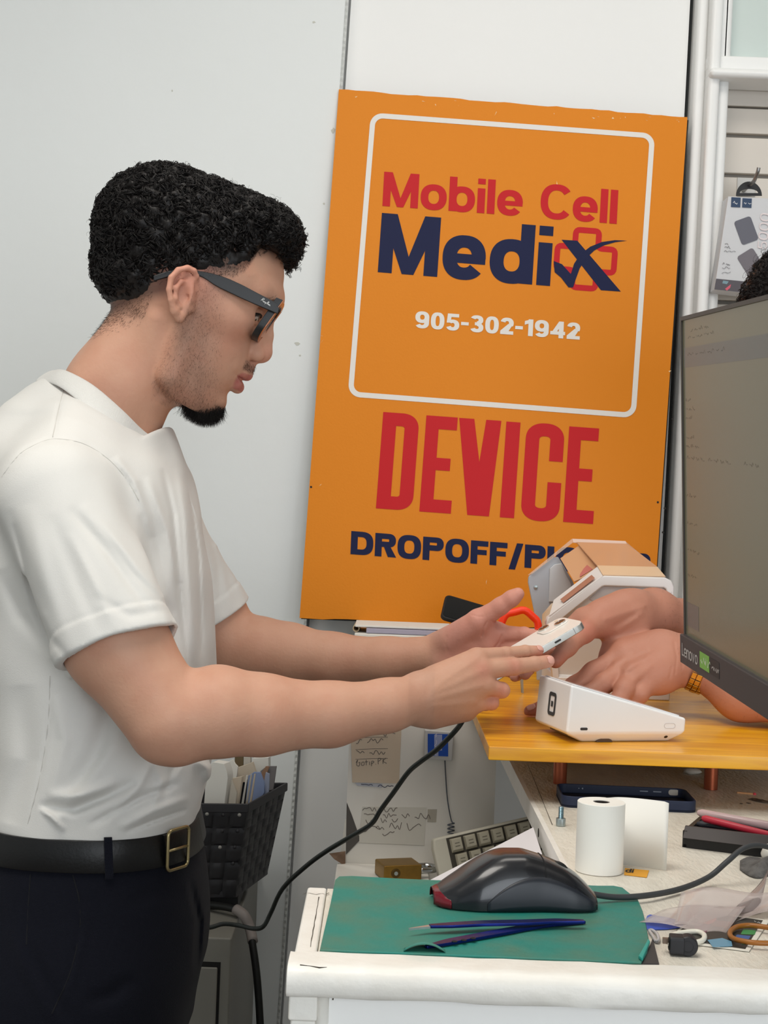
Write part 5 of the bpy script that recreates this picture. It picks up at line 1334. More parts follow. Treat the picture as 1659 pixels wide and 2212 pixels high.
# socket cap bolt standing on its head
bo = empty('bolt', Z(1212, 1786, ZD), 'small zinc socket bolt standing on its head left of the receipt roll', 'bolt')
zinc = mat('zinc', (176, 186, 186), .35, metal=.85); bb = Z(1212, 1786, ZD)+[0, .004, 0]
obj('head', lathe([(.0042, 0), (.0047, .0004), (.0047, .0072), (.0043, .0078), (.0001, .0078)], bb, (0, 0, 1), 28), zinc, bo, auto=35)
thr = [(.0024, .0078)]+[(.0027 if k % 2 else .0023, .0078+.0005*k) for k in range(1, 23)]+[(.0001, .0196)]
obj('shank', lathe(thr, bb, (0, 0, 1), 24), mat('zinc_blue', (128, 156, 168), .3, metal=.85), bo, auto=25)
# phone case lying open side up
navyc = mat('navy_silicone', (30, 40, 66), .5); navyd = mat('navy_inner', (20, 27, 46), .75)
pc = empty('phone_case', Z(1360, 1752, ZD), 'dark navy phone case lying open under the front of the orange board', 'phone case')
k0, k1 = Z(1213, 1744, ZD), Z(1506, 1757, ZD); kd = (k1-k0)/np.linalg.norm(k1-k0); kn = np.array([-kd[1], kd[0], 0]); kc = k0+kd*.0735+kn*.0375; 
kl = np.linalg.norm(k1-k0)
ou, inn = rrect(kl, .0755, .011, 6), rrect(kl-.004, .0715, .009, 6)
obj('back', prism(frame3(ou, kc+kd*(kl/2-.0735), kd, kn), (0, 0, .0018)), navyd, pc)
kc2 = kc+kd*(kl/2-.0735)
obj('rim', ringprism(frame3(ou, kc2+[0, 0, .0018], kd, kn), frame3(inn, kc2+[0, 0, .0018], kd, kn), (0, 0, .0102)), navyc, pc, bevel=.0009, seg=2)
cut_ = mat('case_cutout', (206, 200, 188), .7); holem = mat('case_slot', (150, 158, 170), .6)
back_in = kc2+kn*.0356
for (u, w_, h_, m_) in ((.058, .0115, .0062, cut_), (.040, .009, .0011, holem), (.0255, .009, .0011, holem), (-.0415, .0016, .0016, holem), (-.0455, .0012, .0012, holem)):
    c_ = back_in+kd*u+np.array([0, 0, .0075]); obj('cutout', prism(frame3(rrect(w_, h_, min(w_, h_)*.45, 3), c_, kd, [0, 0, 1]), -kn*.0004), m_, pc)
for (u, w_) in ((-.02, .026), (.026, .020)):
    c_ = kc2-kn*.0379+kd*u+np.array([0, 0, .0066]); obj('side_button', prism(frame3(rrect(w_, .0028, .0013, 3), c_, kd, [0, 0, 1]), -kn*.0008), navyc, pc)
# black tray with pens
tz0, tz1, tz2, tz3 = Z(1474, 1832, ZD), Z(1680, 1858, ZD), Z(1700, 1790, ZD), Z(1470, 1782, ZD)
brn = mat('dark_brown_plastic', (50, 42, 40), .5); blkp = mat('black_plastic', (22, 21, 22), .45)
tray = empty('pen_tray', (tz0+tz1)/2, 'low black desk tray holding pens at the right of the receipt roll', 'tray')
d_ = (tz1-tz0); d_ /= np.linalg.norm(d_); n_ = np.array([-d_[1], d_[0], 0])
def tb(u0, u1, v0, v1, z0, z1): return obox(tz0+d_*(u0+u1)/2+n_*(v0+v1)/2+np.array([0, 0, (z0+z1)/2]), d_*(u1-u0)/2, n_*(v1-v0)/2, np.array([0, 0, (z1-z0)/2]))
obj('base', tb(0, .16, .004, .082, 0, .003), blkp, tray)
obj('front_wall', tb(.003, .16, .003, .006, 0, .0105), blkp, tray)
lipf = [tz0+d_*0+n_*(-.001)+[0, 0, .0095], tz0+d_*.17+n_*(-.001)+[0, 0, .0095], tz0+d_*.17+n_*.008+[0, 0, .0195], tz0+d_*0+n_*.008+[0, 0, .0195]]
obj('sloping_lip', prism(lipf, n_*.003), brn, tray, bevel=.0006)
obj('end_wall', tb(-.001, .003, .004, .082, 0, .0155), blkp, tray); obj('rear_wall', tb(0, .16, .079, .082, 0, .014), blkp, tray)
def pen(name, a, b, r, m_, label, capm=None, tipm=None):
    o = empty(name, a, label, 'pen', 'pens in the black tray'); a, b = np.asarray(a), np.asarray(b); L = np.linalg.norm(b-a)
    obj('barrel', lathe([(r*.55, 0), (r, L*.03), (r, L*.72), (r*.96, L*.725)], a, b-a, 20), m_, o, auto=35)
    obj('cap', lathe([(r*1.08, L*.70), (r*1.12, L*.72), (r*1.12, L*.98), (r*.6, L)], a, b-a, 20), capm or m_, o, auto=35)
    obj('clip', obox(a+(b-a)*.83+np.array([0, -.2*r, r*1.35]), (b-a)*.13, np.cross((b-a)/L, [0, 0, 1])*r*.3, np.array([0, 0, r*.16])), tipm or m_, o); return o
pz_ = ZD+.004
pnk = mat('pen_pink_clear', (206, 176, 174), .2, trans=.15); pbk = mat('pen_black', (40, 40, 46), .35); prd = mat('pen_red', (184, 40, 58), .35); pgr = mat('pen_clear', (196, 196, 198), .15, trans=.3)
def tp(u, v, z): return tz0+d_*u+n_*v+np.array([0, 0, z])
pen('pen', tp(.004, .045, .026), tp(.150, .034, .018), .0040, pnk, 'pale pink clear barrelled pen lying topmost in the black tray', pbk, pgr)
pen('pen', tp(.006, .034, .0175), tp(.148, .026, .0125), .0036, pbk, 'black pen lying below the pink pen in the tray', pgr, pgr)
pen('pen', tp(.012, .026, .025), tp(.120, .0165, .0125), .0034, prd, 'red pen lying diagonally in the black tray', prd, pbk)
pen('pen', tp(.008, .055, .012), tp(.150, .052, .008), .0042, pgr, 'clear pen at the back of the black tray', pbk, pbk)
# match and ash crumbs
ma = empty('match', Z(1612, 1713, ZD), 'wooden match with pink head lying beneath the orange board', 'match')
m0, m1 = Z(1592, 1712, ZD+.001), Z(1628, 1715, ZD+.001)
obj('stick', obox((m0+m1)/2, (m1-m0)/2, np.array([0, .0009, 0]), np.array([0, 0, .0009])), mat('match_wood', (206, 152, 104), .7), ma)
obj('match_head', ellip and lathe([(.0001, 0), (.0015, .0008), (.0017, .002), (.0012, .0034), (.0001, .004)], m1-[.001, 0, 0], m1-m0, 14), mat('match_red', (214, 70, 80), .6), ma, smooth=True)
cr_m = mat('ash', (96, 82, 68), .9)
def crumb(px, py, r, seed, m_, z=ZD, sq=(1, 1, .6), rot=0):
    q = random.Random(seed); c = Z(px, py, z); vs, fs = lathe([(.0001, 0)]+[(r*math.sin(a), r*(1-math.cos(a))) for a in np.linspace(.4, PI-.4, 5)]+[(.0001, 2*r)], c, (0, 0, 1), 9)
    vs = c+(vs-c)*np.array(sq); co, si = math.cos(rot), math.sin(rot)
    vs = np.array([[c[0]+(p[0]-c[0])*co-(p[1]-c[1])*si, c[1]+(p[0]-c[0])*si+(p[1]-c[1])*co, p[2]] for p in vs])
    vs = vs+np.array([[q.uniform(-1, 1)*r*.25*sq[0], q.uniform(-1, 1)*r*.25*sq[1], 0] for _ in vs]); vs[:, 2] = np.maximum(vs[:, 2], z); return vs, fs
for i, (x, y, r, s_, ro, nm, lb) in enumerate([(1640, 1732, .0028, (5.2, .9, .5), -.9, 'ash_flake', 'long curved dark flake on the table below the match'), (1601, 1737, .0012, (1.6, 1, .5), 0, 'ash_flake', 'tiny dark crumb on the table left of the long flake'), (1617, 1736, .0013, (2.2, .8, .5), -.6, 'ash_flake', 'small dark crumb just left of the long flake')]):
    tag(obj(nm, crumb(x, y, r, i, cr_m, ZD, s_, ro), cr_m), lb, 'crumb')
tag(obj('tissue_scrap', crumb(1496, 1672, .007, 9, None, ZD, (1.6, 1.2, .5)), mat('tissue', (226, 220, 208), .9), smooth=True), 'crumpled white tissue scrap in the shade under the orange board', 'tissue')
# grey rag and white cap at the right edge
rag_v = []
for i in range(16):
    row = []
    for j in range(12):
        u, v_ = i/15, j/11; q = Z(1598+u*110, 1872+u*14+(v_-.5)*44*(math.sin(PI*min(1, u*1.2+.12))), ZD)
        q[2] += .0005+.0085*math.sin(PI*v_)*math.sin(PI*min(1, u*.8+.1))*(1+.35*math.sin(9*u+5*v_))
        row.append(q)
    rag_v.append(row)
tag(obj('rag', sheet(np.array(rag_v), .0008), mat('grey_rag', (108, 106, 104), .95, var=.7, vscale=120, vrgb=(70, 68, 66), bump=.9, bscale=300), smooth=True), 'crumpled grey rag on the table below the pen tray', 'rag')
wc = Z(1664, 1872, ZD)
tag(obj('bottle_cap', lathe([(.0001, 0), (.0085, 0), (.0095, .002), (.0090, .009), (.0075, .0105), (.0001, .0108)], wc+[0, 0, .0075], (.15, -.35, .9), 28), mat('cap_white', (228, 224, 214), .45), smooth=True), 'white plastic cap resting on the grey rag', 'cap')
# card with printed picture
ZC = ZD+.0006
card = obj('card', prism([Z(1513, 1966, ZC), Z(1662, 1990, ZC), Z(1618, 2056, ZC), Z(1440, 2033, ZC)], (0, 0, .0006)), mat('card_white', (226, 222, 210), .5)); tag(card, 'colourful printed card in a white border beneath the clear film', 'card')
def onc(pts, z): return [Z(x, y, z) for x, y in pts]
obj('print_dark', prism(onc([(1520, 1971), (1648, 1988), (1610, 2050), (1447, 2027)], ZC+.0007), (0, 0, .0001)), mat('print_dark', (44, 44, 40), .4), card)
for nm, pts, c_ in (('print_red', [(1516, 1979), (1548, 1982), (1546, 1992), (1530, 1997), (1508, 1992)], (196, 82, 58)), ('print_brown', [(1546, 1988), (1586, 1992), (1577, 2006), (1534, 1999)], (128, 64, 38)), ('print_green', [(1606, 2007), (1634, 2009), (1630, 2019), (1600, 2018)], (66, 142, 82)),
        ('print_blue', [(1592, 2019), (1622, 2022), (1616, 2031), (1586, 2028)], (58, 92, 150)), ('print_purple', [(1508, 1994), (1536, 1999), (1520, 2022), (1492, 2014)], (112, 62, 84)), ('print_green', [(1604, 2030), (1614, 2031), (1612, 2040), (1602, 2040)], (50, 104, 60))):
    obj(nm, prism(onc(pts, ZC+.0009), (0, 0, .0001)), mat(nm, c_, .4), card)
obj('print_text', g_ribbon(g_scrawl(14, 3, .6), Z(1628, 1993, ZC+.001), Z(1642, 1995, ZC+.001)-Z(1628, 1993, ZC+.001), Z(1630, 1988, ZC+.001)-Z(1628, 1993, ZC+.001), np.array([0, 0, .0002]), .0003), mat('print_pale', (190, 190, 186), .5), card)
bf = obj('film_scrap', prism(onc([(1528, 2031), (1560, 2027), (1580, 2034), (1582, 2044), (1540, 2046)], ZC+.0012), (0, 0, .0003)), mat('pale_blue_film', (104, 158, 186), .3, alpha=.85)); tag(bf, 'pale blue film scrap lying over the lower edge of the card', 'film')
# blue film tab and clear curled film
tabm = mat('blue_film', (44, 84, 196), .3, trans=.1, alpha=.92)
tag(obj('film_tab', prism(onc([(1393, 1991), (1398, 1979), (1404, 1976), (1440, 1982), (1480, 1992), (1494, 1999), (1480, 2003), (1440, 2008), (1398, 2009)], ZD+.0006), (0, 0, .0003)), tabm), 'bright blue protective film tab at the right edge of the teal mat', 'film')
film = mat('clear_film', (214, 200, 196), .12, trans=.0, alpha=.42, spec=.6)
def bil(c, n, m, h): return np.array([[((1-u)*(1-v)*Z(*c[0], ZD)+u*(1-v)*Z(*c[1], ZD)+u*v*Z(*c[2], ZD)+(1-u)*v*Z(*c[3], ZD))+np.array([0, 0, h(u, v)]) for v in np.linspace(0, 1, m)] for u in np.linspace(0, 1, n)])
tag(obj('clear_film', sheet(bil([(1470, 1955), (1690, 1962), (1662, 1984), (1456, 2012)], 18, 12, lambda u, v: .0025+.013*(1-v)**2*(.6+.4*u)+.003*math.sin(6*u+2*v)), .0002), film, smooth=True), 'clear curled plastic film sheet lying over the printed card', 'film')
tag(obj('clear_film', sheet(bil([(1430, 1972), (1610, 1975), (1560, 2028), (1380, 1999)], 16, 12, lambda u, v: .0022+.006*u*(1-v)+.002*math.sin(5*u)), .0002), film, smooth=True), 'clear pointed plastic film over the blue film tab', 'film')
tag(obj('clear_film', sheet(bil([(1648, 1932), (1660, 1935), (1640, 1975), (1572, 1985)], 10, 12, lambda u, v: .003+.022*(1-v)*(.4+.6*u)), .0002), mat('smoky_film', (150, 136, 134), .12, alpha=.62), smooth=True), 'smoky plastic film strip standing up behind the printed card', 'film')
# black plug adapter
ad = empty('plug_adapter', Z(1462, 2062, ZD), 'small black plug adapter lying at the right of the teal mat corner', 'adapter')
blk2 = mat('adapter_black', (28, 28, 32), .5); ac = Z(1466, 2066, ZD); q = .66
adir = np.array([1, -.12, 0]); adir /= np.linalg.norm(adir); an = np.array([.12, 1, 0]); an /= np.linalg.norm(an)
def AD(a_, b_, c_): return ac+adir*a_*q+an*b_*q+np.array([0, .004, c_*q+.0003])
obj('plug_body', prism(frame3(rrect(.020*q, .019*q, .003*q, 4), AD(-.009, 0, .0105), an, [0, 0, 1]), adir*.015*q), blk2, ad, bevel=.0007)
obj('round_end', lathe([(.0001, -.008*q), (.0095*q, -.008*q), (.0105*q, -.0068*q), (.0108*q, 0), (.0105*q, .0068*q), (.0095*q, .008*q), (.0001, .008*q)], AD(.010, 0, .0108), an, 36), blk2, ad, auto=35)
obj('socket', prism(frame3(rrect(.012*q, .011*q, .001*q, 2), AD(-.0092, 0, .0105), an, [0, 0, 1]), -adir*.0005), mat('socket_dark', (8, 8, 9), .7), ad)
for k in (-.0022, .0022): obj('contact', obox(AD(-.0102, k, .0105), adir*.0004, an*.0005, np.array([0, 0, .0009])), mat('contact', (220, 216, 205), .3, metal=.6), ad)
obj('emboss', tube([AD(.010+.0058*math.cos(t), -.0081, .0108+.0058*math.sin(t)) for t in np.linspace(0, 2*PI, 30)], .0003, 5), blk2, ad)
obj('plug_tip', obox(AD(-.0125, .004, .0125), adir*.0022, an*.002, np.array([0, 0, .0018])), mat('plug_metal', (120, 104, 92), .4, metal=.6), ad)
# pale rubber loop and brown cable
tag(obj('rubber_loop', tube(smooth_path([Z(1478, 2038, ZD+.003), Z(1497, 2037, ZD+.003), Z(1518, 2031, ZD+.003), Z(1521, 2020, ZD+.003), Z(1508, 2013, ZD+.003), Z(1488, 2013, ZD+.003), Z(1462, 2017, ZD+.003), Z(1450, 2024, ZD+.003)], 8), .0019, 10), mat('ivory_rubber', (226, 222, 208), .5), smooth=True), 'ivory rubber loop lying behind the black plug adapter', 'loop')
tag(obj('cable', tube(smooth_path([Z(1720, 2012, ZD+.005), Z(1662, 2004, ZD+.005), Z(1640, 2001, ZD+.005), Z(1615, 1999, ZD+.0045), Z(1590, 2003, ZD+.004), Z(1577, 2014, ZD+.004), Z(1582, 2026, ZD+.004), Z(1605, 2033, ZD+.0045), Z(1640, 2037, ZD+.005), Z(1720, 2038, ZD+.005)], 8), .0019, 10), mat('brown_cable', (150, 92, 30), .4), smooth=True), 'thin brown cable looped over the printed card', 'cable')
tag(obj('plastic_loop', tube(smooth_path([Z(1402, 2010, ZD+.002), Z(1410, 2022, ZD+.002), Z(1418, 2034, ZD+.002), Z(1423, 2028, ZD+.002), Z(1418, 2016, ZD+.002), Z(1408, 2009, ZD+.002), Z(1402, 2010, ZD+.002)], 6), .0012, 8), mat('clear_plastic', (206, 204, 206), .15, trans=.3), smooth=True), 'small clear plastic ring beside the teal mat corner', 'ring')
# ---------------------------------------------------------------- card terminal on the orange board
tN, tR, tN2 = onz(1222, 1606, ZB), onz(1479, 1604, ZB), onz(1154, 1576, ZB)
tR2 = tN2+tR-tN
term = empty('card_terminal', (tN+tR2)/2, 'white wedge shaped card terminal with dark square emblem on the orange board', 'card terminal')
tw_ = mat('terminal_white', (240, 240, 240), .3, spec=.5); tdk = mat('terminal_dark', (40, 38, 38), .4)
tu = (tR-tN); tl = np.linalg.norm(tu); tu /= tl; tv = (tN2-tN); tvl = np.linalg.norm(tv); tv /= tvl; up_ = np.array([0, 0, 1.0])
def T(u, v, z): return tN+tu*u+tv*v+up_*z
zl_ = .0105; hN, hR = .0628, .0265
def rows(inset, z0, z1):                         # footprint ring with its four corner heights
    i = inset; return [T(i, i, z0), T(tl-i, i, z1), T(tl-i, tvl-i, z1), T(i, tvl-i, z0)]
rb_ = [T(.022, .010, 0), T(tl-.016, .010, 0), T(tl-.016, tvl-.010, 0), T(.022, tvl-.010, 0)]
rm_ = [T(0, 0, zl_), T(tl, 0, zl_), T(tl, tvl, zl_), T(0, tvl, zl_)]
rt_ = [T(.004, 0, hN), T(tl+.001, 0, hR), T(tl+.001, tvl, hR), T(.004, tvl, hN)]
V_ = rb_+rm_+rt_
F_ = [[3, 2, 1, 0], [8, 9, 10, 11]]+[[r*4+k, r*4+(k+1) % 4, r*4+4+(k+1) % 4, r*4+4+k] for r in (0, 1) for k in range(4)]
obj('housing', (np.array(V_), F_), tw_, term, bevel=.0028, seg=4, angle=25)
sd_ = (T(tl, 0, hR)-T(.004, 0, hN)); sd_ /= np.linalg.norm(sd_); snn = np.cross(sd_, tv); snn = snn if snn[2] > 0 else -snn
s0_ = (T(.004, 0, hN)+T(tl, tvl, hR))/2
sl_len = np.linalg.norm(T(tl, 0, hR)-T(.004, 0, hN))
obj('screen', prism(frame3(rrect(sl_len-.008, tvl-.008, .006, 5), s0_+snn*.0002, sd_, tv), snn*.0012), mat('terminal_screen', (236, 236, 238), .12), term, bevel=.0004)
def decal(nm, ax, ay, o, pts, m_, nrm, t=.0003, par=term): return obj(nm, prism(frame3(pts, o, ax, ay), nrm*t), m_, par)
nN = -tv/1.0; nN = np.cross(tu, up_); nN = nN if nN[1] < 0 else -nN                                 # outward of the long near side
nL = np.cross(tv, up_); nL = nL if nL[0] < 0 else -nL
lean = (T(.004, 0, hN)-T(0, 0, zl_)); lean /= np.linalg.norm(lean); nLL = np.cross(tv, lean); nLL = nLL if nLL[0] < 0 else -nLL
eo = T(.0016, tvl*.50, .036)+nLL*.0001
ro, ri = rrect(.0215, .0255, .0045, 5), rrect(.0135, .0175, .0015, 5)
obj('emblem', ringprism(frame3(ro, eo, tv, lean), frame3(ri, eo, tv, lean), nLL*.0003), tdk, term)
obj('emblem_core', prism(frame3(rrect(.0052, .0062, .0008, 3), eo, tv, lean), nLL*.0003), tdk, term)
obj('usb_port', prism(frame3(rrect(.0085, .0028, .0013, 4), T(.0205, 0, .0155)+nN*.0001, tu, up_), nN*.0003), tdk, term)
bo_, bi_ = rrect(.0135, .0058, .0028, 5), rrect(.0128, .0051, .0025, 5)
obj('side_button', ringprism(frame3(bo_, T(tl-.019, 0, .0185)+nN*.0001, tu, up_), frame3(bi_, T(tl-.019, 0, .0185)+nN*.0001, tu, up_), nN*.0002), mat('button_line', (196, 188, 186), .5), term)
ch_n = np.cross(tu, T(tl/2, .010, 0)-T(tl/2, 0, zl_)); ch_n /= np.linalg.norm(ch_n); ch_n = ch_n if ch_n[1] < 0 else -ch_n
obj('lock_slot', lathe([(.0001, 0), (.0021, 0), (.0021, .0005), (.0001, .0005)], T(tl-.021, .0045, .0058)-ch_n*.0002, ch_n, 20), tdk, term)
obj('cable_notch', prism([T(.048+.0095*math.cos(a), .0088, .0002+.0042*math.sin(a)) for a in np.linspace(0, PI, 12)], nN*.0025), mat('notch_shade', (92, 74, 60), .8), term)
ls = [T(.009, .028, .0045), T(.005, .066, .0065)]
obj('card_slot', obox((T(.0085, .013, .0072)+T(.0085, .062, .0072))/2+nL*.0022, tv*.024, up_*.0006, nL*.0012), mat('slot_brown', (90, 70, 52), .6), term)
# ---------------------------------------------------------------- monitor
MT, MB, MTR, MBR = P(1467, 683, 1.37), P(1484, 1430, 1.37), P(1659, 640, 1.118), P(1659, 1546, 1.118)
me = ((MTR-MT)+(MBR-MB))/2; mW = .54; me /= np.linalg.norm(me); mv = ((MB-MT)+(MBR-MTR))/2; mH = np.linalg.norm(mv); mv /= mH
mn = np.cross(me, mv); mn /= np.linalg.norm(mn)
if mn[0] > 0: mn = -mn                           # out of the screen
mc = (MT+MB)/2
mon = empty('monitor', mc+me*.27+mv*.2, 'black framed computer monitor seen at a steep angle in front of the second man', 'monitor')
def MM(u, v, n=0): return mc+me*u+mv*(v-mH/2)+mn*n
mbk = mat('monitor_black', (30, 29, 31), .45); chin = mat('monitor_chin', (58, 54, 56), .5)
obj('back_shell', join(prism([MM(0, 0, -.002), MM(mW, 0, -.002), MM(mW, mH, -.002), MM(0, mH, -.002)], -mn*.010), prism([MM(.05, .05, -.012), MM(mW-.05, .05, -.012), MM(mW-.05, mH-.04, -.012), MM(.05, mH-.04, -.012)], -mn*.022)), mbk, mon)
bw = .0036; chh = .0255
obj('bezel', ringprism([MM(0, 0, -.002), MM(mW, 0, -.002), MM(mW, mH-.002, -.002), MM(0, mH-.002, -.002)], [MM(bw, bw, -.002), MM(mW-bw, bw, -.002), MM(mW-bw, mH-chh, -.002), MM(bw, mH-chh, -.002)], mn*.003), mat('bezel_grey', (74, 70, 66), .5), mon)
obj('chin', prism([MM(-.0006, mH-chh, -.001), MM(mW+.0006, mH-chh, -.001), MM(mW+.0006, mH+.001, -.001), MM(-.0006, mH+.001, -.001)], mn*.0055), chin, mon, bevel=.001)
scr = mat('lit_screen', (72, 68, 52), .22, spec=.5, emit=.75)
sb = mat('lit_screen_bar', (58, 57, 52), .22, spec=.5, emit=.72); st_ = mat('lit_screen_text', (60, 56, 46), .22, emit=.7)
so = obj('screen', prism([MM(bw, bw, -.0018), MM(mW-bw, bw, -.0018), MM(mW-bw, mH-chh, -.0018), MM(bw, mH-chh, -.0018)], mn*.0012), scr, mon)
def spatch(nm, u0, u1, v0, v1, m_): return obj(nm, prism([MM(u0, v0, -.0006), MM(u1, v0, -.0006), MM(u1, v1, -.0006), MM(u0, v1, -.0006)], mn*.0002), m_, so)
spatch('toolbar', bw+.004, mW-bw, .029, .047, sb)
spatch('screen_badge', .006, .048, .262, .284, sb)
rt = random.Random(12)
lines = []
for (u, v, L_n) in ((.03, .015, .05), (.02, .021, .09), (.02, .037, .12), (.01, .078, .02), (.012, .086, .03), (.01, .094, .02), (.012, .112, .03), (.01, .120, .035), (.012, .131, .05), (.085, .131, .07), (.19, .131, .04), (.01, .165, .03), (.01, .19, .03), (.01, .215, .035), (.01, .238, .03)):
    lines.append(g_ribbon(g_scrawl(int(10+L_n*300), int(v*1000), .5), MM(u, v, -.0005), me*L_n, -mv*.0035, mn*.0001, .0006))
obj('screen_lettering', join(*lines), st_, so)
# maker's lettering and sticker on the chin
c_n = mn*.0047
mk = mat('lettering_silver', (178, 176, 174), .4)
obj('maker_lettering', g_write('Lenovo', MM(.0075, mH-.0068, 0), MM(.062, mH-.0068, 0), MM(.0075, mH-.0182, 0), c_n, .15, .05, 1.0), mk, mon)
obj('sticker', prism([MM(.070, mH-.0205, .0046), MM(.100, mH-.0205, .0046), MM(.100, mH-.0065, .0046), MM(.070, mH-.0065, .0046)], mn*.0003), mat('sticker_green', (122, 176, 76), .5), mon)
obj('sticker_lettering', g_ribbon(g_scrawl(16, 8, .8), MM(.074, mH-.011, .005), me*.022, -mv*.005, mn*.0001, .0009), mat('sticker_white', (214, 226, 200), .5), mon)
obj('sticker_lettering', g_ribbon(g_scrawl(14, 5, .8), MM(.108, mH-.011, .0047), me*.018, -mv*.004, mn*.0001, .0009), mk, mon)
obj('sticker', prism([MM(.103, mH-.0205, .0046), MM(.131, mH-.0205, .0046), MM(.131, mH-.0065, .0046), MM(.103, mH-.0065, .0046)], mn*.00015), mat('sticker_black', (36, 34, 36), .5), mon)
# stand, almost wholly beyond the edge of the photo
fb = smooth_path([P(1645, 1535, 1.16)-mn*.012, P(1646, 1562, 1.16)-mn*.012, P(1650, 1583, 1.16)-mn*.012, P(1668, 1592, 1.16)-mn*.012, P(1720, 1590, 1.14)-mn*.02], 8)
obj('stand_hook', tube(fb, .0042, 12), mbk, mon, smooth=True)
sx_ = MM(.30, mH*.55, -.045)
obj('stand_neck', box(sx_[0]-.012, sx_[0]+.028, sx_[1]-.03, sx_[1]+.03, ZD+.012, sx_[2]), mbk, mon, bevel=.004)
obj('stand_base', box(sx_[0]-.012, sx_[0]+.20, sx_[1]-.045, sx_[1]+.09, ZD+.0004, ZD+.012), mbk, mon, bevel=.003)
# ---------------------------------------------------------------- the white phone in their hands
pL = np.array([.1228, .0335, .0737]); pL = pL/np.linalg.norm(pL)
E2 = P(1266, 1349, 1.714); pW0 = P(1225, 1335, 1.781)-E2; pW = pW0-pL*(pW0@pL); pW /= np.linalg.norm(pW); pN = np.cross(pL, pW); pN = pN if pN[1] < 0 else -pN
PL_, PW_, PT_ = .147, .0715, .0079
pc_ = E2-pL*PL_/2+pW*PW_/2-pN*PT_/2+pN*.004
ph = empty('smartphone', pc_, 'white smartphone with camera side up passed between the two men', 'phone')
pw_m = mat('phone_white', (240, 234, 226), .25, spec=.5); alu = mat('phone_silver', (206, 204, 200), .25, metal=.85)
obj('frame', prism(frame3(rrect(PL_, PW_, .0115, 8), pc_-pN*PT_/2, pL, pW), pN*PT_), alu, ph, bevel=.0006)
obj('back_glass', prism(frame3(rrect(PL_-.0016, PW_-.0016, .011, 8), pc_+pN*PT_/2, pL, pW), pN*.0003), pw_m, ph)
obj('front_glass', prism(frame3(rrect(PL_-.0016, PW_-.0016, .011, 8), pc_-pN*PT_/2, pL, pW), -pN*.0003), mat('phone_black', (14, 14, 16), .1), ph)
cb_ = pc_+pL*(PL_/2-.0215)+pW*(PW_/2-.0205)+pN*(PT_/2+.0002)
isl = obj('camera_island', prism(frame3(rrect(.0365, .0345, .010, 8), cb_, pL, pW), pN*.0016), pw_m, ph, bevel=.0008)
lensk = mat('camera_glass', (70, 60, 46), .12, metal=.3)
for (u, v) in ((.0080, -.0075), (-.0085, .0078)):
    c_ = cb_+pL*u+pW*v+pN*.0016
    obj('camera_ring', lathe([(.0058, 0), (.0072, 0), (.0072, .0014), (.0058, .0014)], c_, pN, 32, closed=True), alu, isl, auto=35)
    obj('camera_lens', lathe([(.0001, 0), (.0058, 0), (.0058, .0010), (.0001, .0012)], c_, pN, 32), lensk, isl, auto=35)
obj('flash', lathe([(.0001, 0), (.0024, 0), (.0024, .0005), (.0001, .0006)], cb_+pL*.0095+pW*.0085+pN*.0016, pN, 20), mat('flash_cream', (226, 206, 176), .3), isl)
edge_c = pc_-pW*PW_/2
for (u, w__, h__, m__) in ((.034, .0085, .0022, tdk), (.014, .0105, .0024, alu), (-.002, .0105, .0024, alu)):
    obj('side_key', prism(frame3(rrect(w__, h__, h__*.45, 3), edge_c+pL*u, pL, pN), -pW*.0005), m__, ph)
obj('antenna_line', prism(frame3(rrect(.0008, PT_*.98, .0002, 2), edge_c+pL*.0575, pL, pN), -pW*.0001), mat('antenna_grey', (150, 148, 144), .5), ph)
obj('emblem', lathe([(.0001, 0), (.0055, 0), (.0055, .0001), (.0001, .0001)], pc_+pN*(PT_/2+.0003), pN, 24), alu, ph)
# ---------------------------------------------------------------- white note checker at the back of the board
mach = empty('note_checker', P(1320, 1440, 2.0)*[1, 1, 0]+[0, 0, ZB], 'white and grey bill checking machine with clear cover tinted by reflected sign orange behind the hands', 'machine')
mwh = mat('machine_white', (226, 222, 218), .4); mgr = mat('machine_grey', (176, 180, 186), .45); mgr2 = mat('machine_recess', (188, 182, 178), .5)
peach = mat('machine_sign_reflection', (222, 170, 130), .25, alpha=.8, spec=.5); peach2 = mat('machine_cream', (232, 200, 164), .3, alpha=.93); clear = mat('machine_clear', (236, 214, 196), .15, alpha=.34)  # peach tones put the orange sign's reflection into the plastic's colour
dn, df = 2.0, 2.15
def polyp(pts, d): return [P(x, y, d) for x, y in pts]
near_o = [(1180, 1346), (1184, 1334), (1296, 1247), (1306, 1243), (1436, 1247), (1450, 1254), (1456, 1266), (1456, 1320), (1452, 1478), (1196, 1476)]
near_i = [(1200, 1352), (1203, 1346), (1300, 1268), (1306, 1266), (1434, 1270), (1439, 1273), (1441, 1280), (1441, 1320), (1440, 1462), (1208, 1462)]
obj('near_frame', ringprism(polyp(near_o, dn), polyp(near_i, dn), (0, .022, 0)), mwh, mach, bevel=.002, seg=3)
obj('near_panel', prism([p+[0, .006, 0] for p in polyp(near_i, dn)], (0, .006, 0)), mat('machine_beige', (214, 206, 196), .5), mach)
obj('panel_recess', prism([p+[0, .0056, 0] for p in polyp([(1274, 1294), (1303, 1268), (1436, 1272), (1438, 1290), (1436, 1312), (1300, 1312)], dn)], (0, -.0006, 0)), mgr2, mach)
far_o = [(1160, 1470), (1155, 1325), (1141, 1258), (1142, 1246), (1150, 1238), (1196, 1204), (1206, 1203), (1238, 1256), (1252, 1300), (1300, 1470)]
obj('far_plate', prism(polyp(far_o, df), (0, .008, 0)), mgr, mach, bevel=.0015)
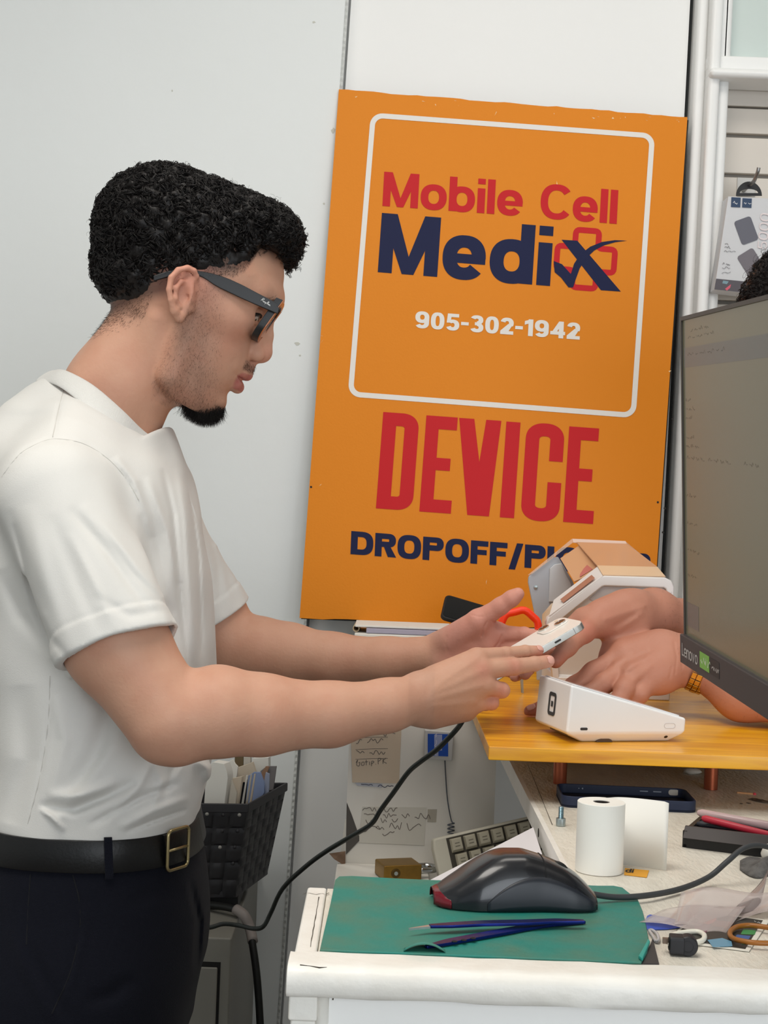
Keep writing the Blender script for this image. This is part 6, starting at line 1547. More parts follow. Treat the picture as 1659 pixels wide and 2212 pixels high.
obj('far_rib', prism([p+[0, -.004, 0] for p in polyp([(1185, 1300), (1187, 1228), (1197, 1219), (1212, 1217), (1222, 1240), (1234, 1262), (1234, 1300)], df)], (0, .004, 0)), mat('machine_rib', (198, 200, 202), .45), mach, bevel=.001)
obj('screw', lathe([(.0001, 0), (.0032, 0), (.003, .0012), (.0001, .0018)], P(1157, 1269, df), (0, -1, 0), 16), zinc, mach)
def quad(nm, pts, m_, t=.0018, par=mach):
    p = [P(*q) for q in pts]; n_ = np.cross(p[1]-p[0], p[3]-p[0]); n_ /= np.linalg.norm(n_); return obj(nm, prism(p, n_*t), m_, par, bevel=.0003)
quad('slanted_rail', [(1186, 1330, dn), (1196, 1296, dn+.04), (1290, 1224, dn+.04), (1302, 1244, dn)], mwh, .003)
wq = [(1209, 1296, dn+.02), (1216, 1303, dn+.008), (1284, 1250, dn+.008), (1277, 1243, dn+.02)]
obj('window_strip', prism([P(*q)+[0, -.0045, .001] for q in wq], (0, .001, 0)), mat('machine_window', (172, 112, 84), .2), mach)
quad('front_lip', [(1302, 1244, dn+.001), (1437, 1247, dn+.001), (1420, 1227, dn+.04), (1290, 1224, dn+.04)], peach2)
quad('top_panel', [(1290, 1224, dn+.04), (1420, 1227, dn+.04), (1354, 1176, df), (1244, 1172, df)], peach)
quad('inner_panel', [(1210, 1206, df-.01), (1254, 1176, df-.01), (1310, 1226, dn+.045), (1240, 1256, dn+.06)], mat('machine_tan_reflection', (212, 160, 118), .4))  # tan carries the sign's reflected orange in its colour
pkm = mat('machine_pink', (196, 112, 104), .35)
quad('pink_mark', [(1253, 1236, df-.075), (1268, 1220, df-.072), (1280, 1229, df-.09), (1252, 1246, df-.09)], pkm, .0006)
quad('pink_mark', [(1256, 1191, df-.012), (1268, 1196, df-.02), (1284, 1221, df-.07), (1274, 1212, df-.06)], pkm, .0006)
quad('top_rim', [(1150, 1240, df-.004), (1238, 1172, df-.004), (1236, 1165, df+.004), (1141, 1243, df+.004)], clear, .001)
quad('top_rim', [(1238, 1173, df-.004), (1356, 1178, df-.004), (1351, 1170, df+.004), (1236, 1165, df+.004)], mat('machine_rim', (236, 206, 190), .25, alpha=.75), .0012)
quad('cover_side', [(1356, 1178, df-.002), (1422, 1228, dn+.04), (1440, 1247, dn), (1352, 1170, df+.003)], clear, .001)
quad('inner_box', [(1215, 1330, dn+.03), (1440, 1330, dn+.03), (1440, 1470, dn+.03), (1215, 1470, dn+.03)], peach2, .06)
gq = [P(1208, 1310, dn+.05), P(1190, 1312, dn+.06), P(1168, 1330, dn+.05), P(1176, 1362, dn+.02)]
obj('feed_tray', prism([P(1176, 1330, dn+.06), P(1196, 1306, dn+.06), P(1220, 1302, dn+.05), P(1192, 1334, dn+.03), P(1182, 1372, dn+.03), P(1174, 1372, dn+.05)], (0, .03, 0)), peach2, mach, bevel=.002)
obj('foot_rail', box(*sorted((P(1196, 1470, dn)[0], P(1450, 1470, dn)[0])), dn+.004, df+.006, ZB, P(1320, 1462, dn)[2]), mwh, mach, bevel=.002)
# scissors: orange handled, standing points down behind the hand
scis = empty('scissors', P(1122, 1480, 2.02)*[1, 1, 0]+[0, 0, ZB], 'bright orange red handled scissors standing behind the open palm', 'scissors')
rdm = mat('scissor_orange', (255, 62, 20), .4)
lp = [P(1122+41*math.cos(a)*1.0, 1357+(38 if math.sin(a) < 0 else 30)*math.sin(a)+2*math.sin(6*a), 2.02) for a in np.linspace(0, 2*PI, 40)]
obj('handle', tube(lp+lp[1:2], .0052, 12), rdm, scis, smooth=True)
lp2 = [P(1126+30*math.cos(a), 1424+30*math.sin(a), 2.03) for a in np.linspace(0, 2*PI, 36)]
obj('handle', tube(lp2+lp2[1:2], .0046, 12), rdm, scis, smooth=True)
for k in (0, 1):
    b0__ = P(1118+k*10, 1390, 2.024+k*.004); b1__ = P(1130-k*3, 1496, 2.024+k*.004); b1__[2] = ZB+.0005
    obj('blade', prism([b0__+[-.006, 0, 0], b0__+[.006, 0, 0], b1__+[.0008, 0, 0], b1__+[-.0008, 0, 0]], (0, .0016, 0)), zinc, scis)
# black phone leaning on the foot of the sign
bp_o = P(963, 1288, 2.50); bu = P(1058, 1316, 2.50)-bp_o; bl_ = np.linalg.norm(bu); bu /= bl_; bv = np.array([0, -.75, -.66]); bv -= bu*(bv@bu); bv /= np.linalg.norm(bv); bnn = np.cross(bu, bv); bnn = bnn if bnn[1] < 0 else -bnn
kz = (bp_o[2]-ZS-.002)/max(.2, -bv[2])
dp = empty('black_phone', bp_o+bu*.05+bv*.03, 'small black phone leaning against the bottom of the orange sign', 'phone')
cph = bp_o+bu*.042+bv*.028+np.array([0, 0, .004])
obj('body', prism(frame3(rrect(.084, .056, .009, 6), cph, bu, bv), -bnn*.008), mat('phone_case_black', (22, 22, 24), .5), dp, bevel=.0012)
obj('screen', prism(frame3(rrect(.078, .050, .006, 6), cph+bnn*.0001, bu, bv), bnn*.0004), mat('phone_screen_off', (10, 10, 12), .15), dp)
# papers on the shelf
def slab(nm, px0, px1, d0, d1, z, t, m_, label, cat, rot=0):
    x0, x1 = P(px0, 1360, (d0+d1)/2)[0], P(px1, 1360, (d0+d1)/2)[0]
    o = obj(nm, box(x0, x1, d0, d1, z, z+t), m_, bevel=min(.0008, t*.3)); return tag(o, label, cat)
slab('envelope', 792, 1010, 2.345, 2.46, ZS+.0006, .0075, mat('lavender_folder', (168, 164, 182), .6), 'grey lavender folder lying on the shelf under the white paper', 'folder')
slab('paper_stack', 768, 974, 2.352, 2.46, ZS+.0090, .0032, mat('folded_paper', (228, 226, 218), .7), 'folded white paper lying on the lavender folder on the shelf', 'paper')
tag(obj('paper_tube', lathe([(.004, 0), (.0055, 0), (.0055, .10), (.004, .10)], P(769, 1362, 2.36)*[1, 1, 0]+[0, .0, ZS+.0058], (.02, 1, 0), 20, closed=True), mat('kraft_paper', (190, 170, 140), .8), smooth=True), 'small rolled kraft paper at the left end of the shelf', 'paper roll')
tag(obj('black_cable', tube(smooth_path([P(1225, 1446, 2.235), P(1240, 1441, 2.24), P(1262, 1437, 2.24), P(1292, 1438, 2.235), P(1330, 1450, 2.22), P(1400, 1460, 2.2)], 6), .0032, 8), mat('cable_black', (24, 24, 25), .5), smooth=True), 'short black cable lying along the back of the orange board', 'cable')
# ---------------------------------------------------------------- notes and small things on the shelf unit
def onb(px, py, y=YBK): return on_y(px, py, y)
ink = mat('ink', (112, 104, 98), .8)
def note(name, pts, m_, label, cat, lines, t=.0006, ink_=ink):
    p = [onb(*q)-np.array([0, t+.0002, 0]) for q in pts]
    o = tag(obj(name, prism(p, (0, t, 0)), m_), label, cat)
    rs_ = []
    for i, (x0, y0, x1, y1, hgt, seed) in enumerate(lines):
        a_, b_ = onb(x0, y0), onb(x1, y1); rs_.append(g_ribbon(g_scrawl(int(np.hypot(x1-x0, y1-y0)/4.2), seed, .8), a_, b_-a_, onb(x0, y0-hgt)-a_, np.array([0, -t-.0005, 0]), .0009))
    if rs_: obj('handwriting', join(*rs_), ink_, o)
    return o
tan = mat('tan_note', (205, 188, 166), .8, var=.2, vscale=12, vrgb=(190, 172, 150)); pale = mat('pale_note', (205, 202, 192), .8, var=.3, vscale=10, vrgb=(188, 184, 172))
n1 = note('paper_note', [(757, 1560), (868, 1556), (862, 1692), (761, 1690)], tan, 'tan handwritten note taped high on the white back board', 'note',
     [(800, 1590, 864, 1588, 13, 1), (769, 1606, 838, 1603, 12, 2), (770, 1632, 838, 1628, 12, 3)])
lt_ = np.array([0, -.0011, 0])
obj('handwriting', g_ribbon([(0, .5), (.06, .9), (.02, .2), (.1, .0), (.13, .5), (.08, .45), None, (.2, .5), (.18, .1), (.27, .1), (.26, .5), (.2, .5), None, (.34, .8), (.34, 0), None, (.29, .5), (.4, .5), None, (.45, .5), (.45, 0), None, (.52, -.2), (.52, .5), (.6, .4), (.52, .15), None, (.65, 0), (.66, .05), None, (.74, 0), (.74, .8), (.84, .7), (.74, .4), None, (.9, 0), (.9, .8), None, (1, .8), (.9, .4), (1.02, 0)], onb(769, 1655), onb(834, 1649)-onb(769, 1655), onb(769, 1640)-onb(769, 1655), lt_, .0009), ink, n1)
obj('rule_line', join(*[g_ribbon([(0, 0), (.5, .05), (1, 0)], onb(768, y), onb(838, y-2)-onb(768, y), onb(768, y-10)-onb(768, y), lt_, .0006) for y in (1594, 1619, 1640)]), ink, n1)
note('paper_note', [(783, 1742), (921, 1744), (916, 1826), (775, 1820)], pale, 'pale handwritten note taped low on the white back board', 'note',
     [(783, 1752, 860, 1754, 12, 5), (786, 1766, 905, 1768, 13, 6), (790, 1778, 850, 1778, 10, 7), (812, 1791, 900, 1792, 12, 8), (826, 1806, 852, 1804, 11, 9), (784, 1796, 800, 1794, 10, 10)])
note('printed_card', [(766, 1690), (826, 1693), (825, 1701), (772, 1697)], mat('card_grey', (178, 180, 188), .6), 'small printed card peeping out below the tan note', 'card', [(780, 1697, 818, 1699, 5, 11)], .0004, mat('print_navy', (50, 54, 78), .7))
tag(obj('tape', prism([onb(924, 1748)-np.array([0, .0006, 0]), onb(944, 1748)-np.array([0, .0006, 0]), onb(942, 1776)-np.array([0, .0006, 0]), onb(923, 1775)-np.array([0, .0006, 0])], (0, .0003, 0)), mat('yellowed_tape', (196, 190, 176), .3, alpha=.6)), 'strip of yellowed tape right of the pale note', 'tape')
tag(obj('dark_card', prism([onb(749, 1733)-np.array([0, .0012, 0]), onb(760, 1760)-np.array([0, .0012, 0]), onb(776, 1806)-np.array([0, .0012, 0]), onb(776, 1816)-np.array([0, .0012, 0]), onb(747, 1846)-np.array([0, .0012, 0])], (0, .001, 0)), mat('dark_card', (84, 80, 76), .8)), 'dark torn card at the left edge of the back board', 'card')
tag(obj('brown_card', prism([P(711, 1844, 2.005), P(746, 1839, 2.015), P(746, 1871, 2.015), P(722, 1856, 2.005)], (0, .0015, 0)), mat('brown_card', (124, 100, 82), .85)), 'brown cardboard corner sticking out left of the white shelf unit', 'card')
# small switch box with blue face
bxo = empty('switch_box', onb(949, 1608), 'small grey framed box with blue face and a coiled wire', 'box')
c1_, c2_, c3_, c4_ = [onb(*q) for q in ((917, 1574), (980, 1579), (976, 1641), (915, 1637))]
obj('case', prism([p-np.array([0, .012, 0]) for p in (c1_, c2_, c3_, c4_)], (0, .0118, 0)), mat('box_grey', (190, 190, 188), .45), bxo, bevel=.0015)
ci = [onb(*q, YBK-.0123) for q in ((924, 1585), (968, 1586), (968, 1634), (924, 1632))]
obj('blue_face', prism(ci, (0, -.0006, 0)), mat('label_blue', (0, 70, 170), .4), bxo)
obj('face_stripe', prism([onb(*q, YBK-.0130) for q in ((938, 1587), (955, 1587), (955, 1621), (947, 1622), (947, 1633), (938, 1633))], (0, -.0003, 0)), mat('label_grey', (150, 160, 196), .5), bxo)
obj('face_lettering', g_ribbon(g_scrawl(18, 31, .7), onb(944, 1632, YBK-.0134), onb(944, 1588, YBK-.0134)-onb(944, 1632, YBK-.0134), onb(938, 1632, YBK-.0134)-onb(944, 1632, YBK-.0134), np.array([0, -.0001, 0]), .0006), mat('label_white', (216, 216, 226), .5), bxo)
wr = [onb(961, 1640, YBK-.006), onb(963, 1680, YBK-.004), onb(967, 1730, YBK-.004), onb(975, 1772, YBK-.005)]
for k in range(26):
    a = k*.75; wr.append(onb(974+7*math.cos(a), 1778+k*.95, YBK-.010+.006*math.sin(a)))
obj('coiled_wire', tube(smooth_path(wr, 3), .0009, 6), mat('wire_grey', (74, 80, 88), .5), bxo, smooth=True)
# padlock on the ledge
brs = mat('brass', (150, 116, 52), .38, metal=.75, var=.4, vscale=40, vrgb=(110, 84, 40))
pk = onz(850, 1898, ZL); pk = np.array([pk[0], 1.95, ZL]); pa = np.array([.955, .30, 0]); pa /= np.linalg.norm(pa); pb_ = np.array([-pa[1], pa[0], 0])
pad = empty('padlock', pk, 'brass padlock lying on the ledge of the shelf unit', 'padlock')
pcn = pk+pa*.006+np.array([0, 0, .0105])
obj('body', obox(pcn, pa*.026, pb_*.021, np.array([0, 0, .0100])), brs, pad, bevel=.002, seg=3)
obj('keyway', lathe([(.0001, 0), (.0062, 0), (.0062, .0006), (.0052, .0010), (.0001, .0010)], pcn-pb_*.0211-pa*.010, -pb_, 24), mat('brass_dark', (96, 74, 36), .4, metal=.7), pad)
obj('key_plug', lathe([(.0001, 0), (.0026, 0), (.0026, .0006), (.0001, .0006)], pcn-pb_*.0221-pa*.010, -pb_, 18), zinc, pad)
skl = [pcn+pa*.024+pb_*.012, pcn+pa*.040+pb_*.012]+[pcn+pa*(.040+.012*math.sin(t))+pb_*.012*math.cos(t) for t in np.linspace(.2, PI-.2, 9)]+[pcn+pa*.040-pb_*.012, pcn+pa*.024-pb_*.012]
obj('shackle', tube(smooth_path(skl, 3), .0042, 12), mat('chrome', (190, 192, 192), .15, metal=1), pad, smooth=True)
# beige keyboard stood on its edge
ko = P(961, 1808, 1.955); kx = P(1149, 1764, 1.985)-ko; kx /= np.linalg.norm(kx); ky = np.array([.0, -.24, -1.0]); ky -= kx*(ky@kx); ky /= np.linalg.norm(ky); kn_ = np.cross(kx, ky); kn_ = kn_ if kn_[1] < 0 else -kn_
kb = empty('keyboard', ko+kx*.05+ky*.06, 'old beige keyboard stood on its edge behind the white card', 'keyboard')
kbe = mat('keyboard_beige', (206, 202, 186), .55); kke = mat('key_beige', (186, 180, 160), .5); kdk = mat('keyboard_gap', (70, 66, 58), .8); kpr = mat('key_print', (120, 114, 100), .7)
def K(u, v, n=0): return ko+kx*u+ky*v+kn_*n
obj('case', prism([K(-.016, -.001, -.014), K(.150, -.001, -.014), K(.150, .118, -.014), K(-.018, .118, -.014), K(-.019, .012, -.014)], kn_*.016), kbe, kb, bevel=.003, seg=3)
obj('key_bed', prism([K(.0005, .002, .0021), K(.146, .002, .0021), K(.146, .112, .0021), K(.0005, .112, .0021)], kn_*.0004), kdk, kb)
kp = .0192
for r_ in range(5):
    for c_ in range(7):
        u0, v0 = .004+c_*kp+(.003 if r_ % 2 else 0), .004+r_*.0205
        b = [K(u0, v0, .0022), K(u0+kp*.88, v0, .0022), K(u0+kp*.88, v0+.0185, .0022), K(u0, v0+.0185, .0022)]; t_ = [K(u0+.0016, v0+.001, .0095), K(u0+kp*.78, v0+.001, .0095), K(u0+kp*.78, v0+.0150, .0095), K(u0+.0016, v0+.0150, .0095)]
        ky_o = obj('key', (np.array(b+t_), [[3, 2, 1, 0], [4, 5, 6, 7]]+[[k, (k+1) % 4, 4+(k+1) % 4, 4+k] for k in range(4)]), kke, kb, bevel=.0008)
        if r_ < 3 and c_ < 6: obj('key_legend', join(*[prism([K(u0+.005, v0+.006+q*.004, .0096), K(u0+.0115, v0+.006+q*.004, .0096), K(u0+.0115, v0+.0072+q*.004, .0096), K(u0+.005, v0+.0072+q*.004, .0096)], kn_*.0001) for q in (0, 1)]), kpr, ky_o)
# white card leaning between table and keyboard
wA, wB, wC = P(915, 1908, 1.36), P(1152, 1787, 1.485), P(1188, 1905, 1.325)
wcn = np.cross(wB-wA, wC-wA); wcn /= np.linalg.norm(wcn)
wcn = wcn if wcn[1] > 0 else -wcn
tag(obj('white_card', prism([wA, wB, onplane(1172, 1848, wA, wcn), wC, onplane(1100, 1960, wA, wcn), onplane(960, 1975, wA, wcn)], wcn*.0012), mat('white_card', (214, 210, 212), .6)), 'blank white card leaning against the table behind the mouse', 'card')
# ---------------------------------------------------------------- basket of papers on the grey cabinet
zR = H-.462; zBk = H-.6145
q1, q2, q3 = P(536, 1738, 2.30), P(620, 1692, 2.49), P(240, 1738, 2.27)
r1, r2, r3 = P(508, 1945, 2.33), P(577, 1890, 2.485), P(262, 1945, 2.30)
for q in (q1, q2, q3): q[2] = zR
for q in (r1, r2, r3): q[2] = zBk
q4, r4 = q3+(q2-q1), r3+(r2-r1)
bask = empty('basket', (r1+r4)/2, 'dark woven plastic basket full of papers and cards behind the man', 'basket')
bkm = mat('basket_black', (40, 39, 42), .5); bkd = mat('basket_inside', (30, 29, 30), .7)
def wall_grid(a, b, c, d, nu, nv, amp):           # woven face: top a->b, bottom c->d
    nrm = np.cross(b-a, c-a); nrm /= np.linalg.norm(nrm)
    if nrm[1] > 0: nrm = -nrm
    g = []; M_ = nu*6+1; N_ = nv*6+1
    for i in range(M_):
        row = []
        for j in range(N_):
            u, v = i/(M_-1), j/(N_-1); p = (a*(1-u)+b*u)*(1-v)+(c*(1-u)+d*u)*v
            cu, cv = int(min(nu-1, u*nu)), int(min(nv-1, v*nv)); fu, fv = u*nu-cu, v*nv-cv
            s_ = 1 if (cu+cv) % 2 else -1
            h = amp*(s_*math.sin(PI*fu)*.5+.5*math.sin(PI*fv)*-s_*0)+amp*.5*(abs(math.sin(PI*fv))**.4)*(abs(math.sin(PI*fu))**.4)
            if fu in (0.0,) or fv in (0.0,): h -= amp*.9
            row.append(p+nrm*h)
        g.append(row)
    return np.array(g)
dn_ = lambda a: a*np.array([1, 1, 0])
def shrink(p, t): return p
t0 = .075
def lerp(a, b, t): return a+(b-a)*t
F1 = [lerp(q3, r3, t0), lerp(q1, r1, t0), r3, r1]; F2 = [lerp(q1, r1, t0), lerp(q2, r2, t0), r1, r2]
obj('woven_front', sheet(wall_grid(F1[0], F1[1], F1[2], F1[3], 8, 5, .0022), .002, (0, 1, 0)), bkm, bask, auto=35)
obj('woven_side', sheet(wall_grid(F2[0], F2[1], F2[2], F2[3], 6, 9, .0014), .002, (-1, .2, 0)), bkm, bask, auto=35)
obj('rear_side', prism([q4, q2, r2, r4], (0, -.002, 0)), bkm, bask); obj('left_side', prism([q3, q4, r4, r3], (.002, 0, 0)), bkm, bask)
obj('bottom', prism([r1, r2, r4, r3], (0, 0, .003)), bkd, bask)
rimp = [q1, q2, q4, q3]
def rim_ring(z0, z1, out): 
    c = sum(rimp)/4; o = [c+(p-c)*(1+out)+[0, 0, z0] for p in rimp]; i_ = [c+(p-c)*(1-.03)+[0, 0, z0] for p in rimp]; return ringprism(o, i_, (0, 0, z1-z0))
obj('rim', rim_ring(-.013, .0012, .012), bkm, bask, bevel=.0015, seg=2)
c_b = [r1, r2, r4, r3]; cc = sum(c_b)/4
obj('base_rim', ringprism([cc+(p-cc)*1.012+[0, 0, -.001] for p in c_b], [cc+(p-cc)*.9+[0, 0, -.001] for p in c_b], (0, 0, .011)), bkm, bask, bevel=.0015)
stud = mat('stud_pale', (150, 148, 142), .4)
for (x, y) in ((447, 1757), (482, 1759), (517, 1759), (442, 1794), (480, 1794), (513, 1794), (440, 1829), (475, 1829), (507, 1829), (436, 1861), (503, 1864)):
    a_ = F1[0]; n_ = np.cross(F1[1]-a_, F1[2]-a_); n_ /= np.linalg.norm(n_); n_ = n_ if n_[1] < 0 else -n_
    pt = onplane(x, y, a_, n_); obj('weave_knot', lathe([(.0001, .0015), (.0028, .0018), (.0030, .0030), (.0016, .0040), (.0001, .0042)], pt, n_, 12), stud if (x, y) in ((447, 1757), (517, 1759), (517, 1794), (475, 1829)) else bkm, bask, smooth=True)
# contents, each its own sheet
def sheetcard(nm, pts, d, t, m_, label, cat, tilt=0.0, d2=None):
    p = [P(x, y, d+(tilt*(1700-y)/100)) for x, y in pts]
    return tag(obj(nm, prism(p, (t*.3, t, 0)), m_, bevel=min(.0006, t*.3)), label, cat)
cw = mat('carton_white', (226, 224, 216), .6); cgrey = mat('card_stock', (196, 188, 174), .7); cbl = mat('blue_folder', (132, 148, 184), .6); cbr = mat('kraft_card', (150, 116, 92), .8); ccr = mat('cream_card', (206, 192, 172), .7)
sheetcard('carton', [(440, 1745), (446, 1660), (460, 1646), (484, 1650), (490, 1666), (492, 1680), (484, 1745)], 2.325, .022, cw, 'white paper carton standing at the left of the basket', 'carton')
sheetcard('index_card', [(492, 1742), (500, 1685), (511, 1712), (508, 1745)], 2.33, .004, cgrey, 'grey bent card beside the white carton in the basket', 'card')
sheetcard('index_card', [(498, 1682), (523, 1677), (514, 1742), (505, 1742), (511, 1714)], 2.345, .003, ccr, 'cream card with a slanted top in front of the blue folder', 'card')
for i, (x, lb) in enumerate(((517, 'first'), (526, 'second'), (535, 'third'), (543, 'fourth'))):
    sheetcard('envelope', [(x-6, 1742), (x+6, 1676-i*1.5), (x+9, 1676-i*1.5), (x-1, 1742)], 2.35+i*.012, .002, (ccr, cw, cgrey, ccr)[i], '%s of the thin envelopes standing in a row in the basket, counted from the left' % lb, 'envelope').__setitem__('group', 'thin envelopes in the basket')
sheetcard('folder', [(530, 1738), (536, 1676), (548, 1668), (562, 1668), (570, 1690), (571, 1712), (556, 1738)], 2.41, .004, cbl, 'pale blue folder with a rounded cutout in the basket', 'folder')
sheetcard('folder_card', [(560, 1738), (574, 1668), (582, 1672), (580, 1720), (572, 1738)], 2.42, .003, mat('blue_grey_card', (150, 158, 178), .6), 'blue grey card right behind the pale blue folder', 'card')
sheetcard('kraft_card', [(566, 1712), (562, 1666), (576, 1655), (597, 1655), (590, 1706)], 2.45, .003, mat('dark_grey_card', (120, 116, 116), .7), 'dark grey card at the right end of the basket', 'card')
sheetcard('kraft_card', [(563, 1672), (574, 1655), (582, 1656), (570, 1690)], 2.444, .002, cbr, 'brown kraft card leaning on the dark grey card', 'card')
sheetcard('cream_wad', [(510, 1690), (512, 1658), (536, 1650), (545, 1646), (552, 1668), (530, 1690)], 2.46, .006, ccr, 'crumpled cream paper in the middle of the basket', 'paper')
sheetcard('white_box', [(541, 1700), (545, 1638), (580, 1636), (580, 1700)], 2.475, .010, cw, 'plain white box at the back of the basket', 'box')
sheetcard('torn_paper', [(486, 1700), (486, 1650), (503, 1640), (508, 1650), (514, 1656), (508, 1700)], 2.44, .003, mat('torn_white', (232, 228, 218), .8), 'torn white paper sticking up behind the carton', 'paper')
sheetcard('brown_box', [(506, 1690), (507, 1622), (525, 1622), (525, 1690)], 2.476, .008, mat('dark_kraft', (104, 88, 62), .8), 'dark brown slip at the back of the basket under the forearm', 'card')
sheetcard('pale_card', [(525, 1690), (526, 1630), (541, 1632), (541, 1690)], 2.476, .006, mat('warm_grey_card', (196, 190, 180), .7), 'warm grey card next to the plain white box', 'card')
# flat black slab under the basket, grey cabinet, cords
zCab = zBk-.022
dtop = onz(500, 2027, zCab)
cab_ = empty('grey_cabinet', (-.45, 2.4, 0), 'low grey metal cabinet in the shadow under the basket', 'cabinet')
cgm = mat('cabinet_grey', (128, 126, 118), .5); cgd = mat('cabinet_gap', (28, 27, 26), .9)
xR = dtop[0]; yF = dtop[1]
obj('body', box(-.80, xR, yF, YC-.006, .03, zCab), cgm, cab_, bevel=.003)
obj('plinth', box(-.79, xR-.01, yF+.02, YC-.01, 0, .03), cgd, cab_)
xd1 = onplane(472, 2090, (0, yF, 0), (0, 1, 0)); 
obj('door_gap', prism([(-.76, yF-.0006, .08), (xd1[0]+.003, yF-.0006, .08), (xd1[0]+.003, yF-.0006, xd1[2]+.008), (-.76, yF-.0006, xd1[2]+.008)], (0, .0005, 0)), cgd, cab_)
obj('door', box(-.757, xd1[0]-.001, yF-.006, yF-.0007, .083, xd1[2]+.001), cgm, cab_, bevel=.002)
tag(obj('black_slab', box(-.72, r1[0]+.004, r1[1]+.006, r2[1]-.008, zCab+.0003, zBk-.0012), mat('slab_black', (20, 20, 21), .6), bevel=.002), 'flat black slab between the basket and the grey cabinet', 'tray')
cblk = mat('cord_black', (20, 21, 20), .5)
thick = empty('power_cable', P(530, 2000, 2.32), 'thick black cable with a grey sleeve hanging beside the grey cabinet', 'cable')
tkp = smooth_path([np.array([xR-.06, 2.33, zCab+.010]), np.array([xR-.012, 2.30, zCab+.0125]), np.array([xR+.009, 2.285, zCab+.006]), np.array([xR+.019, 2.28, zCab-.012]), P(545, 2036, 2.26), P(555, 2110, 2.25), P(562, 2212, 2.25), P(566, 2330, 2.26), P(566, 2500, 2.28)], 8)
obj('cord', tube(tkp, .0058, 10), cblk, thick, smooth=True)
obj('sleeve', tube(smooth_path([np.array([xR-.006, 2.297, zCab+.0125]), np.array([xR+.009, 2.285, zCab+.006]), np.array([xR+.019, 2.28, zCab-.012]), P(546, 2034, 2.2605)], 6), .0082, 12), mat('sleeve_grey', (140, 132, 128), .5), thick, smooth=True)
thin = smooth_path([P(380, 2010, 2.13), P(450, 2004, 2.135), P(482, 1996, 2.14), P(515, 1999, 2.135), P(548, 2006, 2.11), P(569, 2001, 2.10), P(585, 1972, 2.10), P(611, 1919, 2.08), P(660, 1872, 2.04), P(706, 1838, 2.01), P(760, 1806, 1.98), P(802, 1780, 1.95), P(822, 1750, 1.94), P(850, 1712, 1.92), P(882, 1668, 1.90), P(910, 1644, 1.88), P(945, 1618, 1.86), P(985, 1577, 1.83), P(1000, 1556, 1.81), P(1010, 1538, 1.81), P(1030, 1526, 1.81), P(1060, 1522, 1.80)], 5)
tag(obj('thin_cord', tube(thin, .0033, 8), mat('cord_dark_green', (24, 30, 27), .45), smooth=True), 'thin black cord running from the orange board down past the shelf unit', 'cord')
# ---------------------------------------------------------------- hanging pack on the slatted panel
pk_o = empty('power_bank_pack', P(1600, 520, 2.64), 'grey blister pack with two power banks hanging from a hook', 'package')
fp = [P(1573, 424, 2.605), P(1705, 431, 2.605), P(1676, 640, 2.605), P(1543, 626, 2.605)]
pgm = mat('pack_grey', (206, 206, 208), .45); pex = np.array([0, .045, 0])
obj('carton', prism(fp, pex), pgm, pk_o, bevel=.001)
pu = (fp[1]-fp[0]); pul = np.linalg.norm(pu); pu /= pul; pv = (fp[3]-fp[0]); pvl = np.linalg.norm(pv); pv /= pvl
def PK(px, py): return onplane(px, py, fp[0]-np.array([0, .0008, 0]), np.array([0, 1.0, 0]))
def pp(nm, pts, m_, t=.0004): return obj(nm, prism([PK(*q) for q in pts], (0, -t, 0)), m_, pk_o)
pdk = mat('bank_grey', (98, 98, 108), .5); pbl = mat('pack_blue', (40, 62, 92), .5)
def rpoly(cx, cy, w__, h__, r__, ang):
    a = math.radians(ang); return [(cx+x*math.cos(a)-y*math.sin(a), cy+x*math.sin(a)+y*math.cos(a)) for x, y in rrect(w__, h__, r__, 5)]
pp('printed_bank', rpoly(1612, 498, 38, 54, 6, -20), pdk); pp('printed_bank', rpoly(1622, 567, 40, 52, 6, -32), mat('bank_grey_brown', (112, 106, 112), .5))
pp('blue_square', [(1580, 426), (1600, 427), (1599, 448), (1579, 447)], pbl); pp('blue_square', [(1604, 428), (1624, 429), (1623, 449), (1603, 448)], pbl)
pwh = mat('pack_white', (236, 236, 236), .5)
for x in (1583, 1607):
    obj('square_lettering', g_ribbon(g_scrawl(8, x, .6), PK(x, 441)+[0, -.0006, 0], PK(x+13, 442)-PK(x, 441), PK(x, 435)-PK(x, 441), np.array([0, -.0001, 0]), .0007), pwh, pk_o)
a0_, a1_, a2_ = PK(1656, 540), PK(1663, 462), PK(1636, 537)
obj('capacity_lettering', g_write('5000', a0_, a1_, a2_, np.array([0, -.0007, 0]), .12, .09, 1.0), mat('pack_rose_white', (226, 214, 214), .5), pk_o)
for i, (x0, y0, x1) in enumerate(((1566, 528, 1574), (1565, 536, 1580), (1564, 544, 1586), (1561, 572, 1570), (1560, 580, 1580), (1559, 592, 1586))):
    obj('pack_lettering', g_ribbon(g_scrawl(7, i+40, .7), PK(x0, y0)+[0, -.0005, 0], PK(x1, y0+1)-PK(x0, y0), PK(x0, y0-5)-PK(x0, y0), np.array([0, -.0001, 0]), .0007), mat('pack_print', (110, 110, 114), .6), pk_o)
pp('dark_band', [(1547, 602), (1680, 615), (1677, 639), (1543, 625)], mat('pack_band', (84, 78, 84), .5)); pp('pink_flash', [(1566, 624), (1579, 614), (1577, 622), (1570, 628)], mat('pack_pink', (214, 90, 110), .5), .0006); pp('blue_flash', [(1562, 606), (1574, 608), (1570, 614), (1560, 612)], mat('pack_teal', (120, 150, 160), .5), .0006)
tabm_ = mat('hang_tab_black', (30, 29, 30), .5)
tab_o = [(1590+28+28*math.cos(a), 423-31*math.sin(a)) for a in np.linspace(0, PI, 16)]
tab_i = [(1618+20*math.cos(a), 417-9*math.sin(a)) for a in np.linspace(0, PI, 16)]
yt = 2.628
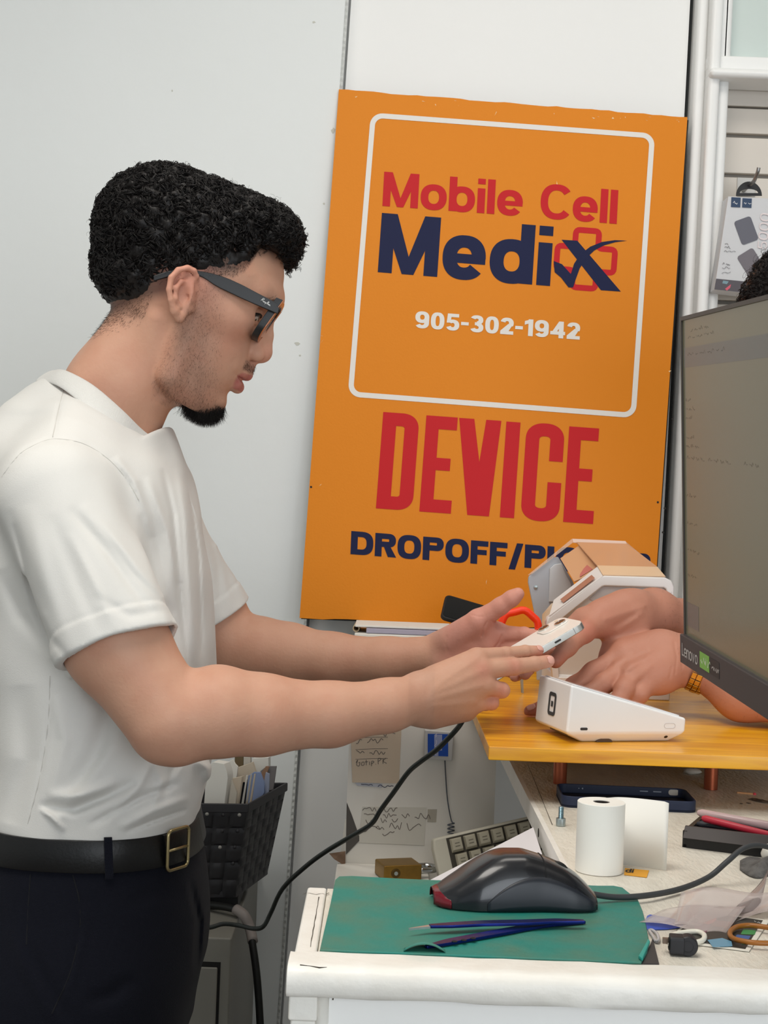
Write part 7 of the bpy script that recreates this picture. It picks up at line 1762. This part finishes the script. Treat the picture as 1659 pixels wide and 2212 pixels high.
obj('hang_tab', ringprism([on_y(*q, yt) for q in tab_o], [on_y(*q, yt) for q in tab_i], (0, .0012, 0)), tabm_, pk_o)
hook = empty('display_hook', P(1605, 395, 2.69), 'steel display hook on the slatted panel holding the pack', 'hook')
stl = mat('hook_steel', (150, 148, 146), .3, metal=.9)
obj('prong', tube(smooth_path([P(1606, 412, 2.698), P(1617, 402, 2.64), P(1628, 392, 2.60), P(1636, 374, 2.585), P(1639, 362, 2.582)], 6), .0034, 10), stl, hook, smooth=True)
obj('back_plate', box(P(1592, 390, 2.70)[0], P(1632, 390, 2.70)[0], 2.697, 2.6998, P(1600, 424, 2.70)[2], P(1600, 384, 2.70)[2]), mat('hook_plate', (196, 194, 190), .4), hook, bevel=.001)
# ---------------------------------------------------------------- the second man behind the monitor
sec = empty('person', (.70, 1.95, 0), 'second man with curly dark hair and gold watch half hidden behind the monitor', 'person')
base2 = np.array(s2l((186, 130, 108)))
SX, SY = .68, 1.97
b2 = [slices([.78, 1.0, 1.2, 1.38, 1.47], [SX-.10, SX-.11, SX-.12, SX-.115, SX-.07], [SX+.10, SX+.10, SX+.11, SX+.11, SX+.08], [.15, .155, .175, .185, .10], SY)]
hc2 = np.array([.583, 1.965, 1.628])
fw = np.array([-.90, -.05, -.43]); fw /= np.linalg.norm(fw); upv = np.array([-.42, 0, .90]); upv -= fw*(upv@fw); upv /= np.linalg.norm(upv); sdv = np.cross(fw, upv)
R2 = np.array([fw, sdv, upv])
def h2(f, y, g): return hc2+(fw*f+sdv*y+upv*g)/1000
h2p = [ellip(h2(-4, 0, 25), (.097, .074, .090), R2), ellip(h2(28, 0, -30), (.062, .060, .075), R2, .02), ellip(h2(62, 0, -88), (.020, .022, .020), R2, .02), rcone(h2(88, 0, 12), h2(108, 0, -26), .008, .011, .006),
       ellip(h2(96, 12, -32), (.010, .008, .008), R2, .004), ellip(h2(96, -12, -32), (.010, .008, .008), R2, .004), rcone(h2(92, 12, -58), h2(92, -12, -58), .007, .007, .006), rcone(h2(88, 10, -70), h2(88, -10, -70), .008, .008, .006),
       ellip(h2(92, 30, 8), (.014, .016, .010), R2, .008, 's'), ellip(h2(92, -30, 8), (.014, .016, .010), R2, .008, 's'), ellip(h2(76, 31, 6), (.012,)*3, None, .002), ellip(h2(76, -31, 6), (.012,)*3, None, .002),
       ellip(h2(-2, 76, -8), (.018, .008, .031), R2, .006), ellip(h2(-2, -76, -8), (.018, .008, .031), R2, .006), rcone(h2(-24, 0, -60), (SX-.01, SY, 1.43), .054, .065, .03)]
# arms: far one reaches in above, near one lies along the board
arm2 = [rcone((SX, SY+.17, 1.39), (.665, 2.16, 1.17), .055, .045, .03), rcone((.665, 2.16, 1.17), P(1482, 1352, 1.945), .044, .0300, .02), rcone(P(1482, 1352, 1.945), P(1418, 1326, 1.915), .0300, .0275, .02),
        rcone((SX, SY-.17, 1.39), (.615, 1.70, 1.195), .055, .045, .03), rcone((.620, 1.70, 1.190), P(1605, 1492, 1.79), .042, .0355, .012), rcone(P(1605, 1492, 1.79), P(1500, 1428, 1.845), .0355, .0265, .012)]
hA = chain([(1418, 1322, 1.915, .026), (1372, 1316, 1.885, .0225), (1305, 1334, 1.855, .0195)], .015) + chain([(1412, 1330, 1.91, .022), (1368, 1350, 1.875, .0200), (1330, 1372, 1.865, .016)], .015)
hA += chain([(1405, 1318, 1.915, .024), (1376, 1345, 1.895, .0200), (1358, 1370, 1.885, .014)], .015)
hA += chain([(1345, 1318, 1.87, .022), (1270, 1347, 1.845, .0178)], .02)
hA += chain([(1290, 1343, 1.845, .0165), (1262, 1366, 1.815, .0120), (1226, 1397, 1.785, .0105), (1200, 1427, 1.765, .0092)], .008)
hA += chain([(1260, 1338, 1.85, .0150), (1218, 1372, 1.848, .011), (1190, 1402, 1.862, .0095)], .006)
hA += chain([(1333, 1368, 1.862, .0135), (1318, 1412, 1.855, .0115), (1300, 1448, 1.85, .0105), (1286, 1474, 1.85, .0095)], .008)
hA += chain([(1356, 1368, 1.875, .0130), (1350, 1412, 1.872, .0112), (1338, 1450, 1.87, .0100)], .008)
hA += chain([(1374, 1352, 1.885, .0118), (1372, 1390, 1.885, .0100), (1362, 1424, 1.882, .0090)], .006)
hB = chain([(1498, 1418, 1.845, .0270), (1440, 1410, 1.835, .0225), (1362, 1426, 1.83, .0185)], .015) + chain([(1490, 1428, 1.84, .0240), (1430, 1444, 1.815, .0210), (1368, 1458, 1.80, .0165)], .015)
hB += chain([(1482, 1440, 1.838, .020), (1428, 1466, 1.812, .0150), (1396, 1480, 1.80, .0125)], .015) + chain([(1420, 1398, 1.84, .020), (1350, 1412, 1.835, .0155)], .015)
hB += chain([(1345, 1418, 1.832, .0150), (1282, 1452, 1.825, .0118), (1240, 1482, 1.82, .0105), (1205, 1506, 1.815, .0092)], .008)
hB += chain([(1358, 1440, 1.818, .0150), (1306, 1476, 1.795, .0118), (1270, 1502, 1.785, .0105), (1236, 1528, 1.785, .0092)], .006)
hB += chain([(1366, 1462, 1.80, .0142), (1349, 1490, 1.78, .0118), (1336, 1516, 1.772, .0108), (1326, 1540, 1.778, .0092)], .005)
hB += chain([(1398, 1478, 1.80, .0125), (1382, 1500, 1.785, .0105), (1364, 1520, 1.785, .0092)], .005)
hB += chain([(1300, 1456, 1.83, .013), (1230, 1498, 1.80, .0105), (1180, 1528, 1.792, .0098), (1146, 1537, 1.792, .0080)], .006)
legs2 = []
for s in (1, -1): legs2 += [rcone((SX, SY+s*.085, .86), (SX+.01, SY+s*.10, .5), .075, .05, .02), rcone((SX+.01, SY+s*.10, .5), (SX+.01, SY+s*.105, .09), .05, .036, .02)]
TD = [((1395, 1402), (1330, 1432)), ((1400, 1420), (1350, 1448)), ((1405, 1440), (1372, 1466)), ((1390, 1310), (1310, 1336)), ((1385, 1325), (1335, 1364))]
def post2(p, d):
    m = (p[:, 0] < .45) & (p[:, 2] < 1.32)
    if m.any():
        px = seg_px(p[m]); add = np.zeros(m.sum())
        for a_, b_ in TD: add -= .0011*np.exp(-(poly_dist(px, [a_, b_])/7)**2)
        for a_, b_ in (((1368, 1412), (1335, 1440)), ((1388, 1430), (1358, 1455)), ((1370, 1330), (1325, 1352))): add += .0008*np.exp(-(poly_dist(px, [a_, b_])/6)**2)
        for pts in ([(1456, 1388), (1462, 1420), (1458, 1455)], [(1470, 1400), (1474, 1440)], [(1452, 1440), (1446, 1465)]): add += .0007*np.exp(-(poly_dist(px, pts)/2.2)**2)
        d = d.copy(); d[m] += add
    return np.where((p[:, 0] < .512) & (p[:, 2] > ZB-.06), np.maximum(d, ZB+.0018-p[:, 2]), d)
B2 = Field(b2+legs2+h2p+arm2+hA+hB, post2)
v1 = B2.mesh((.48, 1.62, .03), (.86, 2.24, 1.82), .006)
v1 = keepq(*v1, lambda v: ~((v[:, 2] > 1.42)) & ~((v[:, 0] < .486)))
v2 = B2.mesh((.42, 1.82, 1.415), (.80, 2.12, 1.80), .0026)
v3 = B2.mesh((.14, 1.72, 1.10), (.49, 2.14, 1.36), .0014)
VV, QQ = joinq(v1, v2, v3)
C2 = np.tile(base2, (len(VV), 1)); tipc = np.array(s2l((188, 100, 84)))
for q_ in ((1150, 1537, 1.79), (1200, 1425, 1.765), (1262, 1366, 1.81), (1326, 1535, 1.775), (1300, 1340, 1.85)):
    w_ = (.55*np.exp(-(np.linalg.norm(VV-P(*q_), axis=1)/.016)**2))[:, None]; C2 = C2*(1-w_)+tipc*w_
body2 = obj('body', (VV, QQ), skin_mat('skin_tanned', (186, 130, 108)), sec, smooth=True, cols=C2)
nl_ = nail(B2, P(1149, 1536.5, 1.792), P(1146, 1537, 1.792)-P(1180, 1528, 1.792), (0, -.6, .8), .0105, .0090)
obj('fingernail', nl_, nailm, sec, smooth=True)
# fine hairs on the forearm above
vn2 = vnormals(VV, QQ); px2 = seg_px(VV); ok = np.where((VV[:, 0] > .36) & (VV[:, 0] < .487) & (VV[:, 2] < 1.36) & (VV[:, 2] > ZB+.014))[0]
for grp in (ok[px2[ok, 1] < 1362], ok[px2[ok, 1] > 1366]):
    if len(grp):
        i = RNG.choice(grp, 350); obj('arm_hair', strands(VV[i], vn2[i]*.5+np.array([-.3, 0, -.3])+RNG.normal(size=(350, 3))*.3, .0045, .00007, 4, .002), hairm, sec)
# curly hair
hv2 = [ellip(h2(-10, 0, 45), (.112, .094, .100), R2)]
HF2 = Field(hv2, lambda p, d: smax(d, ((-30-(((p-hc2)@fw)*1000-20)*.1*0)-((p-hc2)@upv)*1000+np.clip(((p-hc2)@fw)*1000+10, 0, 99)*.95)/1000, .006))
a_, b_ = HF2.mesh(hc2-.17, hc2+.17, .004); n2 = vnormals(a_, b_)
rg2 = np.random.default_rng(3)
one = lambda p: np.ones(len(p))
cA = curls(a_, n2, 1500, .0075, .016, 4, rg2, None, rad=.0005, npt=20, turns=(1.2, 2.2)); cB = curls(a_, n2, 500, .0085, .024, 1, rg2, None, rad=.00028, npt=22, turns=(1.2, 2.6))
obj('hair', joinq((a_, b_), cA, cB), mat('dark_brown_curls', (24, 17, 16), .45, spec=.4), sec, smooth=True)
# dark shirt, trousers, shoes
sh2 = [slices([.93, 1.0, 1.2, 1.38, 1.46], [SX-.12, SX-.125, SX-.135, SX-.13, SX-.085], [SX+.12, SX+.12, SX+.125, SX+.125, SX+.09], [.165, .17, .19, .20, .115], SY, 2.4),
       rcone((SX, SY+.165, 1.385), (.675, 2.11, 1.25), .068, .064, .03), rcone((SX, SY-.165, 1.385), (.645, 1.775, 1.27), .068, .064, .03)]
obj('shirt', Field(sh2).mesh((.48, 1.64, .90), (.88, 2.30, 1.50), .006), mat('charcoal_cotton', (52, 54, 60), .85), sec, smooth=True)
tr2 = [slices([.80, .9, .96], [SX-.115, SX-.12, SX-.118], [SX+.11, SX+.115, SX+.115], [.17, .165, .16], SY, 2.4)]
for s in (1, -1): tr2 += [rcone((SX, SY+s*.083, .84), (SX+.01, SY+s*.10, .5), .094, .068, .05), rcone((SX+.01, SY+s*.10, .5), (SX+.01, SY+s*.105, .06), .068, .058, .03)]
obj('trousers', Field(tr2, lambda p, d: smax(d, .05-p[:, 2], .003)).mesh((.5, 1.74, .03), (.9, 2.2, .99), .008), mat('dark_denim', (38, 44, 60), .85), sec, smooth=True)
for s in (1, -1):
    yy = SY+s*.105; sh = Field([rcone((SX+.03, yy, .045), (SX-.14, yy, .032), .042, .034, .02), ellip((SX-.06, yy, .03), (.14, .046, .03), k=.02)], lambda p, d: smax(d, -p[:, 2], .003))
    obj('shoe', sh.mesh((SX-.24, yy-.08, -.01), (SX+.12, yy+.08, .12), .006), leather, sec, smooth=True)
# gold watch on the near wrist
wat = empty('wristwatch', P(1512, 1450, 1.83), 'gold link wristwatch on the second man near wrist under the monitor', 'watch')
gold = mat('gold', (206, 168, 96), .22, metal=.95)
wa_ = P(1535, 1440, 1.826); wb_ = P(1500, 1428, 1.845); wd_ = (P(1600, 1488, 1.79)-wb_); wd_ /= np.linalg.norm(wd_)
wc0 = P(1513, 1443, 1.838); wd_ = np.array([.93, -.16, -.32]); wd_ /= np.linalg.norm(wd_); w1 = np.cross(wd_, [0, 0, 1.0]); w1 /= np.linalg.norm(w1); w2 = np.cross(wd_, w1)
def skin_r(o_, rdv):
    t = np.linspace(.012, .07, 60); e = B2.ev((wc0+wd_*o_)[None, :]+rdv[None, :]*t[:, None]); k = np.where(e > 0)[0]
    return t[k[0]] if len(k) else .04
NLK = 30
rad0 = np.array([skin_r(0, w1*math.cos(2*PI*k/NLK)+w2*math.sin(2*PI*k/NLK)) for k in range(NLK)])
rad0 = np.minimum(rad0, np.median(rad0)*1.25); rad0 = (np.roll(rad0, 1)+rad0*2+np.roll(rad0, -1))/4+.0022
lp_ = [wc0+(w1*math.cos(2*PI*k/NLK)+w2*math.sin(2*PI*k/NLK))*rad0[k] for k in range(NLK)]
for k in range(NLK):
    a = 2*PI*k/NLK; rdv = w1*math.cos(a)+w2*math.sin(a); tg = lp_[(k+1) % NLK]-lp_[k-1]; hl_ = np.linalg.norm(tg)/4*.92; tg = tg/np.linalg.norm(tg)
    for j, (o_, hw) in enumerate(((-.0066, .0030), (0, .0032), (.0066, .0030))):
        obj('link', obox(lp_[k]+rdv*.0006*(j == 1)+wd_*o_, tg*hl_, rdv*.0013, wd_*hw), gold, wat, bevel=.0005)
kt = int(np.argmax([p[2] for p in lp_]))
obj('case', lathe([(.0001, 0), (.015, 0), (.017, .002), (.017, .006), (.015, .008), (.0001, .008)], lp_[kt], lp_[kt]-wc0, 32), gold, wat, auto=35)
# ring on a finger of the hand above
rgp = P(1372, 1384, 1.885); tag(obj('finger_ring', tube([rgp+np.array([.0112*math.cos(t), .0112*math.sin(t), .0018*math.sin(t)]) for t in np.linspace(0, 2*PI, 40)], .0014, 8), mat('ring_gold', (176, 160, 112), .25, metal=.95), smooth=True), 'gold ring on the little finger of the hand reaching over the board', 'ring')
# ---------------------------------------------------------------- light
w = bpy.data.worlds.new('world'); sc.world = w; w.use_nodes = True
w.node_tree.nodes['Background'].inputs[0].default_value = (.82, .92, 1.0, 1); w.node_tree.nodes['Background'].inputs[1].default_value = .55
def area(name, loc, look, sx, sy, power, col):
    l = bpy.data.lights.new(name, 'AREA'); l.shape = 'RECTANGLE'; l.size = sx; l.size_y = sy; l.energy = power; l.color = col
    o = bpy.data.objects.new(name, l); COL.objects.link(o); o.location = loc
    o.rotation_euler = (Vector(look)-Vector(loc)).to_track_quat('-Z', 'Y').to_euler(); return o
area('shop_window_light', (1.3, -2.4, 1.7), (0, 1.6, 1.2), 2.2, 1.9, 56, (.90, .95, 1.0))
area('ceiling_light', (-.5, .7, 2.9), (-.45, .75, 0), 1.2, .6, 24, (1.0, .95, .88))
area('ceiling_light_rear', (.4, 1.7, 2.9), (.4, 1.7, 0), 1.2, .5, 9, (1.0, .95, .88))
sc.view_settings.view_transform = 'Standard'; sc.view_settings.look = 'None'; sc.view_settings.gamma = 1
sc.view_settings.exposure = 0.06; sc.view_settings.use_curve_mapping = False
sc.cycles.use_denoising = True; sc.cycles.max_bounces = 8; sc.cycles.transparent_max_bounces = 16
